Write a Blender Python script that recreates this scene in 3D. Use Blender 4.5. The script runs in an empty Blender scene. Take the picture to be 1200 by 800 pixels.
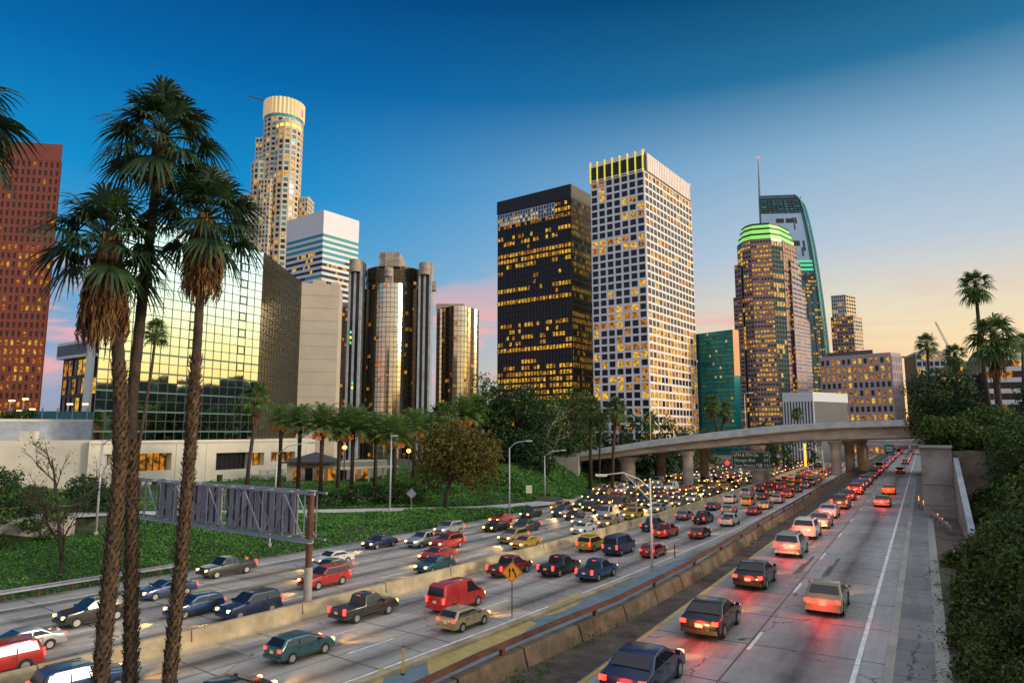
import bpy, bmesh, math, random
import numpy as np
from mathutils import Vector, Matrix
random.seed(7)
rng = np.random.default_rng(7)
R = math.radians
C = bpy.context.scene.collection
S = bpy.context.scene
# ------------------------------------------------------------------ camera
PITCH = R(7.55)
CAMZ = 8.0
cam_d = bpy.data.cameras.new('camera'); cam = bpy.data.objects.new('camera', cam_d); C.objects.link(cam)
cam_d.sensor_width = 36; cam_d.lens = 24; cam_d.clip_start = 0.2; cam_d.clip_end = 9000
cam.location = (0, 0, CAMZ); cam.rotation_euler = (math.pi / 2 + PITCH, 0, 0)
S.camera = cam
# ------------------------------------------------------------------ exposure
S.view_settings.view_transform = 'Standard'; S.view_settings.look = 'None'
S.view_settings.exposure = 0.0; S.view_settings.gamma = 1.0; S.view_settings.use_curve_mapping = False
S.cycles.use_denoising = True
S.cycles.max_bounces = 6; S.cycles.diffuse_bounces = 3; S.cycles.glossy_bounces = 3
S.cycles.sample_clamp_indirect = 4.0
# ------------------------------------------------------------------ world: dusk sky
SUN_AZ, SUN_EL = R(108), R(5)
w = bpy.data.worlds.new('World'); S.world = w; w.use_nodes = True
def sky_world():
    nt = w.node_tree; nt.nodes.clear(); N = nt.nodes.new; L = nt.links.new
    out = N('ShaderNodeOutputWorld'); bg = N('ShaderNodeBackground'); bg.inputs['Strength'].default_value = 0.1
    L(bg.outputs[0], out.inputs[0])
    sky = N('ShaderNodeTexSky'); sky.sky_type = 'NISHITA'; sky.sun_disc = False
    sky.sun_elevation = SUN_EL; sky.sun_rotation = SUN_AZ
    tc = N('ShaderNodeTexCoord'); sep = N('ShaderNodeSeparateXYZ'); L(tc.outputs['Generated'], sep.inputs[0])
    def M(op, a, b=None, c=None, clamp=False):
        m = N('ShaderNodeMath'); m.operation = op; m.use_clamp = clamp
        for k, x in enumerate((a, b, c)):
            if x is None: continue
            if isinstance(x, (int, float)): m.inputs[k].default_value = x
            else: L(x, m.inputs[k])
        return m.outputs[0]
    def smooth(x, a, b):
        r = N('ShaderNodeMapRange'); r.interpolation_type = 'SMOOTHSTEP'
        L(x, r.inputs[0]); r.inputs[1].default_value = a; r.inputs[2].default_value = b
        return r.outputs[0]
    X, Y, Z = sep.outputs
    el = M('DIVIDE', M('ARCSINE', Z), math.pi / 2)                  # 0 horizon .. 1 zenith
    hl = M('MAXIMUM', M('SQRT', M('ADD', M('MULTIPLY', X, X), M('MULTIPLY', Y, Y))), 1e-4)
    c = M('DIVIDE', M('ADD', M('MULTIPLY', X, math.sin(SUN_AZ)), M('MULTIPLY', Y, math.cos(SUN_AZ))), hl)
    def ramp(stops):
        r = N('ShaderNodeValToRGB'); e = r.color_ramp.elements
        while len(e) < len(stops): e.new(0.5)
        for q, (deg, col) in zip(e, stops): q.position = deg / 90; q.color = (*col, 1)
        L(el, r.inputs[0]); return r.outputs[0]
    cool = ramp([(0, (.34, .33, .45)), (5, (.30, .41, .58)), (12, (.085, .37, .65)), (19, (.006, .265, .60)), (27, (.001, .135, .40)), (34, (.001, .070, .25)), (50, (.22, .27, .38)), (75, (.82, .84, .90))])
    warm = ramp([(0, (1.12, .66, .20)), (5, (1.02, .76, .38)), (9, (.84, .73, .53)), (14, (.50, .60, .70)), (21, (.26, .44, .62)), (27, (.022, .17, .34)), (34, (.001, .068, .165)), (50, (.32, .34, .42)), (75, (.82, .84, .90))])  # upper stops, above the view, brightened as added fill light
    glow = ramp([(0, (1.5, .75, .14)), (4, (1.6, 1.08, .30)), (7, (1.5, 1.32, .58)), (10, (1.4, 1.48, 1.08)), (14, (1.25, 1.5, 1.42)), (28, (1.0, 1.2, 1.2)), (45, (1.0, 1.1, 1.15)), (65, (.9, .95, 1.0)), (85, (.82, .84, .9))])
    def mix(f, a, b):
        m = N('ShaderNodeMix'); m.data_type = 'RGBA'
        L(f, m.inputs[0]); L(a, m.inputs[6]); L(b, m.inputs[7]); return m.outputs[2]
    col = mix(smooth(c, -.68, .22), cool, warm)
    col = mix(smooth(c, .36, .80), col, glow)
    bk = M('MULTIPLY', smooth(M('DIVIDE', M('MULTIPLY', Y, -1.0), hl), .15, .9), .75)  # unseen sky behind the camera, brightened to fill the walls facing it
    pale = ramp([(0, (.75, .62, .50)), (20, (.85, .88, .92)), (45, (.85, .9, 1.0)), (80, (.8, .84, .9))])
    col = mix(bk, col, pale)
    # thin pink cloud streaks low over the skyline
    mp = N('ShaderNodeMapping'); mp.inputs['Scale'].default_value = (3.2, 3.2, 15); L(tc.outputs['Generated'], mp.inputs[0])
    nz = N('ShaderNodeTexNoise'); nz.inputs['Scale'].default_value = 1.5; nz.inputs['Detail'].default_value = 6; nz.inputs['Roughness'].default_value = .6
    nz.inputs['Distortion'].default_value = .6
    L(mp.outputs[0], nz.inputs[0])
    band = M('MULTIPLY', smooth(el, 0.0, .06), M('SUBTRACT', 1, smooth(el, .09, .17)))
    cm = M('MULTIPLY', M('MULTIPLY', smooth(nz.outputs[0], .46, .64), band), .85)
    cm = M('MULTIPLY', cm, M('SUBTRACT', 1, M('MULTIPLY', smooth(c, -.15, .35), .8)))
    pk = N('ShaderNodeRGB'); pk.outputs[0].default_value = (.90, .44, .42, 1)
    col = mix(cm, col, pk.outputs[0])
    # the physical sky adds to the graded dusk colours
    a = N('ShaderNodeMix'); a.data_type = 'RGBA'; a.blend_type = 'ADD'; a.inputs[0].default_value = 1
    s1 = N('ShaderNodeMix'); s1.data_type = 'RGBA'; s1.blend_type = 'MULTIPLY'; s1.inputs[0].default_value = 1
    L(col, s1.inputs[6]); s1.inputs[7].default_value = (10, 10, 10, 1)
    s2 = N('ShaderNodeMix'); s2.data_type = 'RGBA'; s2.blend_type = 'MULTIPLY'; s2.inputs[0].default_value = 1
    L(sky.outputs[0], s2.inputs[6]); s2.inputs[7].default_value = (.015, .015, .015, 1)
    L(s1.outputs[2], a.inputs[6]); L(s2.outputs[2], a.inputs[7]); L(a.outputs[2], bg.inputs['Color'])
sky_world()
# ------------------------------------------------------------------ sun (just above the horizon, very soft)
sd = bpy.data.lights.new('sun', 'SUN'); sd.energy = 2.6; sd.angle = R(12); sd.color = (1, .80, .58)
sun = bpy.data.objects.new('sun', sd); C.objects.link(sun)
_sd = Vector((math.sin(SUN_AZ) * math.cos(R(14)), math.cos(SUN_AZ) * math.cos(R(14)), math.sin(R(14))))
sun.rotation_euler = _sd.to_track_quat('Z', 'Y').to_euler()

# ================================================================== helpers
cp, sp = math.cos(PITCH), math.sin(PITCH)
def ray(u, v):
    return ((u - 600) / 800, cp + sp * (v - 400) / 800, sp - cp * (v - 400) / 800)
def gp(u, v, z=0.0):
    x, y, d = ray(u, v); t = (z - CAMZ) / d
    return (x * t, y * t)
def at(u, v, Y):
    x, y, d = ray(u, v); t = Y / y
    return Vector((x * t, Y, CAMZ + d * t))
def zat(v, Y): return at(600, v, Y).z
def xat(u, Y): return (u - 600) / 807 * Y

class MB:
    def __init__(s): s.v = []; s.f = []; s.m = []; s.uv = None
    def face(s, pts, m=0):
        n = len(s.v); s.v += [tuple(p) for p in pts]; s.f.append(tuple(range(n, n + len(pts)))); s.m.append(m)
    def box(s, a, b, m=0, T=None):
        x0, y0, z0 = a; x1, y1, z1 = b
        P = [Vector(p) for p in ((x0, y0, z0), (x1, y0, z0), (x1, y1, z0), (x0, y1, z0), (x0, y0, z1), (x1, y0, z1), (x1, y1, z1), (x0, y1, z1))]
        if T is not None: P = [T @ p for p in P]
        n = len(s.v); s.v += [tuple(p) for p in P]
        for q in ((0, 3, 2, 1), (4, 5, 6, 7), (0, 1, 5, 4), (1, 2, 6, 5), (2, 3, 7, 6), (3, 0, 4, 7)):
            s.f.append(tuple(n + i for i in q)); s.m.append(m)
    def bar(s, p, q, w, h=None, m=0):
        p = Vector(p); q = Vector(q); d = (q - p); ln = d.length
        if ln < 1e-6: return
        h = h or w
        rot = d.to_track_quat('X', 'Z').to_matrix().to_4x4()
        s.box((0, -w / 2, -h / 2), (ln, w / 2, h / 2), m, Matrix.Translation(p) @ rot)
    def tube(s, pts, rad, n=8, m=0, cap=True):
        pts = [Vector(p) for p in pts]
        if not hasattr(rad, '__len__'): rad = [rad] * len(pts)
        base = len(s.v)
        for i, p in enumerate(pts):
            d = (pts[min(i + 1, len(pts) - 1)] - pts[max(i - 1, 0)]).normalized()
            a = d.orthogonal().normalized() if i == 0 else (a - d * a.dot(d)).normalized()
            b = d.cross(a)
            for k in range(n):
                t = 2 * math.pi * k / n
                s.v.append(tuple(p + (a * math.cos(t) + b * math.sin(t)) * rad[i]))
        for i in range(len(pts) - 1):
            for k in range(n):
                k2 = (k + 1) % n
                s.f.append((base + i * n + k, base + i * n + k2, base + (i + 1) * n + k2, base + (i + 1) * n + k)); s.m.append(m)
        if cap:
            s.f.append(tuple(base + k for k in range(n))[::-1]); s.m.append(m)
            s.f.append(tuple(base + (len(pts) - 1) * n + k for k in range(n))); s.m.append(m)
    def cyl(s, c, r, z0, z1, n=24, m=0, r2=None):
        r2 = r if r2 is None else r2
        b = len(s.v)
        for z, rr in ((z0, r), (z1, r2)):
            for k in range(n):
                t = 2 * math.pi * k / n; s.v.append((c[0] + rr * math.cos(t), c[1] + rr * math.sin(t), z))
        for k in range(n):
            k2 = (k + 1) % n; s.f.append((b + k, b + k2, b + n + k2, b + n + k)); s.m.append(m)
        s.f.append(tuple(b + k for k in range(n))[::-1]); s.m.append(m)
        s.f.append(tuple(b + n + k for k in range(n))); s.m.append(m)
    def prism(s, poly, z0, z1, m=0):
        n = len(poly); b = len(s.v)
        s.v += [(p[0], p[1], z0) for p in poly] + [(p[0], p[1], z1) for p in poly]
        for k in range(n):
            k2 = (k + 1) % n; s.f.append((b + k, b + k2, b + n + k2, b + n + k)); s.m.append(m)
        s.f.append(tuple(b + k for k in range(n))[::-1]); s.m.append(m)
        s.f.append(tuple(b + n + k for k in range(n))); s.m.append(m)
    def mesh(s, name, mats, smooth=False):
        me = bpy.data.meshes.new(name); me.from_pydata(s.v, [], s.f)
        for m in (mats if isinstance(mats, (list, tuple)) else [mats]): me.materials.append(m)
        if any(s.m): me.polygons.foreach_set('material_index', s.m)
        if smooth: me.polygons.foreach_set('use_smooth', [True] * len(s.f))
        if s.uv is not None:
            ul = me.uv_layers.new(name='UVMap')
            flat = []
            for f in s.f:
                for i in f: flat += s.uv[i]
            ul.data.foreach_set('uv', flat)
        me.update(); return me
    def build(s, name, mats, parent=None, loc=None, rz=None, smooth=False):
        return link(name, s.mesh(name, mats, smooth), parent, loc, rz)
def link(name, me, parent=None, loc=None, rz=None):
    o = bpy.data.objects.new(name, me); C.objects.link(o)
    if parent is not None: o.parent = parent
    if loc is not None: o.location = loc
    if rz is not None: o.rotation_euler = (0, 0, rz)
    return o
def tag(o, label=None, cat=None, group=None, kind=None):
    if label: o['label'] = label
    if cat: o['category'] = cat
    if group: o['group'] = group
    if kind: o['kind'] = kind
    return o
def empty(name, loc=(0, 0, 0), rz=0, label=None, cat=None, group=None):
    o = bpy.data.objects.new(name, None); C.objects.link(o); o.location = loc; o.rotation_euler = (0, 0, rz)
    return tag(o, label, cat, group)
def copy_tree(o, parent=None):
    c = o.copy(); C.objects.link(c)
    if parent is not None: c.parent = parent
    for ch in o.children: copy_tree(ch, c)
    return c
def struct(o): o['kind'] = 'structure'; return o

# ------------------------------------------------------------------ materials
def mat(name, col, rough=.7, metal=0.0, var=0.0, vscale=1.0, bump=0.0, bscale=None, spec=.5, emis=None, estr=0.0, col2=None, stretch=None, sampling=True, coord='Object'):
    m = bpy.data.materials.new(name); m.use_nodes = True
    nt = m.node_tree; N = nt.nodes.new; L = nt.links.new; b = nt.nodes['Principled BSDF']
    b.inputs['Base Color'].default_value = (*col, 1); b.inputs['Roughness'].default_value = rough; b.inputs['Metallic'].default_value = metal
    b.inputs['Specular IOR Level'].default_value = spec
    if var or bump or col2:
        tc = N('ShaderNodeTexCoord'); src = tc.outputs[coord]
        if coord == 'World':
            g = N('ShaderNodeNewGeometry'); src = g.outputs['Position']
        if stretch:
            mp = N('ShaderNodeMapping'); mp.inputs['Scale'].default_value = stretch; L(src, mp.inputs[0]); src = mp.outputs[0]
    if var or col2:
        n = N('ShaderNodeTexNoise'); n.inputs['Scale'].default_value = vscale; n.inputs['Detail'].default_value = 7; n.inputs['Roughness'].default_value = .65
        L(src, n.inputs[0])
        r = N('ShaderNodeValToRGB'); e = r.color_ramp.elements
        e[0].position = .3; e[1].position = .7
        lo = tuple(x * (1 - var) for x in col); hi = col2 or tuple(min(1, x * (1 + var)) for x in col)
        e[0].color = (*lo, 1); e[1].color = (*hi, 1)
        L(n.outputs[0], r.inputs[0]); L(r.outputs[0], b.inputs['Base Color'])
    if bump:
        n2 = N('ShaderNodeTexNoise'); n2.inputs['Scale'].default_value = bscale or vscale * 4; n2.inputs['Detail'].default_value = 4; L(src, n2.inputs[0])
        bp = N('ShaderNodeBump'); bp.inputs['Strength'].default_value = bump; bp.inputs['Distance'].default_value = .05
        L(n2.outputs[0], bp.inputs['Height']); L(bp.outputs[0], b.inputs['Normal'])
    if emis:
        b.inputs['Emission Color'].default_value = (*emis, 1); b.inputs['Emission Strength'].default_value = estr
        if not sampling: m.cycles.emission_sampling = 'NONE'
    return m
def lit_mat(name, col, strength, lo=.25, scale=.9):
    """a lit window: warm room light broken up by blinds, partitions and furniture"""
    m = mat(name, (.03, .022, .014), .4, spec=.15, emis=col, estr=strength, sampling=False)
    nt = m.node_tree; N = nt.nodes.new; L = nt.links.new; b = nt.nodes['Principled BSDF']
    g = N('ShaderNodeNewGeometry'); n = N('ShaderNodeTexNoise'); n.inputs['Scale'].default_value = scale; n.inputs['Detail'].default_value = 3
    L(g.outputs['Position'], n.inputs[0])
    r = N('ShaderNodeMapRange'); r.inputs[1].default_value = .38; r.inputs[2].default_value = .62; r.inputs[3].default_value = strength * lo; r.inputs[4].default_value = strength * 1.25
    L(n.outputs[0], r.inputs[0]); L(r.outputs[0], b.inputs['Emission Strength'])
    return m
def leaf_mat(name, dark, light, rough=.55, vscale=.5, spec=.3, trans=.25):
    m = bpy.data.materials.new(name); m.use_nodes = True
    nt = m.node_tree; N = nt.nodes.new; L = nt.links.new; b = nt.nodes['Principled BSDF']; out = nt.nodes['Material Output']
    g = N('ShaderNodeNewGeometry'); tc = N('ShaderNodeTexCoord')
    n = N('ShaderNodeTexNoise'); n.inputs['Scale'].default_value = vscale; n.inputs['Detail'].default_value = 3; L(tc.outputs['Object'], n.inputs[0])
    a = N('ShaderNodeMath'); a.operation = 'ADD'; L(n.outputs[0], a.inputs[0])
    k = N('ShaderNodeMath'); k.operation = 'MULTIPLY_ADD'; k.inputs[1].default_value = .7; k.inputs[2].default_value = -.35; L(g.outputs['Random Per Island'], k.inputs[0]); L(k.outputs[0], a.inputs[1])
    r = N('ShaderNodeValToRGB'); e = r.color_ramp.elements; e[0].position = .2; e[1].position = .85; e[0].color = (*dark, 1); e[1].color = (*light, 1)
    L(a.outputs[0], r.inputs[0]); L(r.outputs[0], b.inputs['Base Color']); b.inputs['Roughness'].default_value = rough; b.inputs['Specular IOR Level'].default_value = spec
    t = N('ShaderNodeBsdfTranslucent'); L(r.outputs[0], t.inputs[0]); x = N('ShaderNodeMixShader'); x.inputs[0].default_value = trans
    L(b.outputs[0], x.inputs[1]); L(t.outputs[0], x.inputs[2]); L(x.outputs[0], out.inputs[0])
    return m

M = {}
M['concrete'] = mat('concrete', (.36, .34, .30), .85, var=.25, vscale=.35, bump=.3, bscale=6)
M['concrete_warm'] = mat('concrete_warm', (.42, .33, .20), .85, var=.5, vscale=.5, bump=.4, bscale=5)
M['bridge'] = mat('bridge_concrete', (.37, .31, .255), .85, var=.42, vscale=.25, bump=.3, bscale=3, stretch=(1, 1, 2.5))
M['rail_top'] = mat('bridge_parapet', (.34, .37, .41), .8, var=.3, vscale=.5)
M['white_paint'] = mat('road_paint_white', (.78, .77, .72), .6, var=.35, vscale=2.0)
M['yellow_paint'] = mat('road_paint_yellow', (.62, .36, .05), .6, var=.3, vscale=2.0)
M['gore_yellow'] = mat('gore_paint', (.50, .36, .12), .7, var=.25, vscale=1.2)
M['gore_blue'] = mat('gore_asphalt', (.16, .22, .26), .7, var=.25, vscale=1.0)
M['asphalt'] = mat('asphalt', (.06, .058, .055), .9, var=.5, vscale=.8, bump=.4, bscale=20)
M['dirt'] = mat('dirt', (.12, .09, .065), .95, var=.5, vscale=.9, bump=.6, bscale=8)
M['soil'] = mat('slope_soil', (.035, .05, .02), .95, var=.5, vscale=.7)
M['ground'] = mat('city_ground', (.11, .11, .10), .95, var=.3, vscale=.05)
M['steel'] = mat('galvanised_steel', (.31, .32, .37), .5, .6, var=.2, vscale=2)
M['steel_dark'] = mat('dark_steel', (.10, .10, .11), .5, .6)
M['rust'] = mat('rusty_steel', (.13, .055, .03), .8, .2, var=.5, vscale=1.5)
M['panel_back'] = mat('sign_back', (.30, .29, .34), .6, .3, var=.2, vscale=.6)
M['lamp_pole'] = mat('lamp_pole', (.45, .47, .50), .5, .4, var=.15, vscale=1)
M['pale_pole'] = mat('pale_lamp_pole', (.70, .66, .58), .55, .1, var=.15, vscale=1)
M['bark'] = mat('bark', (.05, .035, .025), .95, var=.4, vscale=3, bump=.6, bscale=12)
M['pale_bark'] = mat('pale_bark', (.45, .40, .34), .9, var=.35, vscale=2)
M['palm_trunk'] = mat('palm_trunk', (.060, .040, .027), .95, var=.45, vscale=3, bump=.8, bscale=14)
M['palm_boot'] = mat('palm_boots', (.035, .021, .013), .95, vscale=7, col2=(.19, .115, .06))
M['skirt'] = leaf_mat('dead_fronds', (.06, .028, .012), (.33, .175, .07), .8, 2.0, .2, .2)
M['fan'] = leaf_mat('fan_fronds', (.010, .030, .012), (.05, .10, .035), .45, 1.2, .4, .25)
M['fan_far'] = leaf_mat('far_fan_fronds', (.025, .060, .014), (.14, .22, .045), .5, .8, .35, .3)
M['date'] = leaf_mat('date_fronds', (.05, .12, .03), (.24, .34, .10), .5, .4, .35, .3)
M['fruit'] = mat('date_fruit', (.75, .24, .03), .7, var=.3, vscale=3)
M['ivy'] = leaf_mat('ivy', (.012, .060, .007), (.085, .235, .022), .5, .35, .3, .2)
M['shrub'] = leaf_mat('shrub_leaves', (.013, .036, .007), (.125, .18, .030), .55, .5, .3, .25)
M['flower'] = mat('shrub_flowers', (.42, .17, .07), .7)
M['tree_dark'] = leaf_mat('dark_tree_leaves', (.012, .034, .010), (.045, .095, .025), .6, .3, .3, .2)
M['tree_mid'] = leaf_mat('green_tree_leaves', (.018, .042, .012), (.10, .17, .035), .6, .3, .3, .25)
M['tree_olive'] = leaf_mat('olive_tree_leaves', (.045, .040, .008), (.20, .165, .030), .6, .5, .3, .3)
M['tree_glow'] = leaf_mat('orange_lit_tree_leaves', (.10, .05, .008), (.45, .24, .03), .6, .5, .3, .3)  # orange glow on this tree put into its leaf colour
M['glass_dark'] = mat('dark_window_glass', (.022, .020, .022), .22, spec=.35)
M['glass_brown'] = mat('brown_window_glass', (.05, .030, .022), .3, spec=.3)
M['lit_a'] = lit_mat('lit_window_bright', (1.0, .52, .035), .85, .22)
M['lit_b'] = lit_mat('lit_window_amber', (1.0, .36, .018), .50, .08)
M['lit_c'] = lit_mat('lit_window_pale', (1.0, .68, .20), .75, .25)
M['tyre'] = mat('tyre_rubber', (.015, .015, .016), .8)
M['rim'] = mat('alloy_rim', (.45, .45, .46), .35, .8)
M['car_glass'] = mat('car_glass', (.015, .018, .022), .05, spec=.6)
M['trim'] = mat('black_trim', (.02, .02, .022), .5)
M['plate'] = mat('licence_plate', (.75, .70, .50), .5)
M['head_on'] = mat('headlight_on', (1, .9, .6), .3, emis=(1, .56, .16), estr=4.5)
M['tail_on'] = mat('tail_light_on', (.5, .02, .01), .3, emis=(1, .022, .012), estr=8)
M['head_far'] = mat('far_headlight_on', (1, .9, .6), .3, emis=(1, .46, .07), estr=9, sampling=False)
M['tail_far'] = mat('far_tail_light_on', (.5, .02, .01), .3, emis=(1, .020, .008), estr=4.5, sampling=False)
M['amber'] = mat('amber_marker', (1, .4, .05), .4, emis=(1, .45, .03), estr=2.0)
M['lamp_glow'] = mat('lamp_glow', (1, .8, .4), .4, emis=(1, .60, .16), estr=6)
# ================================================================== road curves
ZL = -2.5
class Curve:
    def __init__(s, fx): s.fx = fx
    def x(s, t): return float(s.fx(t))
    def tan(s, t):
        d = Vector((s.x(t + .5) - s.x(t - .5), 1.0)); return d.normalized()
    def pt(s, t, o, z=0.0):
        d = s.tan(t); return Vector((s.x(t) + o * d.y, t - o * d.x, z))
    def rz(s, t):                              # rotation that turns local +x along the road
        d = s.tan(t); return math.atan2(d.y, d.x)
    def near(s, x, y):                         # (t, o) of a plan point
        t = y
        for _ in range(30):
            p = s.pt(t, 0); d = s.tan(t); t += ((x - p.x) * d.x + (y - p.y) * d.y) * d.y
        p = s.pt(t, 0); d = s.tan(t)
        return t, (x - p.x) * d.y - (y - p.y) * d.x
_py = np.array([-31, 28.8, 41.6, 54.8, 83.6, 118, 202, 300, 400.]); _px = np.array([-75, -21.4, -10.9, -1.2, 17.3, 37.5, 86, 142, 200.])
_pf = np.polyfit(_py, _px, 5, w=[.5, 2, 2, 2, 2, 2, 1.5, 1, 1])
LC = Curve(lambda t: np.polyval(_pf, t))        # centre barrier of the sunken freeway (right foot)
RC = Curve(lambda t: 6.0 + (t - 22) * .596)     # lane divider of the raised road

def strip(name, cv, t0, t1, o0, o1, z, m, step=4.0, parent=None, uv=True):
    mb = MB(); mb.uv = []
    n = max(1, int(math.ceil((t1 - t0) / step)))
    f0 = o0 if callable(o0) else (lambda t: o0); f1 = o1 if callable(o1) else (lambda t: o1)
    fz = z if callable(z) else (lambda t: z)
    s = 0.0; prev = None
    for i in range(n + 1):
        t = t0 + (t1 - t0) * i / n
        a = cv.pt(t, f0(t), fz(t)); b = cv.pt(t, f1(t), fz(t))
        if prev is not None: s += (a - prev).length
        prev = a
        mb.v += [tuple(a), tuple(b)]; mb.uv += [(f0(t), s), (f1(t), s)]
        if i: k = 2 * i; mb.f.append((k - 2, k - 1, k + 1, k)); mb.m.append(0)
    return mb.build(name, m, parent)
def sweep(mb, cv, t0, t1, prof, step=4.0, m=0, zf=None, of=None):
    """sweep a closed profile [(offset, height)] along a road"""
    n = max(1, int(math.ceil((t1 - t0) / step))); k = len(prof); b = len(mb.v)
    for i in range(n + 1):
        t = t0 + (t1 - t0) * i / n
        for o, z in prof: mb.v.append(tuple(cv.pt(t, o + (of(t) if of else 0), z + (zf(t) if zf else 0))))
        if i:
            for j in range(k):
                j2 = (j + 1) % k
                mb.f.append((b + (i - 1) * k + j, b + (i - 1) * k + j2, b + i * k + j2, b + i * k + j)); mb.m.append(m)
    mb.f.append(tuple(b + j for j in range(k))[::-1]); mb.m.append(m)
    mb.f.append(tuple(b + n * k + j for j in range(k))); mb.m.append(m)

def road_mat(name, base, lane, o0, wear=.35, slab=4.6):
    m = bpy.data.materials.new(name); m.use_nodes = True
    nt = m.node_tree; N = nt.nodes.new; L = nt.links.new; b = nt.nodes['Principled BSDF']
    b.inputs['Roughness'].default_value = .58; b.inputs['Specular IOR Level'].default_value = .35
    uv = N('ShaderNodeUVMap'); sep = N('ShaderNodeSeparateXYZ'); L(uv.outputs[0], sep.inputs[0])
    def Q(op, a, b=None, c=None):
        q = N('ShaderNodeMath'); q.operation = op
        for k, x in enumerate((a, b, c)):
            if x is None: continue
            if isinstance(x, (int, float)): q.inputs[k].default_value = x
            else: L(x, q.inputs[k])
        return q.outputs[0]
    u, v = sep.outputs[0], sep.outputs[1]
    lu = Q('DIVIDE', Q('SUBTRACT', u, o0), lane); fr = Q('SUBTRACT', lu, Q('FLOOR', lu)); idx = Q('FLOOR', lu)
    lv = Q('DIVIDE', v, slab); fv = Q('SUBTRACT', lv, Q('FLOOR', lv)); idv = Q('FLOOR', lv)
    cen = Q('MULTIPLY', Q('POWER', Q('SUBTRACT', 1.0, Q('MULTIPLY', Q('ABSOLUTE', Q('SUBTRACT', fr, .5)), 2.0)), 2.2), wear)   # oil down the lane centre
    mp = N('ShaderNodeMapping'); mp.inputs['Scale'].default_value = (1.2, .10, 1); L(uv.outputs[0], mp.inputs[0])
    n1 = N('ShaderNodeTexNoise'); n1.inputs['Scale'].default_value = 1.4; n1.inputs['Detail'].default_value = 8; n1.inputs['Roughness'].default_value = .7; L(mp.outputs[0], n1.inputs[0])
    n2 = N('ShaderNodeTexNoise'); n2.inputs['Scale'].default_value = .9; n2.inputs['Detail'].default_value = 9; n2.inputs['Roughness'].default_value = .75; L(uv.outputs[0], n2.inputs[0])
    wn = N('ShaderNodeTexWhiteNoise'); wn.noise_dimensions = '2D'; cx = N('ShaderNodeCombineXYZ'); L(idx, cx.inputs[0]); L(idv, cx.inputs[1]); L(cx.outputs[0], wn.inputs[0])
    k = Q('ADD', Q('MULTIPLY', n1.outputs[0], .9), Q('MULTIPLY', n2.outputs[0], .7))
    k = Q('ADD', k, Q('MULTIPLY', wn.outputs[0], .32)); k = Q('SUBTRACT', k, cen)
    wob = Q('MULTIPLY', Q('SUBTRACT', n2.outputs[0], .5), .012)
    jt = Q('LESS_THAN', Q('ABSOLUTE', Q('ADD', Q('SUBTRACT', fv, .5), wob)), .009)
    jl = Q('LESS_THAN', Q('ABSOLUTE', Q('SUBTRACT', fr, .965)), .008)
    vo = N('ShaderNodeTexVoronoi'); vo.feature = 'DISTANCE_TO_EDGE'; vo.inputs['Scale'].default_value = .16; vm = N('ShaderNodeVectorMath'); vm.operation = 'MULTIPLY_ADD'
    L(n2.outputs['Color'], vm.inputs[0]); vm.inputs[1].default_value = (1.2, 1.2, 0); L(uv.outputs[0], vm.inputs[2]); L(vm.outputs[0], vo.inputs['Vector'])
    gate = Q('GREATER_THAN', n1.outputs[0], .50); crack = Q('MULTIPLY', Q('LESS_THAN', vo.outputs['Distance'], .0045), gate)
    j = Q('MAXIMUM', jt, jl); k = Q('SUBTRACT', k, Q('MULTIPLY', Q('MAXIMUM', j, crack), .85))
    r = N('ShaderNodeMapRange'); r.inputs[1].default_value = .2; r.inputs[2].default_value = 1.25; r.inputs[3].default_value = .22; r.inputs[4].default_value = 1.5; L(k, r.inputs[0])
    mx = N('ShaderNodeMix'); mx.data_type = 'RGBA'; mx.blend_type = 'MULTIPLY'; mx.inputs[0].default_value = 1; mx.inputs[6].default_value = (*base, 1); L(r.outputs[0], mx.inputs[7])
    L(mx.outputs[2], b.inputs['Base Color'])
    bp = N('ShaderNodeBump'); bp.inputs['Strength'].default_value = .25; bp.inputs['Distance'].default_value = .02; L(k, bp.inputs['Height']); L(bp.outputs[0], b.inputs['Normal'])
    return m
M['road_left'] = road_mat('worn_concrete_freeway', (.33, .31, .285), 2.95, 1.0, .62)
M['road_right'] = road_mat('worn_concrete_road', (.29, .275, .265), 3.75, -3.75, .62)
M['path_right'] = road_mat('cracked_path_concrete', (.20, .195, .185), 1.6, 4.5, .05, 3.2)

# ------------------------------------------------------------------ ground sheet and far hills
g = MB(); g.face([(-3000, -3000, -2.75), (3000, -3000, -2.75), (3000, 3000, -2.75), (-3000, 3000, -2.75)])
struct(g.build('ground', M['ground']))

# ------------------------------------------------------------------ sunken freeway sheet (left and middle carriageways)
def wall_o(t): return interp(t, [-30, 18, 22, 28, 37, 56, 107], [-6.7, -6.3, -6.0, -5.2, -4.9, -5.2, -5.5])
def interp(x, xs, ys): return float(np.interp(x, xs, ys))
def left_edge(t): return -(18.4 + 7.6 * max(0, min(1, (t - 90) / 32)))
def gap_right(t):                                              # foot of the wall that carries the raised road
    p = RC.pt(t, wall_o(t) - .6); a = LC.near(p.x, p.y); return a[1] + .2
struct(strip('freeway', LC, -28, 330, lambda t: left_edge(t), lambda t: max(10.5, gap_right(t)), ZL, M['road_left'], 3))
def lines(name, cv, t0, t1, o, wd, z, m, dash=None, gap=None):
    mb = MB(); t = t0
    while t < t1:
        e = min(t1, t + (dash * cv.tan(t).y if dash else 6.0))
        n = 1 if dash else 1
        a, b, c2, d = cv.pt(t, o - wd / 2, z), cv.pt(t, o + wd / 2, z), cv.pt(e, o + wd / 2, z), cv.pt(e, o - wd / 2, z)
        mb.face([a, b, c2, d])
        t = e + (gap * cv.tan(t).y if gap else 0)
    return struct(mb.build(name, m))
ZM = ZL + .005
lines('lane_marking', LC, -28, 320, 1.0, .14, ZM, M['yellow_paint'])
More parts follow.
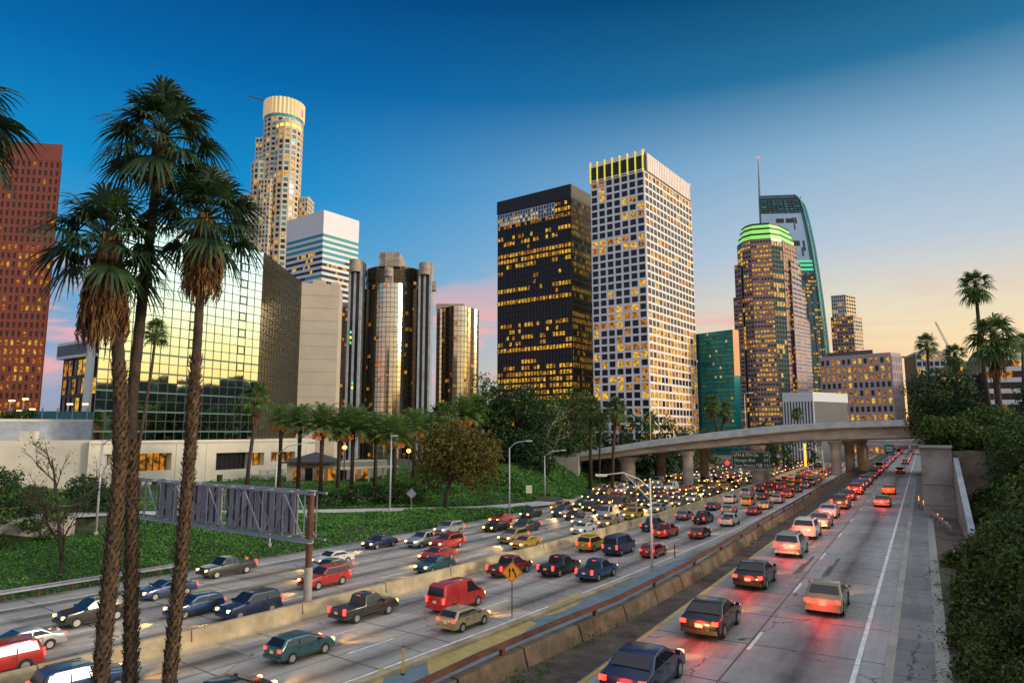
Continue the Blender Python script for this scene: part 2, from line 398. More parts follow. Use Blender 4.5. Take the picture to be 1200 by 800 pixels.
lines('lane_marking', LC, -28, 320, 9.85, .16, ZM, M['white_paint'])
for o in (3.95, 6.9): lines('lane_marking', LC, -28, 300, o, .12, ZM, M['white_paint'], 3.0, 7.0)
lines('lane_marking', LC, -28, 320, -1.6, .14, ZM, M['yellow_paint'])
for o in (-4.43, -7.28, -10.13, -12.98): lines('lane_marking', LC, -26, 300, o, .12, ZM, M['white_paint'], 3.0, 7.0)
lines('lane_marking', LC, -28, 92, -15.9, .15, ZM, M['white_paint'])
lines('lane_marking', LC, 96, 300, -24.0, .15, ZM, M['white_paint'])
lines('lane_marking', LC, 100, 300, -16.2, .12, ZM, M['white_paint'], 3.0, 7.0)
lines('lane_marking', LC, 110, 300, -20.0, .12, ZM, M['white_paint'], 3.0, 7.0)

# centre barrier
mb = MB(); sweep(mb, LC, -28, 320, [(-.36, ZL), (-.36, ZL + .10), (-.22, ZL + .33), (-.13, ZL + .86), (.13, ZL + .86), (.22, ZL + .33), (.36, ZL + .10), (.36, ZL)], 3)
cb = mb.build('median_barrier', M['concrete_warm'])
tag(cb, 'long stained concrete barrier dividing the two directions of the freeway', 'barrier')
for t in np.arange(4, 240, 5.2): mb = MB(); mb.bar(LC.pt(t, -.235, ZL + .32), LC.pt(t, -.14, ZL + .862), .03, .03); mb.bar(LC.pt(t, .235, ZL + .32), LC.pt(t, .14, ZL + .862), .03, .03); mb.bar(LC.pt(t, -.14, ZL + .862), LC.pt(t, .14, ZL + .862), .03, .02); mb.build('joint', M['asphalt'], cb)

# far side guard rail
def rail(name, cv, t0, t1, o, z, label, m=None, both=True, post=2.0, zf=None):
    mb = MB(); sweep(mb, cv, t0, t1, [(o - .03, z + .42), (o + .05, z + .46), (o - .02, z + .56), (o + .05, z + .66), (o - .03, z + .72), (o - .06, z + .57)], 2, zf=zf)
    r = mb.build(name, m or M['steel']); tag(r, label, 'guard rail')
    p = MB(); t = t0
    while t < t1:
        q = cv.pt(t, o - .12, z + (zf(t) if zf else 0)); p.bar(q, q + Vector((0, 0, .8)), .10, .12); t += post * cv.tan(t).y
    pp = p.build('post', M['rust'], r); tag(pp, kind='stuff')
    return r
rail('guard_rail', LC, -26, 43, -18.2, ZL, 'long steel guard rail along the foot of the ivy slope')

# gore between the carriageways: kerb and painted islands
kb = MB(); sweep(kb, LC, 6, 57, [(10.35, ZL), (10.35, ZL + .16), (10.75, ZL + .16), (10.75, ZL)], 3)
tag(kb.build('gore_kerb', M['concrete_warm']), 'low yellowed concrete kerb beside the painted gore area', 'kerb')
struct(strip('gore_pavement', LC, 8, 64, lambda t: 10.8, lambda t: max(11.2, gap_right(t) - .35), ZL + .006, M['gore_blue'], 3))
def gore_patch(t0, t1, f0, f1):
    struct(strip('painted_gore', LC, t0, t1, f0, f1, ZL + .011, M['gore_yellow'], 1.0))
def bulge(t0, t1, a, b):
    return lambda t: a + (b - a) * math.sqrt(max(0, 1 - ((t - (t0 + t1) / 2) / ((t1 - t0) / 2)) ** 2))
for pg in (((500, 778), (503, 768), (514, 760), (560, 745), (620, 727), (630, 730), (606, 746), (566, 768), (530, 784), (503, 790)), ((634, 722), (643, 709), (660, 701), (679, 694), (690, 697), (676, 708), (655, 718)), ((430, 800), (446, 782), (452, 784), (448, 800))):
    mb = MB(); mb.face([(*gp(u, v, ZL), ZL + .011) for u, v in pg][::-1]); struct(mb.build('painted_gore', M['gore_yellow']))

# hills far off to the right, outside the picture but seen in the mirror glass
mb = MB(); nh = 150
for i in range(nh + 1):
    az = R(44 + 92 * i / nh); rr = 430 + 40 * math.sin(i * .7); hh = 47 + 2 * math.sin(i * .45 + 1) + 1.5 * math.sin(i * 1.3) + 1.2 * math.sin(i * 3.1)
    for f, z in ((.80, -2.7), (.90, hh * .55), (.98, hh * .93), (1.05, hh), (1.3, hh * .6), (1.6, -2.7)): mb.v.append((math.sin(az) * rr * f, math.cos(az) * rr * f, z))
    if i:
        for j in range(5): b_ = (i - 1) * 6 + j; mb.f.append((b_, b_ + 1, b_ + 7, b_ + 6)); mb.m.append(0)
struct(mb.build('hills', mat('wooded_hills', (.03, .055, .035), .95, var=.6, vscale=.05)))
M['dirt_shoulder'] = mat('gritty_shoulder', (.07, .058, .046), .95, var=.75, vscale=.9, bump=.5, bscale=15)
# ------------------------------------------------------------------ raised road on the right
mb = MB()
for t_a in range(-30, 330, 4):
    a_, b_ = wall_o(t_a) - .12, wall_o(t_a + 4) - .12
    P_ = [RC.pt(t_a, a_, ZL - .2), RC.pt(t_a, a_, -.02), RC.pt(t_a, 7.2, -.02), RC.pt(t_a + 4, b_, ZL - .2), RC.pt(t_a + 4, b_, -.02), RC.pt(t_a + 4, 7.2, -.02)]
    mb.face([P_[0], P_[3], P_[4], P_[1]]); mb.face([P_[1], P_[4], P_[5], P_[2]])
struct(mb.build('road_embankment', M['concrete']))
struct(strip('raised_road', RC, -30, 330, lambda t: max(-5.5, wall_o(t)), 4.45, 0.0, M['road_right'], 4))
struct(strip('road_shoulder', RC, -30, 330, lambda t: wall_o(t) - .02, -4.0, .006, M['dirt_shoulder'], 4))
mb = MB(); sweep(mb, RC, -30, 130, [(4.45, -.01), (4.45, .035), (4.75, .06), (4.75, -.01)], 4); struct(mb.build('kerb', M['concrete']))
struct(strip('side_path', RC, -30, 130, 4.75, 5.95, .03, M['path_right'], 4))
lines('lane_marking', RC, -30, 320, 3.62, .16, .005, M['white_paint'])
lines('lane_marking', RC, -30, 320, -3.85, .13, .011, M['yellow_paint'])
lines('lane_marking', RC, -28, 300, 0.0, .13, .005, M['white_paint'], 2.6, 8.0)
# dark tyre streaks
mb = MB()
for k in range(4):
    t = random.uniform(38, 70); o = random.uniform(-3, 3); ln = random.uniform(3, 9)
    for q in (-.75, .75): mb.face([RC.pt(t, o + q - .1, .004), RC.pt(t, o + q + .1, .004), RC.pt(t + ln, o + q + .13, .004), RC.pt(t + ln, o + q - .07, .004)])
struct(mb.build('skid_marks', mat('skid_rubber', (.12, .115, .11), .8, var=.3, vscale=2)))

# wall with panels and a rusty rail between raised road and freeway
wb = MB(); t = -28
while t < 300:
    e = t + 3.1
    sweep(wb, RC, t, e - .09, [(-.52, ZL - .1), (-.52, .62), (-.18, .62), (-.08, .25), (0, 0.0), (0, -.3), (-.10, ZL - .1)], 4, of=wall_o); t = e
wl = wb.build('roadside_wall', mat('dirty_brown_concrete', (.15, .11, .065), .9, var=.65, vscale=.8, bump=.4, bscale=6)); tag(wl, 'stained panelled concrete wall with a rusty rail beside the raised road', 'wall')
rb = MB(); sweep(rb, RC, -28, 230, [(-.46, .86), (-.46, 1.0), (-.28, 1.0), (-.28, .86)], 4, of=wall_o); rb.build('top_rail', M['rust'], wl)
pb = MB()
for t in np.arange(-27, 230, 5.3): q = RC.pt(t, wall_o(t) - .37, .62); pb.box((-.09, -.07, 0), (.09, .07, .23), 0, Matrix.Translation(q) @ Matrix.Rotation(RC.rz(t), 4, 'Z'))
pp = pb.build('rail_post', M['rust'], wl); tag(pp, kind='stuff')

# ------------------------------------------------------------------ left slope terrain with the ramp
def interp(x, xs, ys): return float(np.interp(x, xs, ys))
def ramp_o(t): return interp(t, [-30, 20, 38, 45, 62, 90, 100], [44, 39.5, 38.2, 37.2, 30.8, 21.6, 19.5])
def ramp_z(t): return interp(t, [-30, 20, 45, 62, 84, 96], [2.4, 1.1, .3, -.9, -2.3, ZL])
def top_z(t): return interp(t, [-30, 25, 45, 62, 75, 92, 108, 122, 135, 180], [5, 3.4, .8, -1.5, -1.7, .8, 3.2, 3.0, 2.0, 1.5])
def top_zl(t, l):
    k = min(1, max(0, (l - 46) / 12)); k = k * k * (3 - 2 * k); return top_z(t) if t < 62 else top_z(t) * (1 - k) - 1.3 * k
def hnoise(x, y): return .35 * math.sin(x * .31 + 1.3 * math.sin(y * .17)) * math.cos(y * .27 + .6) + .15 * math.sin(x * .9 + y * .7)
def slope_z(t, l):
    """height of the left bank at distance l left of the barrier"""
    e = -left_edge(t); rw = 2.7
    if t < 96:
        r, zr = ramp_o(t), ramp_z(t)
        if l <= r - rw:
            if l <= e: return ZL
            f = (l - e) / max(.5, r - rw - e); zr -= 1.75 * min(1, max(0, (47 - t) / 6)); return ZL + (zr - ZL) * f ** .9 + hnoise(t, l) * .5 * math.sin(math.pi * min(1, f))
        if l <= r + rw: return zr - .05
        f = min(1, (l - r - rw) / 13); f = f * f * (3 - 2 * f)
        return zr + (top_zl(t, l) - zr) * f + hnoise(t, l) * .6 * f
    f = min(1, max(0, (l - e) / 13)); f = f * f * (3 - 2 * f)
    return ZL + (top_zl(t, l) - ZL) * f + hnoise(t, l) * .6 * f
T_ = np.arange(-30, 182, 2.0); Lr = np.concatenate([np.arange(0, 44, 1.1), np.arange(44, 150, 7)])
mb = MB()
for i, t in enumerate(T_):
    for l in Lr:
        ll = -left_edge(t) + l - .02
        p = LC.pt(t, -ll); mb.v.append((p.x, p.y, slope_z(t, ll) + (.0 if l > 0 else -.3)))
nl = len(Lr)
for i in range(len(T_) - 1):
    for j in range(nl - 1): mb.f.append((i * nl + j, (i + 1) * nl + j, (i + 1) * nl + j + 1, i * nl + j + 1)); mb.m.append(0)
struct(mb.build('bank_terrain', M['soil'], smooth=True))
def left_ground(x, y):
    t, o = LC.near(x, y); return slope_z(t, -o) if -o > 18 else ZL
struct(strip('ramp', LC, -30, 99, lambda t: -ramp_o(t) - 2.5, lambda t: -ramp_o(t) + 2.5, lambda t: ramp_z(t) + .03, mat('pale_ramp_concrete', (.48, .46, .43), .8, var=.2, vscale=.4), 3))
for dd in (-2.2, 2.2):
    struct(strip('lane_marking', LC, -30, 95, lambda t: -ramp_o(t) + dd - .06, lambda t: -ramp_o(t) + dd + .06, lambda t: ramp_z(t) + .036, M['white_paint'], 3))

# low wall and iron railing on the ramp's lower side, left part
mb = MB(); n = 30
for i in range(n):
    t0 = -20 + 62 * i / n; t1 = -20 + 62 * (i + 1) / n
    a = LC.pt(t0, -ramp_o(t0) + 2.7); b = LC.pt(t1, -ramp_o(t1) + 2.7)
    for p, q in ((a, b),):
        z0, z1 = ramp_z(t0), ramp_z(t1)
        d = (b - a).normalized(); nn = Vector((d.y, -d.x, 0)) * .18
        mb.face([a + Vector((0, 0, z0 - 1.9)) + nn, b + Vector((0, 0, z1 - 1.9)) + nn, b + Vector((0, 0, z1 + .15)) + nn, a + Vector((0, 0, z0 + .15)) + nn])
        mb.face([a + Vector((0, 0, z0 + .15)) + nn, b + Vector((0, 0, z1 + .15)) + nn, b + Vector((0, 0, z1 + .15)) - nn, a + Vector((0, 0, z0 + .15)) - nn])
        mb.face([b + Vector((0, 0, z1 - 1.9)) - nn, a + Vector((0, 0, z0 - 1.9)) - nn, a + Vector((0, 0, z0 + .15)) - nn, b + Vector((0, 0, z1 + .15)) - nn])
rw_ = mb.build('ramp_wall', M['concrete']); tag(rw_, 'low weathered concrete wall with an iron railing along the ramp', 'wall')
mb = MB()
for i in range(n * 4):
    t = -20 + 62 * i / (n * 4); p = LC.pt(t, -ramp_o(t) + 2.7, ramp_z(t) + .15); mb.bar(p, p + Vector((0, 0, .95)), .04 if i % 8 else .09, .04 if i % 8 else .09)
for hz in (.12, .95):
    for i in range(n):
        t0 = -20 + 62 * i / n; t1 = -20 + 62 * (i + 1) / n
        mb.bar(LC.pt(t0, -ramp_o(t0) + 2.7, ramp_z(t0) + .15 + hz), LC.pt(t1, -ramp_o(t1) + 2.7, ramp_z(t1) + .15 + hz), .06, .06)
mb.build('railing', M['steel_dark'], rw_)

# ------------------------------------------------------------------ right hillside terrain
def right_z(t, o):
    o0 = 6.2 + (1.2 if 30 < t < 45 else 0)
    if o < 5.9: return -.05
    h = interp(t, [-30, 15, 30, 48, 60, 75, 110, 150], [7.5, 5.0, 4.6, 3.6, 3.4, 5.5, 8.0, 8.0])
    start = interp(t, [-30, 46, 54, 66, 70, 74, 130], [7.6, 7.9, 8.6, 8.9, 8.9, 6.6, 6.6])
    if 70 <= t <= 132: base = min(6.2 + max(0, t - 80) * .06, 9)
    else: base = 0
    f = min(1, max(0, (o - start) / 8.0)); f = f ** .8
    z = base + (max(h, base) - base) * f + .08 * max(0, o - start - 8) * (o < 40)
    return z + hnoise(t * 1.7, o * 1.5) * .5 * min(1, max(0, o - start))
mb = MB(); T2 = np.concatenate([np.arange(-30, 70, 2.0), [69.95, 70.4], np.arange(72, 134, 2.0), [150, 180, 240, 320]]); O2 = np.concatenate([np.arange(5.93, 22, .8), np.arange(22, 90, 6)])
T2.sort()
for t in T2:
    for o in O2: p = RC.pt(t, o); mb.v.append((p.x, p.y, right_z(t, max(o, 6.0)) if o > 5.94 else -.05))
no = len(O2)
for i in range(len(T2) - 1):
    for j in range(no - 1): mb.f.append((i * no + j, i * no + j + 1, (i + 1) * no + j + 1, (i + 1) * no + j)); mb.m.append(0)
struct(mb.build('hillside', M['dirt'], smooth=True))

# retaining wall end with its long wing wall, and guard rail with delineators
T0 = RC.rz(72); P0 = RC.pt(70, 5.75)
def rloc(t, o, z): return RC.pt(t, o, z)
wb = MB()
def wall_block(mb, t0, t1, o0, o1, zb, za0, za1, m=0):
    P = [rloc(t0, o0, zb), rloc(t0, o1, zb), rloc(t1, o1, zb), rloc(t1, o0, zb), rloc(t0, o0, za0), rloc(t0, o1, za0), rloc(t1, o1, za1), rloc(t1, o0, za1)]
    n = len(mb.v); mb.v += [tuple(p) for p in P]
    for q in ((0, 1, 2, 3)[::-1], (4, 5, 6, 7), (0, 1, 5, 4), (1, 2, 6, 5), (2, 3, 7, 6), (3, 0, 4, 7)): mb.f.append(tuple(n + i for i in q)); mb.m.append(m)
wall_block(wb, 69.8, 70.3, 5.78, 8.35, -.3, 6.5, 6.5)
wall_block(wb, 70.3, 128, 5.78, 6.1, -.3, 6.5, 9.4)
rwall = wb.build('retaining_wall', mat('grey_stained_concrete', (.27, .25, .235), .9, var=.35, vscale=.5, bump=.3, bscale=4)); tag(rwall, 'tall stained concrete retaining wall end standing at the right of the road', 'wall')
wb = MB(); wall_block(wb, 69.7, 69.8, 5.7, 8.42, 3.1, 3.16, 3.16); wall_block(wb, 69.72, 69.8, 5.7, 8.42, 1.2, 1.26, 1.26); wall_block(wb, 69.5, 70.32, 5.7, 8.42, 6.503, 6.75, 6.75)
wb.build('coping', M['concrete'], rwall)
wb = MB(); wall_block(wb, 52.5, 69.75, 8.43, 8.85, -.3, .75, 5.6)
ww = wb.build('wing_wall', M['rail_top']); tag(ww, 'sloping pale concrete wing wall running down beside the hillside shrubs', 'wall')
wb = MB()
for t in np.arange(54, 69, 1.6): wall_block(wb, t, t + .18, 8.35, 8.428, 0, .75 + (t - 52.5) * .281, .75 + (t - 52.5) * .281)
wb.build('rib', M['bridge'], ww)
mb = MB()
for i in range(10):
    a = Vector((*gp(1074, 592, 0), .6)); b = Vector((*gp(1116, 628, 0), .6)); p = a.lerp(b, i / 10); q = a.lerp(b, (i + 1) / 10)
    mb.bar(p, q, .06, .30); mb.bar(p + Vector((0, 0, .06)), q + Vector((0, 0, .06)), .11, .06); mb.bar(p - Vector((0, 0, .6)), p, .1, .1)
tag(mb.build('end_guard_rail', M['steel']), 'short steel guard rail with yellow markers in front of the concrete wall end', 'guard rail')
for i in range(7):
    u, v = 1077 + i * 5.6, 588 + i * 5.6; x, y = gp(u, v, 0)
    r = empty('delineator', (x, y, 0), 0, 'small yellow delineator post behind the short guard rail at the wall', 'delineator', 'yellow delineators at the wall end')
    d = MB(); d.cyl((0, 0), .035, -.05, .7, 8); d.build('post', M['amber'], r)
    d = MB(); d.cyl((0, 0), .05, .7, .8, 8); d.build('cap', M['trim'], r)

# ------------------------------------------------------------------ bridge over the freeway
BU = [640, 676, 720, 760, 805, 850, 886, 920, 950, 985, 1020, 1050, 1075, 1110]
BT = [534, 530.5, 524, 517.5, 511.5, 506, 502, 498.5, 496, 494, 492.8, 491.8, 491, 490.5]
BB = [542, 540, 535.5, 530.5, 526, 522.5, 519.5, 517, 515.5, 514.5, 513.5, 513, 512.5, 512.5]
def bdepth(u): return 137 - (u - 676) / 400 * 11
br = empty('road_bridge', (0, 0, 0), 0, 'curved concrete road bridge on round columns crossing the whole freeway', 'bridge')
deck, par, gird, slab = MB(), MB(), MB(), MB()
def ring(u, vt, vb):
    D = bdepth(u); x = xat(u, D); zt, zb = zat(vt, D), zat(vb, D); h = zt - zb
    k = (D + 21) / D
    return [(x, D, zt, zb, h), (x * 1.0 + 4.0, D + 21, zt, zb, h)]
Rg = [ring(u, a, b) for u, a, b in zip(BU, BT, BB)]
def loft(mb, secs, m=0):
    k = len(secs[0]); b = len(mb.v)
    for i, sct in enumerate(secs):
        mb.v += [tuple(p) for p in sct]
        if i:
            for j in range(k):
                j2 = (j + 1) % k; mb.f.append((b + (i - 1) * k + j, b + i * k + j, b + i * k + j2, b + (i - 1) * k + j2)); mb.m.append(m)
    mb.f.append(tuple(b + j for j in range(k))); mb.m.append(m); n = (len(secs) - 1) * k
    mb.f.append(tuple(b + n + j for j in range(k))[::-1]); mb.m.append(m)
secs = []; secp = []; secq = []; secr = []; secl = []
for (f, k) in Rg:
    x, y, zt, zb, h = f; x2, y2 = k[0], k[1]
    dx, dy = x2 - x, y2 - y; L_ = math.hypot(dx, dy); ux, uy = dx / L_, dy / L_
    P = lambda d, z: (x + ux * d, y + uy * d, z)
    zd = zt - min(1.0, h * .36)                                   # deck level
    secs.append([P(.9, zb), P(1.8, zb - .25), P(L_ - 1.8, zb - .25), P(L_ - .9, zb), P(L_ - .9, zd - .28), P(.9, zd - .28)])
    secl.append([P(-.16, zd - .16), P(-.002, zd - .16), P(-.002, zd + .02), P(-.16, zd + .02)])
    secr.append([P(0, zd - .278), P(L_, zd - .278), P(L_, zd), P(0, zd)])
    secp.append([P(.06, zd + .002), P(.40, zd + .002), P(.34, zt), P(.10, zt)])
    secq.append([P(L_ - .40, zd + .002), P(L_ - .06, zd + .002), P(L_ - .10, zt), P(L_ - .34, zt)])
lip = MB(); loft(lip, secl); lip.build('fascia_lip', M['concrete'], br)
loft(gird, secs); gird.build('girder', M['bridge'], br)
loft(slab, secr); slab.build('deck', M['concrete'], br)
loft(par, secp); par.build('parapet', M['rail_top'], br)
par = MB(); loft(par, secq); par.build('parapet', M['rail_top'], br)
def bridge_z(u): return zat(interp(u, BU, BB), bdepth(u))
for (u, back, zb, r) in ((805, 2.5, ZL, 1.0), (886, 2.5, ZL, 1.2), (978, 2.5, -.1, .9), (994, 9, -.1, .9), (1008, 17, -.1, .9), (824, 16, ZL, .95), (774, 16, ZL, .95), (735, 4, ZL, 1.5), (893, 16, ZL, 1.1)):
    D = bdepth(u) + back; x = xat(u, D); z1 = bridge_z(u) - .5
    c = MB(); c.cyl((x, D), r, zb, z1 - 1.1, 20); c.build('column', M['bridge'], br)
    c = MB(); c.cyl((x, D), r * 1.0, z1 - 1.098, z1 + .1, 20, r2=r * 1.55); c.build('column_head', M['bridge'], br)
# abutment and painted wall under the left end
mb = MB(); mb.prism([(xat(646, 137), 136.2), (xat(677, 136), 135.5), (xat(677, 136) + 4, 158), (xat(646, 137) - 2, 158)], ZL, zat(535, 136)); mb.build('abutment', M['concrete'], br)
def mural_mat():
    m = mat('painted_mural', (.1, .2, .2), .8); nt = m.node_tree; N = nt.nodes.new; L = nt.links.new
    tc = N('ShaderNodeTexCoord'); n = N('ShaderNodeTexNoise'); n.inputs['Scale'].default_value = .35; n.inputs['Detail'].default_value = 2; n.inputs['Distortion'].default_value = 1.6; L(tc.outputs['Object'], n.inputs[0])
    r = N('ShaderNodeValToRGB'); r.color_ramp.interpolation = 'CONSTANT'; e = r.color_ramp.elements
    for k in range(5): e.new(.5)
    for q, (p, c) in zip(e, ((0, (.02, .05, .06)), (.38, (.03, .16, .17)), (.45, (.30, .06, .03)), (.51, (.04, .20, .20)), (.56, (.42, .22, .05)), (.61, (.05, .06, .10)), (.68, (.25, .25, .22)))): q.position = p; q.color = (*c, 1)
    L(n.outputs[0], r.inputs[0]); L(r.outputs[0], nt.nodes['Principled BSDF'].inputs['Base Color']); return m
mb = MB(); mb.prism([(xat(679, 150), 150), (xat(737, 147), 147), (xat(737, 147), 147.6), (xat(679, 150), 150.6)], ZL, 3.6)
o = mb.build('abutment_wall', mural_mat(), br); o['label'] = 'abutment wall painted with a red and teal mural'
# far overpass
ob = empty('far_overpass', (0, 0, 0), 0, 'distant low overpass crossing the road far beyond the big bridge', 'bridge')
mb = MB(); mb.prism([(85, 262), (230, 226), (232, 238), (87, 274)], 3.2, 4.6); mb.build('deck', M['bridge'], ob)
mb = MB(); mb.prism([(85, 261.8), (230, 225.8), (230.1, 226.2), (85.1, 262.2)], 4.603, 5.6); mb.build('parapet', M['rail_top'], ob)
for x in (100, 131, 190):
    c = MB(); y = 268 - (x - 85) / 145 * 36; c.cyl((x, y), 1.0, ZL, 3.2, 14); c.build('column', M['bridge'], ob)
# ================================================================== buildings
def V2(a, b): return Vector((a, b, 0))
def uh(u, v):                                   # image column at the horizon for a vertical edge seen at (u, v)
    return 600 + (u - 600) * 1.0087 / (cp + sp * (v - 400) / 800)
def direction(deg): return V2(math.sin(R(deg)), math.cos(R(deg)))
def hit_u(P, d, u):                             # distance along d from P to where the vertical plane through column u is met
    k = (u - 600) / 807
    return (k * P.y - P.x) / (d.x - k * d.y)
def footprint(uc, D, ul, ur, ang=36.5, angl=None):
    Pc = V2(xat(uc, D), D); dl, dr = direction((angl if angl is not None else ang - 90)), direction(ang)
    Pl = Pc + dl * hit_u(Pc, dl, ul); Pr = Pc + dr * hit_u(Pc, dr, ur)
    return [Pl, Pc, Pr, Pl + (Pr - Pc)]
class Tower:
    def __init__(s, name, label, cat, base, group=None):
        s.root = empty(name, (base.x, base.y, 0), 0, label, cat, group); s.base = Vector((base.x, base.y, 0))
        s.grids = {}; s.win = []
    def loc(s, p): return p - s.base
    def part(s, name, mb, mats, smooth=False):
        mb.v = [(x - s.base.x, y - s.base.y, z) for x, y, z in mb.v]
        return mb.build(name, mats, s.root, smooth=smooth)
    def core(s, poly, z0, z1, m, name='wall'):
        mb = MB(); mb.prism([(p.x, p.y) for p in poly], z0, z1); return s.part(name, mb, m)
    def facade(s, A, B, z0, z1, nc, nr, pier, span, dep, gm, lit, glass='glass_dark', pane=.06, ends=True, spanlow=0.0):
        """a window wall between plan points A and B (left to right seen from outside): piers and spandrels stand proud, panes sit between"""
        e = (B - A); W = e.length; e.normalize(); n = V2(e.y, -e.x)
        mb = s.grids.setdefault(gm, MB())
        T = Matrix(((e.x, -n.x, 0, A.x), (e.y, -n.y, 0, A.y), (0, 0, 1, 0), (0, 0, 0, 1)))
        cw, ch = W / nc, (z1 - z0) / nr
        if pier > 0:
            for i in range(nc + 1):
                a = i * cw; mb.box((max(0, a - pier / 2), -dep, z0), (min(W, a + pier / 2), 0, z1), 0, T)
        hp = pier / 2
        if span > 0:
            for j in range(nr + 1):
                z = z0 + j * ch; zl, zh = max(z0, z - span / 2), min(z1, z + span / 2)
                if pier > 0 and nc < 60:
                    for i in range(nc): mb.box((i * cw + hp, -dep * .85, zl), ((i + 1) * cw - hp, 0, zh), 0, T)
                else: mb.box((0, -dep * .85, zl), (W, 0, zh), 0, T)
        rz = math.atan2(e.y, e.x)
        for j in range(nr):
            for i in range(nc):
                k = lit(i, j, nc, nr)
                if k is None: continue
                c = A + e * ((i + .5) * cw) + n * pane; c = Vector((c.x, c.y, z0 + (j + .5) * ch))
                s.win.append((c, rz, cw - max(pier, .08), ch - max(span, .08), k if k != 'g' else glass))
    def finish(s, nparts=100, wname='window'):
        for gm, mb in s.grids.items():
            o = s.part('facade_grid', mb, M[gm])
        s.win.sort(key=lambda q: (q[0] - Vector((0, 0, CAMZ))).length)
        cache = {}; n = min(nparts, len(s.win))
        for c, rz, ww, hh, k in s.win[:n]:
            key = (round(ww, 3), round(hh, 3), k)
            if key not in cache:
                mb = MB(); mb.box((-ww / 2, -.02, -hh / 2), (ww / 2, .04, hh / 2)); cache[key] = mb.mesh(wname, M[k])
            o = link(wname, cache[key], s.root, c - s.base, rz)
        rest = s.win[n:]
        if rest:
            keys = sorted({q[4] for q in rest}); mb = MB()
            for c, rz, ww, hh, k in rest:
                ex, ey = math.cos(rz) * ww / 2, math.sin(rz) * ww / 2; z = hh / 2
                mb.face([(c.x - ex, c.y - ey, c.z - z), (c.x + ex, c.y + ey, c.z - z), (c.x + ex, c.y + ey, c.z + z), (c.x - ex, c.y - ey, c.z + z)], keys.index(k))
            o = s.part('window_field', mb, [M[k] for k in keys]); tag(o, kind='stuff')
        return s.root
def lit_rows(seed, p=.35, keys=('lit_a', 'lit_b', 'lit_c'), w=(.6, .3, .1), run=3, rowvar=.8, none=0.0):
    r = random.Random(seed); rows = {}; runs = {}
    def f(i, j, nc, nr):
        if j not in rows: rows[j] = p * (1 - rowvar + 2 * rowvar * r.random())
        k = (i // run, j)
        if k not in runs: runs[k] = r.random() * 1.1
        q = .55 * runs[k] + .45 * r.random()
        if q < rows[j]: return r.choices(keys, w)[0]
        return 'g'
    return f
def roof_box(tw, poly, z0, z1, inset, m, name='roof_plant'):
    c = sum(poly, Vector()) / len(poly); tw.core([c + (p - c) * inset for p in poly], z0, z1, m, name)
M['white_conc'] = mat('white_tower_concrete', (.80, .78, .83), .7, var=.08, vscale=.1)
M['white_conc_lit'] = mat('white_tower_concrete_lit', (.84, .74, .68), .7, var=.08, vscale=.1)  # right face: same white concrete, warm dusk light painted into the colour
M['black_metal'] = mat('black_tower_metal', (.030, .026, .024), .45, .3, spec=.4)
M['black_metal_lit'] = mat('black_tower_metal_lit', (.10, .08, .055), .5, .3)  # right face: same black metal, lighter with dusk light painted in
M['granite_red'] = mat('red_granite', (.19, .042, .026), .5, var=.12, vscale=.15)
M['granite_rose'] = mat('rose_granite', (.36, .23, .23), .6, var=.12, vscale=.1)
M['granite_pale'] = mat('pale_granite', (.66, .54, .42), .7, var=.1, vscale=.1)
M['mauve_conc'] = mat('mauve_concrete', (.40, .32, .34), .7, var=.1, vscale=.1)
M['white_band'] = mat('white_metal_bands', (.72, .68, .74), .5, var=.05, vscale=.1)
M['teal_glass'] = mat('teal_glass', (.02, .23, .27), .12, .55, var=.2, vscale=.08)
M['teal_window'] = mat('teal_window', (.05, .30, .30), .2, .3, spec=.5)
M['mullion_teal'] = mat('teal_spandrel', (.012, .12, .135), .3, .3)
M['strip_glass'] = mat('dark_teal_strip_glass', (.02, .075, .075), .65, spec=.1)
M['mirror'] = mat('mirror_glass', (.76, .87, .87), .03, 1.0, bump=.06, bscale=.35)
M['mirror_side'] = mat('mirror_glass_olive_reflection', (.24, .22, .15), .14, .85, bump=.05, bscale=.4)  # same mirror glass, its dark olive reflection painted into the colour
M['mullion'] = mat('dark_mullion', (.03, .035, .04), .5, .3)
M['bronze_glass'] = mat('bronze_mirror_glass', (.62, .54, .40), .10, 1.0, var=.25, vscale=.25, bump=.08, bscale=.5)
M['bronze_dark'] = mat('dark_bronze_glass', (.10, .07, .04), .15, .8, var=.3, vscale=.2)
M['beige'] = mat('beige_plaster', (.50, .43, .34), .85, var=.10, vscale=.2)
M['podium'] = mat('podium_concrete', (.62, .57, .47), .85, var=.14, vscale=.25)
M['navy_glass'] = mat('navy_tower_glass', (.05, .12, .15), .12, .5, var=.3, vscale=.05)
M['blue_panel'] = mat('pale_blue_glass', (.30, .42, .58), .25, .5, var=.12, vscale=.05)
M['green_glow'] = mat('green_lit_crown', (.2, .6, .1), .5, emis=(.40, 1, .22), estr=.60, sampling=False)
M['teal_glow'] = mat('teal_lit_band', (.1, .6, .4), .5, emis=(.05, .75, .28), estr=.6, sampling=False)
M['crown_glow'] = mat('lit_crown_flutes', (.7, .55, .35), .6, emis=(1, .62, .22), estr=.22, sampling=False)
M['yellow_fin'] = mat('lit_yellow_fin', (.6, .55, .1), .5, emis=(.85, .70, .03), estr=.75, sampling=False)
M['yellow_glow'] = mat('lit_yellow_strip', (1, .8, .1), .5, emis=(1, .62, .04), estr=1.0, sampling=False)
M['orange_sunlight'] = mat('painted_orange_sunlight', (.70, .30, .08), .5)  # low sunlight painted in as an orange colour
M['grey_panel'] = mat('grey_metal_panel', (.085, .09, .105), .5, .2, stretch=(1, 1, 6), var=.2, vscale=.3)
M['roof_white'] = mat('pale_roof_band', (.62, .62, .66), .6)
M['teal_fence'] = mat('teal_fabric', (.03, .13, .16), .8)
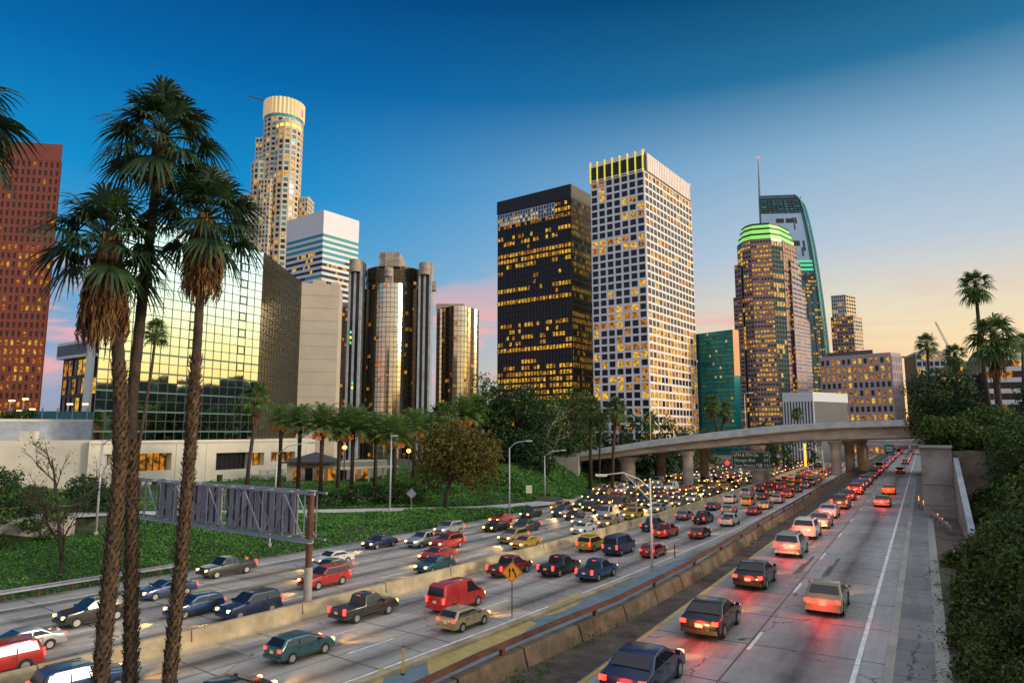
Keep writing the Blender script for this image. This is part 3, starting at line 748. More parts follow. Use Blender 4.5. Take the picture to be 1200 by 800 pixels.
M['red_beacon'] = mat('red_beacon', (1, .1, .1), .4, emis=(1, .05, .08), estr=3, sampling=False)

# ---- white grid tower
fp = footprint(763, 300, 697, 819); zt = zat(178, 300); z0 = -2.7
tw = Tower('office_tower', 'tall white tower with a square concrete window grid and yellow lit roof fins', 'tower', fp[1])
tw.core(fp, z0, zt, M['glass_dark']); zc = zat(200, 300)
r1 = lit_rows(11, .36, ('lit_b', 'lit_a'), (.5, .5), run=2, rowvar=.8); r2_ = lit_rows(12, .40, ('lit_b', 'lit_a'), (.7, .3), run=3, rowvar=.6); r2h = lit_rows(13, .72, ('lit_b', 'lit_a'), (.6, .4), run=3, rowvar=.4)
def r2(i, j, nc, nr): return r2h(i, j, nc, nr) if j < 16 or j == nr - 1 else r2_(i, j, nc, nr)
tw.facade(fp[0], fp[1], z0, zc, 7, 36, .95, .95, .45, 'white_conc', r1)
tw.facade(fp[1], fp[2], z0, zc, 14, 36, .70, 1.05, .24, 'white_conc_lit', r2)
e = (fp[1] - fp[0]); L0 = e.length; e.normalize(); n = V2(e.y, -e.x)
mb = MB(); T = Matrix(((e.x, -n.x, 0, fp[0].x), (e.y, -n.y, 0, fp[0].y), (0, 0, 1, 0), (0, 0, 0, 1)))
mb.box((0, -.6, zt - 1.6), (L0, 0, zt + .3), 0, T); mb.box((0, -.55, zc + .48), (L0, 0, zc + 1.0), 0, T)
tw.part('top_band', mb, M['white_conc'])
for i in range(8):
    a = L0 * i / 7; mb = MB(); mb.box((min(max(0, a - .3), L0 - .6), -1.0, zc - .3), (min(max(.6, a + .3), L0), -.61, zt + .9), 0, T); tw.part('roof_fin', mb, M['yellow_fin'])
mb = MB(); e2 = (fp[2] - fp[1]); L2 = e2.length; e2.normalize(); n2 = V2(e2.y, -e2.x); T2_ = Matrix(((e2.x, -n2.x, 0, fp[1].x), (e2.y, -n2.y, 0, fp[1].y), (0, 0, 1, 0), (0, 0, 0, 1)))
mb.box((2.2, -.5, zc + .6), (L2 - 2.2, 0, zt + .2), 0, T2_)
for i in range(27): a = 2.4 + (L2 - 4.8) * i / 26; mb.box((a - .22, -.75, zc + .7), (a + .22, -.502, zt + .1), 0, T2_)
tw.part('louvre_band', mb, M['white_conc_lit'])
for p in (fp[0], fp[1], fp[2]):
    mb = MB(); mb.cyl((p.x, p.y), .22, zt + .3, zt + 1.5, 8); tw.part('beacon', mb, M['red_beacon'])
tw.finish()

# ---- black tower
fp = footprint(672, 345, 583, 703); zt = zat(217, 345)
tw = Tower('office_tower', 'black slab tower with rows of amber lit windows beside the white grid tower', 'tower', fp[1])
tw.core(fp, z0, zt, M['black_metal']); zc = zat(232, 345)
def lit_black(seed, p):
    f = lit_rows(seed, p, ('lit_a', 'lit_b'), (.65, .35), run=2, rowvar=.9)
    def g(i, j, nc, nr):
        if j in (5, 22, 23): return 'g'
        if j == nr - 3: return 'lit_b' if random.random() < .75 else 'g'
        return f(i, j, nc, nr)
    return g
tw.facade(fp[0], fp[1], z0, zc, 24, 40, .42, 1.25, .35, 'black_metal', lit_black(21, .58))
tw.facade(fp[1], fp[2], z0, zc, 24, 40, .42, 1.1, .35, 'black_metal_lit', lit_black(22, .60))
e = (fp[1] - fp[0]); L0 = e.length; e.normalize(); n = V2(e.y, -e.x); T = Matrix(((e.x, -n.x, 0, fp[0].x), (e.y, -n.y, 0, fp[0].y), (0, 0, 1, 0), (0, 0, 0, 1)))
mb = MB(); mb.box((-.4, -.6, zc), (L0 + .5, 0, zt + .5), 0, T); tw.part('top_band', mb, M['black_metal'])
mb = MB(); mb.box((0, -.5, zc), (L2, 0, zt + .45), 0, Matrix(((e2.x, -n2.x, 0, fp[1].x), (e2.y, -n2.y, 0, fp[1].y), (0, 0, 1, 0), (0, 0, 0, 1)))); tw.part('top_band', mb, M['black_metal_lit'])
mb = MB(); za, zb = zc - 7.6, zc - .8; mb.box((.3, -.75, za), (L0 * .80, -.36, zb), 0, T); scr = tw.part('screen', mb, M['navy_glass'])
mb = MB()
for i in range(23): a = .3 + (L0 * .80 - .3) * i / 22; mb.box((a - .12, -.95, za), (a + .12, -.752, zb), 0, T)
for j in range(4): z = za + (zb - za) * j / 3; mb.box((.3, -.9, z - .12), (L0 * .8, -.751, z + .12), 0, T)
tw.part('screen_frame', mb, M['white_band'])
mb = MB()
for i in range(22):
    for j in range(3):
        if random.random() < (.35 if (j == 2 or i > 14) else .85) and not (i > 13 and j == 2):
            a = .3 + (L0 * .80 - .3) * (i + .2) / 22; mb.box((a, -.80, za + (zb - za) * (j + .15) / 3), (a + .95, -.752, za + (zb - za) * (j + .8) / 3), 0, T)
tw.part('lit_screen_cells', mb, M['lit_c'])
tw.finish()

# ---- white and teal banded tower
fp = footprint(370, 430, 326, 413); zt = zat(247, 430)
tw = Tower('office_tower', 'white tower with dark and teal ribbon windows below a blank white top', 'tower', fp[1])
tw.core(fp, z0, zt, M['glass_dark']); zc = zat(272, 430)
def lit_citi(seed, side):
    r = random.Random(seed)
    def g(i, j, nc, nr):
        if j >= nr - (4 if side else 3): return 'teal_window'
        if side and j == nr - 5 and i < nc * .6: return 'teal_window'
        if not side and i > nc * .55 and j in (6, 7, 8, 9, nr - 9, nr - 8): return 'teal_window'
        return 'lit_a' if r.random() < (.16 if j % 3 else .42) else 'g'
    return g
tw.facade(fp[0], fp[1], z0, zc, 16, 36, 0, 1.85, .4, 'white_band', lit_citi(31, 0))
tw.facade(fp[1], fp[2], z0, zc, 16, 36, 0, 1.85, .4, 'white_band', lit_citi(32, 1))
c = sum(fp, Vector()) / 4; tw.core([c + (p - c) * 1.012 for p in fp], zc, zt + .5, M['white_band'], 'blank_top')
tw.finish()

# ---- red granite tower at the left edge
P = V2(xat(43, 330), 330); d = direction(80); A = P - d * 62
tw = Tower('office_tower', 'dark red granite tower with a square window grid at the far left', 'tower', P)
zt = zat(170, 330); poly = [A, P, P + direction(-48) * 40, A + direction(-48) * 40]
tw.core(poly, z0, zt, M['glass_brown']); zc = zt - 9
f0 = lit_rows(41, .55, ('lit_a', 'lit_b'), (.35, .65), run=2, rowvar=.9)
def lit_red(i, j, nc, nr):
    if j < 13: return f0(i, j, nc, nr)
    return f0(i, j, nc, nr) if j < 24 and random.random() < .5 else ('lit_b' if random.random() < .05 else 'g')
tw.facade(A, P, z0, zc, 24, 34, 1.25, 1.7, .5, 'granite_red', lit_red, 'glass_brown')
tw.core([A + V2(.1, -.5), P + V2(.5, -.5), P + direction(-48) * 40, A + direction(-48) * 40], zc, zt, M['granite_red'], 'blank_top')
tw.core([P, P + V2(.55, -.1), P + direction(-48) * 40 + V2(.55, 0), P + direction(-48) * 40], z0, zc, M['granite_red'], 'side_wall')
tw.finish()

# ---- round topped pale granite tower (tallest on the left)
D = 620.; cx = xat(uh(330, 200), D); px = D / 807
tw = Tower('skyscraper', 'tallest pale stone tower with stepped rounded shoulders and a lit fluted crown', 'tower', V2(cx, D))
def ngon(c, r, n=20, ph=0): return [c + V2(math.cos(2 * math.pi * (k + ph) / n) * r, math.sin(2 * math.pi * (k + ph) / n) * r) for k in range(n)]
def drum(c, r, zb, zt, n, fl, lit, gm, pier=.9, span=1.5, cols=1, glass='glass_dark', dep=.5, core='glass_dark'):
    poly = ngon(c, r, n); tw.core(poly, zb, zt, M[core])
    for k in range(n):
        a, b = poly[k], poly[(k + 1) % n]; e = (b - a).normalized(); nn = V2(e.y, -e.x)
        if nn.dot(-((a + b) / 2)) > -.05 * ((a + b) / 2).length: tw.facade(a, b, zb, zt, cols, fl, pier, span, dep, gm, lit, glass)
def lib(seed, p=.25):
    r = random.Random(seed)
    def g(i, j, nc, nr):
        q = r.random()
        if q < p: return 'lit_a' if q < p * .7 else 'lit_c'
        return 'teal_window' if q < p + .30 else 'g'
    return g
Z = lambda v: zat(v, D)
c0 = V2(cx, D)
drum(c0, 17.6, z0, Z(146), 20, 62, lib(51, .18), 'granite_pale', 1.9, 2.0)
drum(c0 + V2(9.5, -13), 11.0, z0, Z(156), 12, 56, lib(52, .22), 'granite_pale', 1.9, 1.9)
drum(c0 + V2(-14.5, -9), 9.5, z0, Z(199), 12, 48, lib(53, .22), 'granite_pale', 1.7, 1.9)
for (ua, ub, vt, dy, sd_) in ((299, 312, 166, -6, 54), (316, 328, 222, -24, 55), (286, 300, 233, -10, 56), (354, 364.5, 236, -8, 57)):
    a = V2(xat(uh(ua, 240), D) - 0, D + dy); b = V2(xat(uh(ub, 240), D), D + dy - 2)
    poly = [a, b, b + V2(0, 18), a + V2(0, 18)]; tw.core(poly, z0, Z(vt), M['glass_dark'])
    fl = int((Z(vt) - z0) / 4.2); tw.facade(a, b, z0, Z(vt), 3, fl, 1.2, 1.6, .5, 'granite_pale', lib(sd_, .25))
    tw.facade(b, b + V2(0, 18), z0, Z(vt), 4, fl, 1.2, 1.6, .5, 'granite_pale', lib(sd_ + 20, .2))
    tw.core([a + V2(-.4, -.4), b + V2(.4, -.4), b + V2(.4, 18), a + V2(-.4, 18)], Z(vt), Z(vt) + 1.2, M['granite_pale'], 'coping')
mb = MB(); mb.cyl((cx, D), 17.9, Z(146), Z(142.5), 32); tw.part('crown_base', mb, M['teal_window'])
mb = MB(); star = []
for k in range(64):
    rr = 19.0 if k % 2 else 17.6; t = 2 * math.pi * k / 64; star.append((cx + rr * math.cos(t), D + rr * math.sin(t)))
mb.prism(star, Z(142.5), Z(123.5)); tw.part('crown', mb, M['crown_glow'])
mb = MB(); mb.cyl((cx + 9.5, D - 13), 11.3, Z(156), Z(153), 24); tw.part('shoulder_cap', mb, M['granite_pale'])
mb = MB(); mb.cyl((cx + 9.5, D - 13), 11.35, Z(160.5), Z(157.2), 24); tw.part('lit_strip', mb, M['yellow_glow'])
mb = MB(); mb.cyl((cx - 14.5, D - 9), 9.7, Z(199), Z(197), 24); tw.part('shoulder_cap', mb, M['granite_pale'])
for q in (-18.5, 18.5):
    mb = MB(); mb.cyl((cx + q, D - 3), .6, Z(139), Z(131), 8); tw.part('beacon', mb, M['red_beacon'])
mb = MB(); mb.bar((cx - 14, D - 6, Z(123)), (cx - 30, D - 8, Z(117.5)), .9); mb.bar((cx - 30, D - 8, Z(117.5)), (cx - 31, D - 8, Z(117)), 1.4); tw.part('roof_crane_arm', mb, M['rust'])
tw.finish()

# ---- mirror glass building with concrete podium
D = 140.; gc = V2(xat(299, D), D); gd = direction(29.4); gl = gc - gd * 32.4; sdirn = direction(-1.8); gs = gc + sdirn * 29
zt, zb = zat(296, D), zat(514.5, D)
tw = Tower('glass_building', 'mirror glass office block reflecting the bright sunset sky above a concrete podium', 'building', gc)
back = gl + V2(-8, 40)
mb = MB()
gn = V2(gd.y, -gd.x)
def vquad(mb, A, B, za, zb_, m=0): mb.face([(A.x, A.y, za), (B.x, B.y, za), (B.x, B.y, zb_), (A.x, A.y, zb_)], m)
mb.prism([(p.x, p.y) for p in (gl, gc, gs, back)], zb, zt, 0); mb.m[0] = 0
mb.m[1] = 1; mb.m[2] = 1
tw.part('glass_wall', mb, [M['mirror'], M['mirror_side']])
mb = MB()
def grid(mb, A, B, z0_, z1_, nc, nr, w, d):
    e = (B - A); W = e.length; e.normalize(); n = V2(e.y, -e.x); T = Matrix(((e.x, -n.x, 0, A.x), (e.y, -n.y, 0, A.y), (0, 0, 1, 0), (0, 0, 0, 1)))
    for i in range(nc + 1): a = W * i / nc; mb.box((a - w / 2, -d, z0_), (a + w / 2, .0, z1_), 0, T)
    for j in range(nr + 1): z = z0_ + (z1_ - z0_) * j / nr; mb.box((-.02, -d * .8, z - w / 2), (W + .02, .0, z + w / 2), 0, T)
    return T, W
T, W = grid(mb, gl, gc, zb, zt, 18, 23, .13, .07); grid(mb, gc, gs, zb, zt, 15, 23, .11, .06)
tw.part('mullion_grid', mb, M['mullion'])
T, W18 = grid(MB(), gl, gc, zb, zt, 18, 23, .13, .07); cw, ch = W18 / 18, (zt - zb) / 23
for col in (9, 15):
    for row in range(2, 23, 2):
        mb = MB(); a, z = col * cw, zb + row * ch
        for q in ((a, z, a + cw, z + .2), (a, z + ch - .2, a + cw, z + ch), (a, z + .2, a + .16, z + ch - .2), (a + cw - .16, z + .2, a + cw, z + ch - .2)): mb.box((q[0], -.14, q[1]), (q[2], -.075, q[3]), 0, T)
        tw.part('vent_window', mb, M['mullion'])
mb = MB()
for row in range(0, 9, 2): z = zb + (row + .86) * ch; mb.box((.05, -.085, z), (W18, -.072, z + .16), 0, T)
tw.part('slab_edge_strips', mb, mat('pale_teal_slab_edges', (.07, .19, .18), .5))
mb = MB(); r_ = random.Random(5)
for i in range(18):
    for j in range(23):
        a, z = i * cw, zb + j * ch; q_ = r_.gauss(0, .0035) * cw; p_ = r_.gauss(0, .0035) * ch
        mb.face([T @ Vector((a, -.028 - q_, z)), T @ Vector((a + cw, -.028 + q_ - p_ * .3, z)), T @ Vector((a + cw, -.028 + q_ + p_ * .7, z + ch)), T @ Vector((a, -.028 - q_ + p_, z + ch))])
pn_ = tw.part('glass_panes', mb, M['mirror']); tag(pn_, kind='stuff')
# podium: walls with recessed openings
def wall_holes(mb, T, W, za, zb_, holes, depth, mi=0, backs=1):
    xs = sorted({0, W, *[h[0] for h in holes], *[h[1] for h in holes]}); zs = sorted({za, zb_, *[h[2] for h in holes], *[h[3] for h in holes]})
    F = lambda a, d, z: tuple(T @ Vector((a, -d, z)))
    for i in range(len(xs) - 1):
        for j in range(len(zs) - 1):
            a0, a1, b0, b1 = xs[i], xs[i + 1], zs[j], zs[j + 1]; cxm, czm = (a0 + a1) / 2, (b0 + b1) / 2
            if any(h[0] < cxm < h[1] and h[2] < czm < h[3] for h in holes): continue
            mb.face([F(a0, 0, b0), F(a1, 0, b0), F(a1, 0, b1), F(a0, 0, b1)], mi)
    for h in holes:
        a0, a1, b0, b1 = h[:4]
        for p, q in (((a0, b0), (a1, b0)), ((a1, b0), (a1, b1)), ((a1, b1), (a0, b1)), ((a0, b1), (a0, b0))):
            mb.face([F(p[0], 0, p[1]), F(p[0], -depth, p[1]), F(q[0], -depth, q[1]), F(q[0], 0, q[1])], mi)
pA = gl + gn * 1.2 - gd * 1.0; pB = gc + gn * 1.2 + gd * 12.5; pW = (pB - pA).length; pe = gd
PT = Matrix(((pe.x, -gn.x, 0, pA.x), (pe.y, -gn.y, 0, pA.y), (0, 0, 1, 0), (0, 0, 0, 1)))
def ua(u): return hit_u(pA, pe, u)
def uz(u, v): a = ua(u); return zat(v, (pA + pe * a).y)
holes = []
for (u0, u1, v0, v1) in ((119, 134, 532, 545), (155, 203, 531, 558), (255, 294, 530, 550), (297, 311, 530, 545), (319, 347, 529, 545), (257, 264, 556, 568), (182, 197, 561, 571)):
    holes.append((ua(u0), ua(u1), uz((u0 + u1) / 2, v1), uz((u0 + u1) / 2, v0)))
ptop = zb + .02
mb = MB(); wall_holes(mb, PT, pW, z0, ptop, holes, 1.6)
for (a0, a1, b0, b1) in holes: pass
q = [pA, pB, pB + V2(-3, 18), pA + V2(-10, 30)]
mb.face([(p.x, p.y, ptop) for p in q]); vquad(mb, q[1], q[2], z0, ptop); vquad(mb, q[3], q[0], z0, ptop)
tw.part('podium', mb, M['podium'])
for k, (a0, a1, b0, b1) in enumerate(holes):
    mb = MB(); mb.box((a0, 1.55, b0), (a1, 1.75, b1), 0, PT); wo = tw.part('window', mb, M[('glass_dark', 'lit_b', 'glass_dark', 'lit_b', 'lit_b', 'glass_dark', 'glass_dark')[k]])
    mb = MB(); n = max(2, int((a1 - a0) / 1.1))
    for i in range(n + 1): a = a0 + (a1 - a0) * i / n; mb.box((max(a0, a - .06), 1.40, b0), (min(a1, a + .06), 1.548, b1), 0, PT)
    mb.v = [(x - tw.base.x, y - tw.base.y, z) for x, y, z in mb.v]; mb.build('frame', M['mullion'], wo)
    if k in (1, 4): 
        mb = MB(); mb.box((a0 + .02, -.02, b0 + .02), (a1 - .02, .22, b0 + .95), 0, PT); tw.part('balustrade', mb, M['podium'])
a0 = ua(297); b1, b0 = uz(320, 546), uz(320, 560)
mb = MB(); mb.box((a0, -2.6, b0), (pW + 1.2, -.01, b0 + 1.0), 0, PT); mb.box((a0, -2.6, b0 + 1.6), (pW + 1.2, -2.2, b0 + 1.9), 0, PT)
for i in range(9): a = a0 + (pW + 1 - a0) * i / 8; mb.box((a, -2.55, b0 + 1.0), (a + .2, -2.3, b0 + 1.6), 0, PT)
tw.part('balcony', mb, M['podium'])
mb = MB(); mb.box((ua(331), -2.5, z0), (ua(331) + .8, -1.7, b0 - .01), 0, PT); mb.box((a0 + .3, -2.5, z0), (a0 + 1.1, -1.7, b0 - .01), 0, PT); tw.part('balcony_column', mb, M['podium'])
mb = MB()
for i in range(1, 15):
    a = pW * i / 15
    if not any(h[0] - .1 < a < h[1] + .1 for h in holes): mb.box((a - .03, -.006, z0), (a + .03, .004, ptop - .6), 0, PT)
mb.box((.02, -.006, ptop - 2.3), (pW, .004, ptop - 2.24), 0, PT) if False else None
tw.part('form_joint', mb, M['steel_dark'])
mb = MB(); mb.box((.3, -.12, ptop - .55), (pW, .02, ptop - .35), 0, PT); tw.part('cornice', mb, M['beige'])
tw.finish()

# ---- beige slab with the orange lit base
D = 195.; a, b = V2(xat(342, D), D), V2(xat(392, D + 3), D + 3)
tw = Tower('slab_building', 'plain windowless beige slab with faint horizontal joints beside the round glass towers', 'building', a)
c2 = b + direction(-10) * 14; zt = zat(331, D)
mb = MB(); mb.prism([(p.x, p.y) for p in (a, b, c2, a + (c2 - b))], z0, zt); tw.part('wall', mb, M['beige'])
e = (b - a).normalized(); n = V2(e.y, -e.x); T = Matrix(((e.x, -n.x, 0, a.x), (e.y, -n.y, 0, a.y), (0, 0, 1, 0), (0, 0, 0, 1))); W = (b - a).length
mb = MB()
for j in range(10): z = zat(345 + j * 15, D); mb.box((0, -.05, z), (W, 0, z + .12), 0, T)
tw.part('joint_line', mb, M['mauve_conc'])
mb = MB(); mb.box((W * .35, -.04, zt), (W * .62, 2, zt + 1.0), 0, T); mb.box((W * .8, .5, zt), (W * .98, 3, zt + .8), 0, T); tw.part('roof_plant', mb, M['beige'])
tw.finish()
tw = Tower('entrance_pavilion', 'low beige pavilion with a dark hipped roof glowing orange behind the date palms', 'building', V2(xat(350, 128), 128))
a, b = V2(xat(338, 130), 130), V2(xat(432, 138), 138)
mb = MB(); mb.prism([(a.x, a.y), (b.x, b.y), (b.x + 2, b.y + 10), (a.x, a.y + 10)], z0, 2.2); tw.part('wall', mb, M['beige'])
mb = MB(); mb.prism([(a.x - .8, a.y - .8), (a.x + 9, a.y - .2), (a.x + 8, a.y + 9), (a.x, a.y + 9)], 2.2, 2.5); tw.part('eaves', mb, M['steel_dark'])
mb = MB(); P = [(a.x - .8, a.y - .8, 2.5), (a.x + 9, a.y - .2, 2.5), (a.x + 8, a.y + 9, 2.5), (a.x, a.y + 9, 2.5)]; top = (a.x + 4.2, a.y + 4.2, 4.2)
for i in range(4): mb.face([P[i], P[(i + 1) % 4], top])
tw.part('roof', mb, M['steel_dark'])
e = (b - a).normalized(); n = V2(e.y, -e.x); T = Matrix(((e.x, -n.x, 0, a.x), (e.y, -n.y, 0, a.y), (0, 0, 1, 0), (0, 0, 0, 1)))
for i in range(7):
    mb = MB(); mb.box((1.2 + i * 2.2, -.06, -1.2), (2.6 + i * 2.2, .02, 1.2), 0, T); tw.part('window', mb, M['lit_b' if i % 3 != 1 else 'glass_dark'])
mb = MB(); mb.box((7, -9, 1.2), (19, -5, 1.5), 0, T)
for i in range(5): mb.box((7.2 + i * 2.8, -8.8, z0), (7.5 + i * 2.8, -8.5, 1.2), 0, T)
tw.part('canopy', mb, M['beige'])
tw.finish()

# ---- round bronze glass hotel towers
D = 245.
def glass_drum(c, r, za, zb_, mg, nseg, fl, name='glass_drum', gridm='mullion'):
    mb = MB(); poly = ngon(c, r, nseg); mb.prism([(p.x, p.y) for p in poly], za, zb_); tw.part(name, mb, M[mg])
    g = MB()
    for k in range(nseg):
        a, b = poly[k], poly[(k + 1) % nseg]; e = (b - a).normalized(); nn = V2(e.y, -e.x)
        if nn.dot(-((a + b) / 2)) < -.1 * a.length: continue
        g.bar((a.x, a.y, za), (a.x, a.y, zb_), .12); 
        for j in range(1, fl): z = za + (zb_ - za) * j / fl; g.bar((a.x, a.y, z), (b.x, b.y, z), .10, .16)
    tw.part('mullion_grid', g, M[gridm])
    return poly
def scatter_lit(c, r, za, zb_, nseg, fl, prob, seed):
    rr = random.Random(seed); poly = ngon(c, r + .06, nseg)
    for k in range(nseg):
        a, b = poly[k], poly[(k + 1) % nseg]; e = (b - a).normalized(); nn = V2(e.y, -e.x)
        if nn.dot(-((a + b) / 2)) < .15 * a.length: continue
        for j in range(fl):
            if rr.random() < prob:
                p = (a + b) / 2; tw.win.append((Vector((p.x, p.y, za + (zb_ - za) * (j + .5) / fl)), math.atan2(e.y, e.x), (b - a).length * .8, (zb_ - za) / fl * .6, 'lit_b'))
ZD = lambda v: zat(v, D)
def hx(u, v=400): return xat(uh(u, v), D)
c = V2(hx(458.5), D + 4)
tw = Tower('hotel_tower', 'largest round bronze glass hotel tower with concrete lift shafts and a concrete crown', 'tower', c)
glass_drum(c, 10.3, z0, ZD(316), 'bronze_dark', 36, 36); scatter_lit(c, 10.3, z0, ZD(330), 36, 34, .12, 61)
glass_drum(c + V2(.2, -6.4), 6.0, z0, ZD(337), 'bronze_glass', 26, 36, 'glass_bay'); scatter_lit(c + V2(.2, -6.4), 6.0, z0, ZD(337), 26, 34, .05, 62)
for q, sc_ in ((-8.2, 3.2), (8.6, 3.2)):
    glass_drum(c + V2(q, -3.2), sc_, z0, ZD(340), 'bronze_dark', 14, 36, 'glass_bay')
mb = MB(); mb.cyl((c.x, c.y), 10.6, ZD(331), ZD(329), 36); mb.cyl((c.x, c.y), 10.5, ZD(340), ZD(338.5), 36); tw.part('dark_band', mb, M['bronze_dark'])
mb = MB(); mb.box((c.x - 3.6, c.y - 12.3, ZD(318)), (c.x + 3.7, c.y + 3, ZD(302.5))); mb.box((c.x - 1.2, c.y - 12.6, ZD(337)), (c.x + 1.4, c.y - 5, ZD(318) - .02))
mb.box((c.x - 1.3, c.y - 12.8, ZD(318.5)), (c.x + 1.2, c.y - 12.31, ZD(302.2))); mb.cyl((c.x, c.y - 12.4), 1.5, ZD(330), ZD(321), 14)
tw.part('crown_block', mb, M['bridge'])
for i in range(5): 
    mb = MB(); x = c.x - 7 + i * 1.0; mb.bar((x, c.y, ZD(316)), (x + .4, c.y, ZD(316) + 1.5 + (i % 3)), .12); tw.part('antenna', mb, M['steel_dark'])
for (u0, u1, vt) in ((412, 427, 310), (492.5, 507, 313.5)):
    xa, xb = hx(u0), hx(u1); wd = xb - xa
    mb = MB(); mb.box((xa, D - 7, ZD(vt + 14)), (xb, D, ZD(vt))); mb.cyl(((xa + xb) / 2, D - 7), wd * .42, ZD(vt + 14) + .05, ZD(vt) - .05, 16); tw.part('lift_shaft_cap', mb, M['bridge'])
    mb = MB()
    for f in (0, .40, .84): mb.box((xa + wd * f, D - 7.2, z0), (xa + wd * (f + .16), D - 1, ZD(vt + 14) - .01))
    tw.part('lift_shaft', mb, M['rail_top'])
    mb = MB(); mb.box((xa + .1, D - 6.6, z0), (xb - .1, D - 1.2, ZD(vt + 14) - .02)); tw.part('lift_shaft_glass', mb, M['glass_dark'])
mb = MB(); mb.box((hx(505), D - 5, ZD(343)), (hx(511.5), D - 2, ZD(333))); tw.part('shaft_block', mb, M['bridge'])
for k, (v, m) in enumerate(((392, 'teal_glow'), (398, 'yellow_glow'), (404, 'teal_glow'), (450, 'teal_glow'), (455, 'yellow_glow'))):
    mb = MB(); x = hx(416 + (k > 2) * 3.5); mb.cyl((x, D - 7.1), .35, ZD(v + 2), ZD(v - 1), 10); tw.part('lift_light', mb, M[m])
tw.finish(100)
c = V2(hx(533, 410), D + 12)
tw = Tower('hotel_tower', 'smaller round bronze glass hotel tower at the right of the largest one', 'tower', c)
glass_drum(c, 7.9, z0, ZD(357), 'bronze_dark', 30, 30); scatter_lit(c, 7.9, z0, ZD(357), 30, 30, .12, 63)
glass_drum(c + V2(.6, -4.6), 4.3, z0, ZD(356), 'bronze_glass', 20, 30, 'glass_bay'); scatter_lit(c + V2(.6, -4.6), 4.3, z0, ZD(356), 20, 30, .08, 64)
glass_drum(c + V2(6.2, -3.2), 1.6, z0, ZD(358), 'bronze_glass', 10, 30, 'glass_bay'); glass_drum(c + V2(-5.6, -3.8), 2.0, z0, ZD(358), 'bronze_glass', 10, 30, 'glass_bay')
mb = MB(); mb.box((c.x - 8, c.y - 3, ZD(357)), (c.x + 2.6, c.y + 5, ZD(350.5))); tw.part('roof_block', mb, M['bridge'])
tw.finish()
c = V2(hx(399, 410), D + 16)
tw = Tower('hotel_tower', 'dark round glass hotel tower half hidden behind the beige slab', 'tower', c)
glass_drum(c, 5.4, z0, ZD(353), 'bronze_dark', 24, 30); scatter_lit(c, 5.4, z0, ZD(353), 24, 30, .25, 65)
mb = MB(); mb.box((c.x - 4, c.y - 4, ZD(353)), (c.x + 6, c.y + 4, ZD(347))); tw.part('roof_block', mb, M['bridge'])
tw.finish()

# ---- teal glass block
fp = footprint(863, 330, 815, 870, 60, -40); zt = zat(386, 330)
tw = Tower('office_block', 'dark teal glass office block behind the bridge with one sunlit orange end', 'building', fp[1])
tw.core(fp, z0, zt, M['teal_glass'])
tw.facade(fp[0], fp[1], z0, zt, 24, 28, .14, .9, .10, 'mullion_teal', lit_rows(71, .10, ('lit_c', 'lit_a'), (.8, .2), run=2), 'teal_glass', pane=.03)
mb = MB(); a, b = fp[1], fp[2]; vquad(mb, a + V2(.2, -.1), b + V2(.2, -.1), zat(440, 330), zt); tw.part('end_sunlight_patch', mb, M['orange_sunlight'])  # orange sheet stands for sunlight on the upper end wall
tw.finish(60)

# ---- rose granite tower with the green crown
D = 385.; m_ = D / 807
tw = Tower('office_tower', 'stepped rose granite tower with a green lit crown in front of the glass skyscraper', 'tower', V2(xat(906, D), D))
def U(u, dd=0.0): return V2(xat(u, D + dd), D + dd)
Zb = lambda v: zat(v, D)
A0, A1, A2, A3, A4, A5 = U(874, 14), U(880, 6), U(890, 1), U(915, -2), U(928, 2), U(944, 16)
body = [A0, A1, A2, A3, A4, A5, U(940, 40), U(880, 40)]
rl = lambda s_, p: lit_rows(s_, p, ('lit_a', 'lit_b'), (.75, .25), run=2, rowvar=.7)
tw.core(body, z0, Zb(280), M['glass_dark'])
nf = 44
tw.facade(A0, A1, z0, Zb(281), 2, nf, .25, .5, .3, 'mullion', rl(81, .3), 'teal_window')
tw.facade(A1, A2, z0, Zb(281), 3, nf, .5, 1.5, .5, 'granite_rose', rl(82, .55))
tw.facade(A2, A3, z0, Zb(281), 7, nf, .5, 1.5, .5, 'granite_rose', rl(83, .66))
tw.facade(A3, A4, z0, Zb(283), 4, nf, .2, .4, .3, 'mullion', rl(84, .35), 'strip_glass')
tw.facade(A4, A5, z0, Zb(281), 5, nf, .7, 1.5, .5, 'granite_rose', rl(85, .55))
for (ul, vt, k) in ((869.5, 306, 1), (866.5, 345, 2)):
    a, b = U(ul, 12 - k), U(877, 8 - k); pl = [a, b, U(880, 30), U(ul + 4, 30)]; tw.core(pl, z0, Zb(vt), M['granite_rose'], 'shoulder'); tw.facade(a, b, z0, Zb(vt), 2, 38, .5, 1.6, .4, 'granite_rose', rl(86 + k, .3))
for (ur, vt, k) in ((948.5, 300, 1), (952, 333, 2), (955.5, 372, 3)):
    a, b = U(937, 7 - k), U(ur, 20 - k); pl = [a, b, U(ur, 38), U(935, 38)]; tw.core(pl, z0, Zb(vt), M['granite_rose'], 'shoulder'); tw.facade(a, b, z0, Zb(vt), 3, 36, .7, 1.7, .4, 'mauve_conc', rl(90 + k, .4))
for k, (v0, v1, sc_) in enumerate(((280, 275.5, 1.0), (272.5, 268.5, .93), (266.5, 262.5, .86))):
    cc = sum(body, Vector()) / 8; pl = [cc + (p - cc) * (sc_ * .96) for p in body]
    tw.core(pl, Zb(v0), Zb(v1), M['green_glow'], 'lit_crown_band')
    tw.core([cc + (p - cc) * (sc_ * .965) for p in body], Zb(v1) + .02, Zb(v1) + 1.1, M['mullion'], 'crown_ledge')
mb = MB(); cc = sum(body, Vector()) / 8
tw.finish()

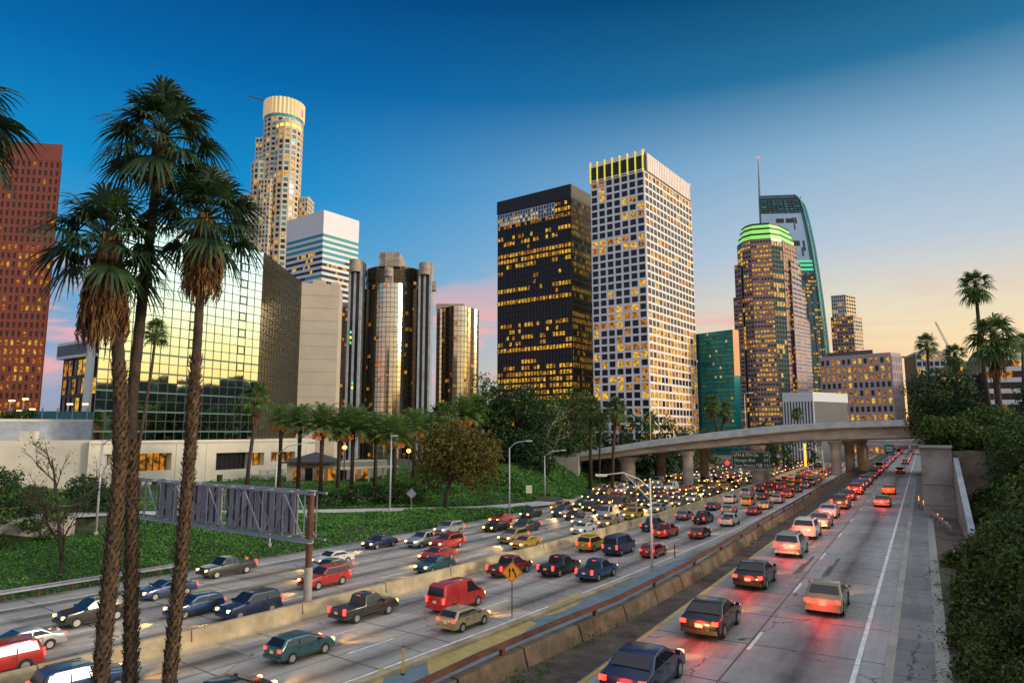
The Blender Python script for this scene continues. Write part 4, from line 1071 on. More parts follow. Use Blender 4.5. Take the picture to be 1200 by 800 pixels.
# ---- tall sail shaped glass skyscraper with spire
D = 540.
tw = Tower('skyscraper', 'tall curved sail shaped glass skyscraper with a thin spire and crane on top', 'tower', V2(xat(930, D), D))
Ze = lambda v: zat(v, D)
edge = [(229, 940), (234, 947), (246, 951), (262, 955), (285, 960), (315, 965), (350, 970), (390, 975), (430, 979), (470, 982), (505, 983)]
def ue(v): return interp(v, [q[0] for q in edge], [q[1] for q in edge])
def xe(v, u, dd=0): return xat(uh(u, v), D + dd)
dp = 34
lv = [505, 470, 430, 390, 350, 330, 315, 300, 285, 270, 262, 252, 246, 240, 236, 232, 229.5]
def fpt(v, f, dd=0):            # f 0..1 across the front face
    xl = xat(uh(893, 300), D) + 0; xr = xe(v, ue(v)); front_r = xr - 8.5
    return Vector((xl + (front_r - xl) * f, D - 3 * f + dd, Ze(v)))
secs = []
for v in lv:
    a, b = fpt(v, 0), fpt(v, 1); xr = xe(v, ue(v)); secs.append([(a.x, a.y, a.z), (b.x, b.y, b.z), (xr, b.y + 12, b.z), (xr + 3, b.y + dp, b.z), (a.x + dp * .42, a.y + dp, a.z)])
mb = MB(); loft(mb, secs); mb.f = [f[::-1] for f in mb.f]; tw.part('glass_wall', mb, M['navy_glass'])
def front_panel(name, v0, v1, f0, f1, m, off=.3):
    mb = MB(); n = 6
    for i in range(n):
        va, vb = v0 + (v1 - v0) * i / n, v0 + (v1 - v0) * (i + 1) / n
        mb.face([fpt(va, f0, -off), fpt(va, f1, -off), fpt(vb, f1, -off), fpt(vb, f0, -off)])
    tw.part(name, mb, M[m])
front_panel('pale_glass', 307, 251, .02, .93, 'blue_panel')
for (v0, v1, f0, f1) in ((262, 257, .35, .52), (262, 257, .56, .72), (263, 256, .76, .80), (270, 256, .72, .745), (287, 283, .45, .58), (289, 283, .62, .78), (295, 283, .84, .88), (301, 291, .80, .83)):
    front_panel('plant_opening', v0, v1, f0, f1, 'mullion', .5)
for v0 in (318, 313, 308.5): front_panel('lit_band', v0, v0 - 2.6, .25, .97, 'teal_glow', .45)
r_ = random.Random(99)
for v in np.arange(322, 470, 4.2):
    for f in np.arange(.04, .98, .055):
        if r_.random() < .42:
            p = fpt(v, f, -.35); tw.win.append((Vector((p.x, p.y, p.z)), 0.0, 2.0, 1.5, 'lit_a' if r_.random() < .7 else 'lit_b'))
for v in np.arange(262, 440, 4.6):
    xr = xe(v, ue(v)); b = fpt(v, 1)
    if r_.random() < .75: tw.win.append((Vector(((b.x * .55 + xr * .45) + .3, b.y + 5.2, b.z)), math.atan2(12, xr - b.x), 4.0, 1.6, 'lit_b' if r_.random() < .6 else 'teal_window'))
mb = MB()
for v in np.arange(234, 330, 2.6):
    if 251 < v < 322: continue
    a, b = fpt(v, 0, -.5), fpt(v, 1, -.5); mb.bar(a, b, .3, .5)
for f in np.arange(0, 1.01, .1):
    mb.bar(fpt(251, f, -.5), fpt(233, f, -.5), .35)
    mb.bar(fpt(322, f, -.5), fpt(505, f, -.5), .3)
tw.part('mullion_grid', mb, M['mullion'])
for v in np.arange(236, 252, 3.2):
    for f in np.arange(.06, .95, .13):
        if r_.random() < .5: front_panel('crown_pane', v + 1.6, v, f, f + .09, 'teal_window', .55)
mb = MB()
for i in range(len(lv) - 1):
    b0, b1 = fpt(lv[i], 1), fpt(lv[i + 1], 1); x0, x1 = xe(lv[i], ue(lv[i])), xe(lv[i + 1], ue(lv[i + 1]))
    mb.bar((x0, b0.y + 11.7, b0.z), (x1, b1.y + 11.7, b1.z), 1.1); mb.bar((b0.x, b0.y - .5, b0.z), (b1.x, b1.y - .5, b1.z), .7)
tw.part('edge_fin', mb, M['teal_window'])
mb = MB(); x = xat(uh(890.5, 230), D + 8); mb.tube([(x, D + 8, Ze(290)), (x, D + 8, Ze(232)), (x, D + 8, Ze(181))], [1.6, 1.3, .35], 8); tw.part('spire', mb, M['rail_top'])
mb = MB(); mb.cyl((x, D + 8), .7, Ze(181), Ze(179.5), 8); tw.part('beacon', mb, M['red_beacon'])
mb = MB(); y = D + 12; mb.bar((xat(uh(899, 230), y), y, Ze(230)), (xat(uh(918, 228), y), y, Ze(227.5)), .9); mb.bar((xat(uh(922, 230), y), y, Ze(230.5)), (xat(uh(936, 228), y), y, Ze(228)), .8); mb.bar((xat(uh(936, 228), y), y, Ze(228)), (xat(uh(938.5, 225), y), y, Ze(225)), .7); tw.part('roof_crane', mb, M['steel_dark'])
tw.finish(100)

# ---- stepped tan tower behind
D = 590.
tw = Tower('office_tower', 'distant tan stepped tower just right of the curved glass skyscraper', 'tower', V2(xat(990, D), D))
fp = footprint(uh(1000, 380), D, uh(974, 380), uh(1010, 380), 55, -60); tw.core(fp, z0, zat(370, D), M['glass_brown'])
tw.facade(fp[0], fp[1], z0, zat(370, D), 8, 34, .8, 1.4, .4, 'granite_rose', lit_rows(101, .5, run=2)); tw.facade(fp[1], fp[2], z0, zat(370, D), 5, 34, .8, 1.4, .4, 'granite_pale', lit_rows(102, .6, run=2))
fp = footprint(uh(991, 350), D + 4, uh(974, 350), uh(1002, 350), 55, -60); tw.core(fp, zat(371, D), zat(344, D), M['glass_dark'])
tw.facade(fp[0], fp[1], zat(370, D), zat(344, D), 7, 6, .7, 1.0, .4, 'roof_white', lit_rows(103, .2)); tw.facade(fp[1], fp[2], zat(370, D), zat(344, D), 4, 6, .7, 1.0, .4, 'crown_glow', lit_rows(104, .5))
tw.finish(60)

# ---- mauve grid block on the right
D = 330.; fp = footprint(1050, D, 966, 1062, 58, -47); zt = zat(416, D)
tw = Tower('office_block', 'wide mauve concrete block with a regular grid of square windows and flat roof', 'building', fp[1])
tw.core(fp, z0, zt, M['glass_brown'])
tw.facade(fp[0], fp[1], z0, zt, 13, 12, 1.1, 1.35, .28, 'mauve_conc', lit_rows(111, .62, ('lit_b', 'lit_a'), (.6, .4), run=2), 'glass_dark'); tw.facade(fp[1], fp[2], z0, zt, 6, 12, .9, 1.35, .5, 'mauve_conc', lit_rows(112, .2), 'glass_dark')
c = sum(fp, Vector()) / 4; tw.core([c + (p - c) * 1.008 for p in fp], zt, zt + 1.4, M['mauve_conc'], 'parapet')
a, b = fp[0] + (fp[1] - fp[0]) * .15 + V2(3, 8), fp[0] + (fp[1] - fp[0]) * .80 + V2(3, 8); tw.core([a, b, b + V2(4, 14), a + V2(4, 14)], zt + 1.3, zt + 4.2, M['steel_dark'], 'roof_plant')
tw.finish()

# ---- low grey hall with pale roof band
D = 235.; fp = footprint(955, D, 920, 995, 55, -50); zt = zat(459, D); zc = zat(470, D)
tw = Tower('hall', 'low grey windowless hall with thin fins and a pale roof band behind the bridge', 'building', fp[1])
tw.core(fp, z0, zc, M['grey_panel']); c = sum(fp, Vector()) / 4; tw.core([c + (p - c) * 1.03 for p in fp], zc, zt, M['roof_white'], 'roof_band')
e = (fp[1] - fp[0]); W = e.length; e.normalize(); n = V2(e.y, -e.x); T = Matrix(((e.x, -n.x, 0, fp[0].x), (e.y, -n.y, 0, fp[0].y), (0, 0, 1, 0), (0, 0, 0, 1)))
for i in range(11):
    mb = MB(); a = W * i / 10; mb.box((a - .2, -.5, z0), (a + .2, 0, zc - .01), 0, T); tw.part('fin', mb, M['roof_white'])
tw.finish()

# ---- small dark block on the left with a white column
D = 175.; fp = footprint(103, D, 69, 136, 36.5); zt = zat(398, D)
tw = Tower('office_block', 'small dark block with an overhanging top floor and a white corner column', 'building', fp[1])
tw.core(fp, z0, zt, M['glass_dark'])
tw.facade(fp[0], fp[1], z0, zat(417, D), 6, 6, .2, 1.0, .3, 'black_metal', lit_rows(121, .4, ('lit_a', 'lit_b'), (.6, .4), run=2)); tw.facade(fp[1], fp[2], z0, zat(417, D), 3, 6, .25, 1.0, .3, 'black_metal', lit_rows(122, .55, ('lit_a',), (1,), run=3))
ov = [fp[0] + V2(-1.6, -1.2), fp[1] + V2(-.2, -1.6), fp[2] + V2(1.2, -1.0), fp[3]]
tw.core(ov, zat(417, D), zat(414, D), M['roof_white'], 'overhang_sill'); tw.core(ov, zat(413.9, D), zat(401, D), M['glass_dark'], 'top_floor'); tw.core(ov, zat(400.9, D), zat(397.5, D), M['roof_white'], 'roof_edge')
mb = MB(); mb.box((fp[1].x - .6, fp[1].y - 2.3, z0), (fp[1].x + 1.0, fp[1].y - 1.2, zat(398, D) + .3)); tw.part('corner_column', mb, M['roof_white'])
tw.finish()

# ---- parking structure and low walls on the left
tw = Tower('parking_deck', 'low pale concrete parking deck with a grey green upper wall at far left', 'building', V2(xat(50, 112), 112))
a, b = V2(xat(-60, 104), 104), V2(xat(122, 112), 112)
mb = MB(); mb.prism([(a.x, a.y), (b.x, b.y), (b.x - 4, b.y + 20), (a.x - 5, a.y + 20)], z0, zat(516, 108)); tw.part('lower_wall', mb, M['podium'])
mb = MB(); mb.prism([(a.x - 1, a.y + 6), (b.x - 2, b.y + 6), (b.x - 4, b.y + 19), (a.x - 5, a.y + 19)], zat(516, 108), zat(494, 116)); tw.part('upper_wall', mb, M['rail_top'])
mb = MB(); mb.box((xat(18, 114), 112.5, zat(516, 110)), (xat(48, 114), 114.5, zat(505, 112))); tw.part('plant_box', mb, M['podium'])
mb = MB(); mb.prism([(a.x, a.y + 8), (b.x - 2, b.y + 7.6), (b.x - 4, b.y + 18), (a.x - 5, a.y + 18)], zat(494, 116), zat(491, 116)); tw.part('roof_edge', mb, M['podium'])
tw.finish()
fe = empty('fabric_fence', (0, 0, 0), 0, 'teal fabric fence along the roof of the low parking deck', 'fence')
a, b = V2(xat(16, 120), 119), V2(xat(114, 122), 123); za, zb_ = zat(491.5, 120), zat(481.5, 120)
for i in range(6):
    p = a.lerp(b, i / 6); q = a.lerp(b, (i + 1) / 6); mb = MB(); mb.prism([(p.x + .1, p.y), (q.x - .1, q.y), (q.x - .1, q.y + .08), (p.x + .1, p.y + .08)], za, zb_); mb.build('panel', M['teal_fence'], fe)
for i in range(7):
    p = a.lerp(b, i / 6); mb = MB(); mb.cyl((p.x, p.y), .12, za, zb_ + .6, 8); mb.build('post', M['steel'], fe)

# ---- far right buildings with crane
D = 300.
def block(ul, ur, vt, D, label, gm, seed, p, nc, nr, keys=('lit_a', 'lit_b'), pier=.6, span=1.4, glass='glass_dark'):
    global tw
    a, b = V2(xat(ul, D), D + 6), V2(xat(ur, D), D); zt = zat(vt, D)
    tw = Tower('office_block', label, 'building', b); pl = [a, b, b + V2(8, 25), a + V2(8, 25)]
    tw.core(pl, z0, zt, M['glass_dark']); tw.facade(a, b, z0, zt, nc, nr, pier, span, .5, gm, lit_rows(seed, p, keys, (.7, .3), run=2), glass)
    tw.core([a + V2(-.3, -.6), b + V2(.3, -.6), b + V2(8, 25), a + V2(8, 25)], zt, zt + 1, M[gm], 'parapet'); tw.finish(40)
block(1088, 1122, 413, 360, 'pale block with two rows of windows behind the right hand trees', 'roof_white', 131, .3, 6, 14)
block(1118, 1136, 440, 300, 'narrow block with glowing yellow floors between the right hand palm trunks', 'mullion', 134, .85, 4, 12, ('lit_a', 'lit_c'), .2, .8)
block(1135, 1176, 427, 320, 'brown scaffolded block with amber lit floors behind the nearest right palm', 'granite_rose', 132, .6, 9, 13)
block(1172, 1235, 418, 280, 'white banded block with dark ribbon windows at the right edge', 'roof_white', 133, .3, 9, 9, ('lit_b', 'lit_c'), 0, 1.9)
cr = empty('tower_crane', (xat(1104, 420), 420, 0), 0, 'pale construction crane jib leaning above the right hand palms', 'crane')
mb = MB(); a = at(1111, 405, 420) - Vector((xat(1104, 420), 420, 0)); b = at(1096, 377, 420) - Vector((xat(1104, 420), 420, 0))
for q in (Vector((-.7, 0, 0)), Vector((.7, 0, 0)), Vector((0, .7, .7))): mb.bar(a + q, b + q * .5, .3)
for i in range(12):
    p = a.lerp(b, i / 12); q = a.lerp(b, (i + 1) / 12); mb.bar(p + Vector((-.7, 0, 0)), q + Vector((.7, 0, 0)), .2)
mb.build('jib', M['pale_pole'], cr)
mb = MB(); mb.box((a.x - .9, -.9, z0), (a.x + .9, .9, a.z)); mb.build('mast', M['pale_pole'], cr)
# ================================================================== vegetation
def np_mesh(name, verts, faces4, mats, mi=None, smooth=False):
    me = bpy.data.meshes.new(name); nv, nf = len(verts), len(faces4)
    me.vertices.add(nv); me.vertices.foreach_set('co', np.asarray(verts, np.float32).ravel())
    me.loops.add(nf * 4); me.loops.foreach_set('vertex_index', np.asarray(faces4, np.int32).ravel())
    me.polygons.add(nf); me.polygons.foreach_set('loop_start', np.arange(0, nf * 4, 4, dtype=np.int32)); me.polygons.foreach_set('loop_total', np.full(nf, 4, np.int32))
    for m in (mats if isinstance(mats, (list, tuple)) else [mats]): me.materials.append(m)
    if mi is not None: me.polygons.foreach_set('material_index', np.asarray(mi, np.int32))
    me.update(calc_edges=True); me.validate(); return me
def unit(a): return a / np.maximum(np.linalg.norm(a, axis=-1, keepdims=True), 1e-9)
def leaf_geo(P, nrm, size, aspect=.55, g=rng):
    N = len(P); size = np.broadcast_to(size, (N,))[:, None]
    t = unit(np.cross(nrm, g.normal(size=(N, 3)))); b = unit(np.cross(nrm, t))
    k = nrm * size * .12
    V = np.stack([P - t * size * .5, P + b * size * aspect * .5 + k, P + t * size * .5, P - b * size * aspect * .5 + k], 1).reshape(-1, 3)
    return V, np.arange(N * 4).reshape(-1, 4)
def leaf_object(name, P, nrm, size, m, aspect=.55, parent=None, mi=None, loc=None):
    V, F = leaf_geo(P, nrm, size, aspect); return link(name, np_mesh(name, V, F, m, mi), parent, loc)

# ---- ivy on the left bank and grass at its foot
def bank_ivy():
    g = np.random.default_rng(3); bt = bpy.data.objects['bank_terrain'].data; co = np.empty(len(bt.vertices) * 3); bt.vertices.foreach_get('co', co); V = co.reshape(len(T_), nl, 3)
    n = 560000; ti = g.uniform(9, 88, n); lj = g.beta(1.0, 1.3, n) * (nl - 8); i, j = ti.astype(int), lj.astype(int); fi, fj = (ti - i)[:, None], (lj - j)[:, None]
    P = V[i, j] * (1 - fi) * (1 - fj) + V[i + 1, j] * fi * (1 - fj) + V[i, j + 1] * (1 - fi) * fj + V[i + 1, j + 1] * fi * fj
    t = T_[0] + 2 * ti; le = np.array([-left_edge(q) for q in T_]); l = np.interp(t, T_, le) + np.where(lj < 40, lj * 1.1, 44)
    ro = np.interp(t, T_, [ramp_o(q) for q in T_]); d = P[:, 1]
    patch = np.sin(P[:, 0] * .23 + 1.5 * np.sin(P[:, 1] * .11)) * np.sin(P[:, 1] * .19 + .8)
    keep = ~((t < 100) & (np.abs(l - ro) < 3.15)) & (d > 24) & (g.random(n) < np.clip(80 / np.maximum(d, 1), 0, 1)) & (lj > .2) & (g.random(n) < np.where(patch < -.62, .35, 1.0))
    lump = .12 + .22 * (np.sin(t * .8 + l * .5) * np.sin(l * 1.1 - t * .3) + 1) * .5 + .25 * (patch > .45)
    P = P + np.stack([0 * d, 0 * d, g.random(n) ** .7 * lump], 1); Sz = np.maximum(.09, d * .0026) * g.uniform(.6, 1.5, n)
    P, Sz = P[keep], Sz[keep]
    nrm = unit(g.normal(size=(len(P), 3)) * .5 + np.array([.30, -.40, .8]))
    return P, nrm, Sz
P, nrm, Sz = bank_ivy()
tag(leaf_object('ivy', P, nrm, Sz, M['ivy'], .8), 'dense green ivy covering the bank left of the freeway', 'ivy', kind='stuff')

# ---- shrub mass on the right hillside
def hill_shrubs():
    g = np.random.default_rng(5); P = []; Nn = []; Sz = []
    t = 5.0
    lumps = []
    for _ in range(760):
        t = 6 + 125 * g.random() ** 1.25; st = interp(t, [-30, 10, 46, 54, 66, 70, 74, 130], [6.9, 6.9, 7.4, 9.6, 9.8, 9.4, 7.2, 7.2])
        o = st + 12 * g.random() ** 1.25
        if t > 70: o += 1.9
        p = RC.pt(t, o); r = g.uniform(.7, 1.35) + .5 * (o > st + 2.5)
        if o < st + 1.2: r = min(r, .8)
        lumps.append((p.x, p.y, right_z(t, o) + r * .35, r))
    for (x, y, z, r) in lumps:
        d = math.hypot(x, y); s = max(.085, min(.34, d * .0050)); n = int(min(1500, max(90, 2.6 * 4 * math.pi * r * r * .6 / (s * s * .55))))
        dirs = unit(g.normal(size=(n, 3))); dirs[:, 2] = np.abs(dirs[:, 2]) * 1.0 - .35 * (g.random(n) < .45)
        rad = r * (.72 + .36 * g.random(n)) * (1 + .22 * np.sin(dirs[:, 0] * 7 + x) * np.cos(dirs[:, 1] * 6 + y))
        P.append(np.array([x, y, z]) + dirs * rad[:, None] * np.array([1, 1, .95])); Nn.append(unit(dirs + g.normal(size=(n, 3)) * .6)); Sz.append(s * g.uniform(.7, 1.4, n))
    return np.concatenate(P), np.concatenate(Nn), np.concatenate(Sz)
P, nrm, Sz = hill_shrubs(); mi = (rng.random(len(P)) < .022).astype(int)
Sz = np.where(mi == 1, Sz * .7, Sz)
tag(leaf_object('shrubbery', P, nrm, Sz, [M['shrub'], M['flower']], .6, mi=mi), 'dense dark green flowering shrubs covering the hillside at right', 'shrubbery', kind='stuff')
# weeds in the dirt strips
def weeds():
    g = np.random.default_rng(8); P = []; Sz = []
    for _ in range(170):
        side = g.random() < .45
        if side: t = g.uniform(18, 60); o = -5.75 + g.random() * .5
        else: t = g.uniform(15, 50); o = g.uniform(6.2, 7.6)
        p = RC.pt(t, o); n = int(g.uniform(20, 70)); r = g.uniform(.1, .35)
        q = g.normal(size=(n, 3)) * [r, r, r * .5]; q[:, 2] = np.abs(q[:, 2]) + .05
        P.append(q + np.array([p.x, p.y, 0 if side else right_z(t, o)])); Sz.append(g.uniform(.06, .16, n))
    P = np.concatenate(P); Sz = np.concatenate(Sz); return P, unit(g.normal(size=(len(P), 3)) + [0, 0, .5]), Sz
P, nrm, Sz = weeds(); tag(leaf_object('weeds', P, nrm, Sz, M['ivy'], .35), 'sparse green weeds along the dirt edges of the raised road', 'weeds', kind='stuff')

# ---- fan palms
def fan_crown_mesh(name, Rr, nfan, nseg, sub, seed, m, low=118):
    g = random.Random(seed); mb = MB()
    for k in range(nfan):
        az = k * 2.39996 + g.uniform(-.25, .25); el = R(80 - low * (k / nfan) ** .85 + g.uniform(-8, 8))
        d = Vector((math.cos(az) * math.cos(el), math.sin(az) * math.cos(el), math.sin(el)))
        lp = Rr * g.uniform(.50, .68); droop = .10 + .16 * (k / nfan)
        pts = [Vector((0, 0, .12 * Rr * (1 - k / nfan))) + d * (lp * f) + Vector((0, 0, -droop * Rr * f * f * 1.2)) for f in (0, .5, 1)]
        mb.tube(pts, [.022 * Rr, .016 * Rr, .010 * Rr], 3, 0, cap=False)
        hub = pts[2]; fd = (pts[2] - pts[1]).normalized(); sd_ = fd.cross(Vector((0, 0, 1)));
        if sd_.length < .1: sd_ = Vector((1, 0, 0))
        sd_.normalize(); up = sd_.cross(fd).normalized(); tw_ = g.uniform(-.5, .5); sd_ = (sd_ * math.cos(tw_) + up * math.sin(tw_)).normalized(); up = sd_.cross(fd)
        bl = Rr * g.uniform(.48, .64)
        for s_ in range(nseg):
            a = R(-118 + 236 * s_ / (nseg - 1)) + g.uniform(-.05, .05)
            dd = (fd * math.cos(a) + sd_ * math.sin(a) + up * (.22 * math.cos(a * 1.3) + g.uniform(-.05, .05))).normalized()
            L_ = bl * (.80 + .2 * math.cos(a)) * g.uniform(.85, 1.08); wd = L_ * 3.6 / nseg * .62
            wv = dd.cross(up).normalized(); prev = None
            for q in range(sub + 1):
                f = q / sub; p = hub + dd * (L_ * f) + Vector((0, 0, -L_ * (.55 + .25 * k / nfan) * max(0, f - .38) ** 1.6 * 1.5))
                w = wd * (math.sin(math.pi * min(1, .12 + f * .62)) * (1 - f ** 3) + .03) * .5
                cur = (p - wv * w, p + wv * w)
                if prev: mb.face([prev[0], prev[1], cur[1], cur[0]])
                prev = cur
    return mb.mesh(name, m)
def skirt_mesh(name, r0, r1, ln, n, seed):
    """dead brown fronds hanging under the crown"""
    g = random.Random(seed); mb = MB()
    for k in range(n):
        az = g.uniform(0, 2 * math.pi); z0_ = -g.random() ** 1.2 * ln * .62; f0 = -z0_ / ln
        L_ = ln * g.uniform(.25, .45); c = Vector((math.cos(az), math.sin(az), 0)); rr = r0 + (r1 - r0) * math.sin(math.pi * min(1, .15 + f0 * .8)) * g.uniform(.75, 1.1)
        w = g.uniform(.014, .042) * ln ** .5 * .62; wv = Vector((-c.y, c.x, 0)); prev = None; tw_ = g.uniform(-.8, .8)
        wv = (wv * math.cos(tw_) + c * math.sin(tw_))
        for q in range(4):
            f = q / 3; p = c * (rr * (.35 + .65 * min(1, f * 1.8)) * (1 - .28 * f * f)) + Vector((g.uniform(-.02, .02) * ln, g.uniform(-.02, .02) * ln, z0_ - L_ * f + .12 * ln * (1 - f) * (f < .3)))
            ww = w * (1 - .75 * f); cur = (p - wv * ww, p + wv * ww)
            if prev: mb.face([prev[0], prev[1], cur[1], cur[0]])
            prev = cur
    return mb.mesh(name, M['skirt'])
def near_palm(crown_uv, trunk_px, D, Rr, skirt, seed, label, rough_from, rad):
    P = [at(u, v, D) for u, v in trunk_px]; base = P[-1]; top = at(*crown_uv, D)
    r = empty('fan_palm', base, 0, label, 'palm tree', 'tall fan palms standing in front of the freeway')
    loc = [p - base for p in [top] + P]
    # smooth path
    pts = []; 
    for i in range(len(loc) - 1):
        for f in np.linspace(0, 1, 14, endpoint=False): pts.append(loc[i].lerp(loc[i + 1], f))
    pts.append(loc[-1]); zs = [p.z for p in pts]
    for _ in range(6): pts = [pts[0]] + [(pts[i - 1] + pts[i] * 2 + pts[i + 1]) / 4 for i in range(1, len(pts) - 1)] + [pts[-1]]
    g = random.Random(seed); n = len(pts)
    def rr(z):
        return rad[0] + (rad[1] - rad[0]) * min(1, max(0, (loc[0].z - z) / loc[0].z)) ** .7
    mb = MB(); mb.tube(pts, [rr(p.z) * (1 + .05 * math.sin(i * 2.3)) for i, p in enumerate(pts)], 14, 0)
    zr = at(600, rough_from, D).z - base.z
    zz = .1
    while zz < zr:
        i = min(range(n), key=lambda q: abs(pts[q].z - zz)); c = pts[i]; r0 = rr(zz); c = Vector((c.x, c.y, zz))
        j = i - 1 if i else 0
        if abs(pts[j].z - pts[i].z) > 1e-4 and i:
            f = (zz - pts[i].z) / (pts[j].z - pts[i].z); q = pts[i].lerp(pts[j], f); c = Vector((q.x, q.y, zz))
        for k in range(9):
            a = 2 * math.pi * (k + (int(zz / .11) % 2) * .5 + g.uniform(-.12, .12)) / 9; d = Vector((math.cos(a), math.sin(a), 0)); s_ = Vector((-d.y, d.x, 0))
            L_ = g.uniform(.09, .17); w = g.uniform(.035, .065); out = g.uniform(.02, .085)
            p0 = c + d * (r0 * .96); tip = p0 + d * out + Vector((0, 0, L_)) + s_ * g.uniform(-.03, .03)
            mb.face([p0 - s_ * w, p0 + s_ * w, tip + s_ * w * .45, tip - s_ * w * .45], 1)
            mb.face([tip - s_ * w * .45, tip + s_ * w * .45, p0 + s_ * w * .8 + Vector((0, 0, L_ * .9)) - d * .02, p0 - s_ * w * .8 + Vector((0, 0, L_ * .9)) - d * .02], 1)
        zz += .11
    mb.build('trunk', [M['palm_trunk'], M['palm_boot']], r)
    link('crown', fan_crown_mesh('crown', Rr, 33, 24, 4, seed, M['fan'], 96 if skirt else 125), r, loc[0])
    if skirt: link('skirt', skirt_mesh('skirt', .10, skirt[1], skirt[0], int(skirt[2]), seed + 1), r, loc[0] + Vector((0, 0, .05)) + Vector(skirt[3] if len(skirt) > 3 else (0, 0, 0)))
    return r
near_palm((190, 165), [(188, 200), (181, 235), (168, 340), (154, 474), (154, 640), (153, 800), (150, 1040)], 16.0, 1.55, (1.2, .30, 300), 401, 'tallest fan palm with a slender smooth upper trunk', 520, (.10, .145))
near_palm((124, 285), [(128, 320), (138, 400), (141, 470), (141, 540), (131, 660), (117, 800), (95, 1040)], 15.3, 1.5, (2.5, .58, 1500, (.10, 0, -.1)), 402, 'fan palm with the broadest hanging brown skirt and thick rough trunk', 430, (.12, .160))
near_palm((243, 258), [(241, 280), (235, 340), (230, 420), (222, 540), (212, 660), (198, 800), (180, 1040)], 15.7, 1.35, (2.0, .52, 1200, (-.05, 0, -.1)), 403, 'fan palm with a round brown skirt under the crown, in front of the glass building', 418, (.08, .145))
near_palm((-70, 122), [(-70, 160), (-74, 400), (-78, 800), (-82, 1040)], 14.5, 1.65, None, 404, 'fan palm of which only drooping frond tips show at the upper left edge', 500, (.16, .25))

far_crowns = [fan_crown_mesh('crown', 1.0, 34, 13, 3, 500 + k, M['fan_far']) for k in range(3)]
far_skirts = [skirt_mesh('skirt', .08, .36, 1.9, 200, 520), skirt_mesh('skirt', .08, .26, 1.2, 150, 521)]
def far_palm(px, D, rpx, label, skirt=0, group=None, k=0, zb=None):
    top = at(*px[0], D); P = [at(u, v, D) for u, v in px]; base = P[-1].copy()
    gz = zb if zb is not None else base.z
    r = empty('fan_palm', (base.x, base.y, gz), k * 1.1, label, 'palm tree', group); Rr = rpx * D / 807
    inv = Matrix.Rotation(-k * 1.1, 3, 'Z'); loc = [inv @ (p - Vector((base.x, base.y, gz))) for p in P]
    loc[-1].z = min(loc[-1].z, 0) if zb is None else -.1
    mb = MB(); n = len(loc); mb.tube(loc, [Rr * .085 + (Rr * .05) * i / (n - 1) for i in range(n)], 8); mb.build('trunk', M['palm_trunk'], r, smooth=True)
    c = link('crown', far_crowns[k % 3], r, loc[0]); c.scale = (Rr,) * 3
    if skirt is not None:
        s_ = link('skirt', far_skirts[skirt], r, loc[0]); s_.scale = (Rr,) * 3
    return r
far_palm([(183, 388), (178, 430), (165, 510), (153, 590), (150, 620)], 70, 17, 'slim leaning fan palm seen between the tall palm trunks before the glass building', 1)
far_palm([(300, 465), (297, 505), (291, 550), (288, 585)], 98, 19, 'single fan palm with a long grey skirt standing by the podium balcony', 0, k=1)
far_palm([(1143, 335), (1147, 380), (1154, 440), (1162, 500)], 100, 21, 'tallest fan palm on the right, rising above its neighbours', 1, 'fan palms on the right hillside', 2)
far_palm([(1165, 395), (1166, 430), (1170, 470), (1175, 520)], 74, 31, 'nearest and widest fan palm on the right hillside', 0, 'fan palms on the right hillside', 0)
far_palm([(1086, 402), (1088, 430), (1090, 500)], 130, 14, 'small fan palm above the dark tree next to a lamp on the right', None, 'fan palms on the right hillside', 1)
far_palm([(1119, 416), (1121, 440), (1125, 500)], 112, 15, 'fan palm with a thick dark crown before the yellow lit block', 0, 'fan palms on the right hillside', 2)
far_palm([(1198, 402), (1199, 440), (1200, 500)], 110, 14, 'fan palm cut by the right edge of the picture', 1, 'fan palms on the right hillside', 1)
G2 = 'fan palms at the left end of the bridge'
far_palm([(692, 478), (692, 520), (692, 575)], 126, 17, 'first fan palm from the left in front of the bridge abutment', 1, G2, 0, ZL)
far_palm([(705, 492), (703, 520), (702, 575)], 128, 11, 'short thin fan palm between two taller ones before the painted abutment', 1, G2, 1, ZL)
far_palm([(722, 478), (719, 520), (717, 575)], 124, 16, 'rightmost fan palm in front of the painted abutment wall', 0, G2, 2, ZL)
far_palm([(834, 472), (838, 490), (842, 515)], 185, 12, 'left one of two skirted fan palms before the teal glass block', 0, None, 0)
far_palm([(850, 479), (847, 495), (844, 515)], 188, 11, 'right one of two skirted fan palms before the teal glass block', 0, None, 1)
far_palm([(934, 484), (935, 495), (936, 512)], 186, 8, 'small fan palm in front of the low grey hall', 1, None, 2)
far_palm([(762, 492), (763, 510), (764, 530)], 175, 12, 'spiky palm in front of the foot of the white grid tower', None, None, 2)
far_palm([(516, 486), (516, 520), (516, 580)], 118, 19, 'dark fan palm rising behind the olive brown tree', 0, None, 1)
far_palm([(560, 478), (560, 520), (560, 580)], 124, 19, 'fan palm with a pale skirt right of the smaller round hotel tower', 0, None, 2)

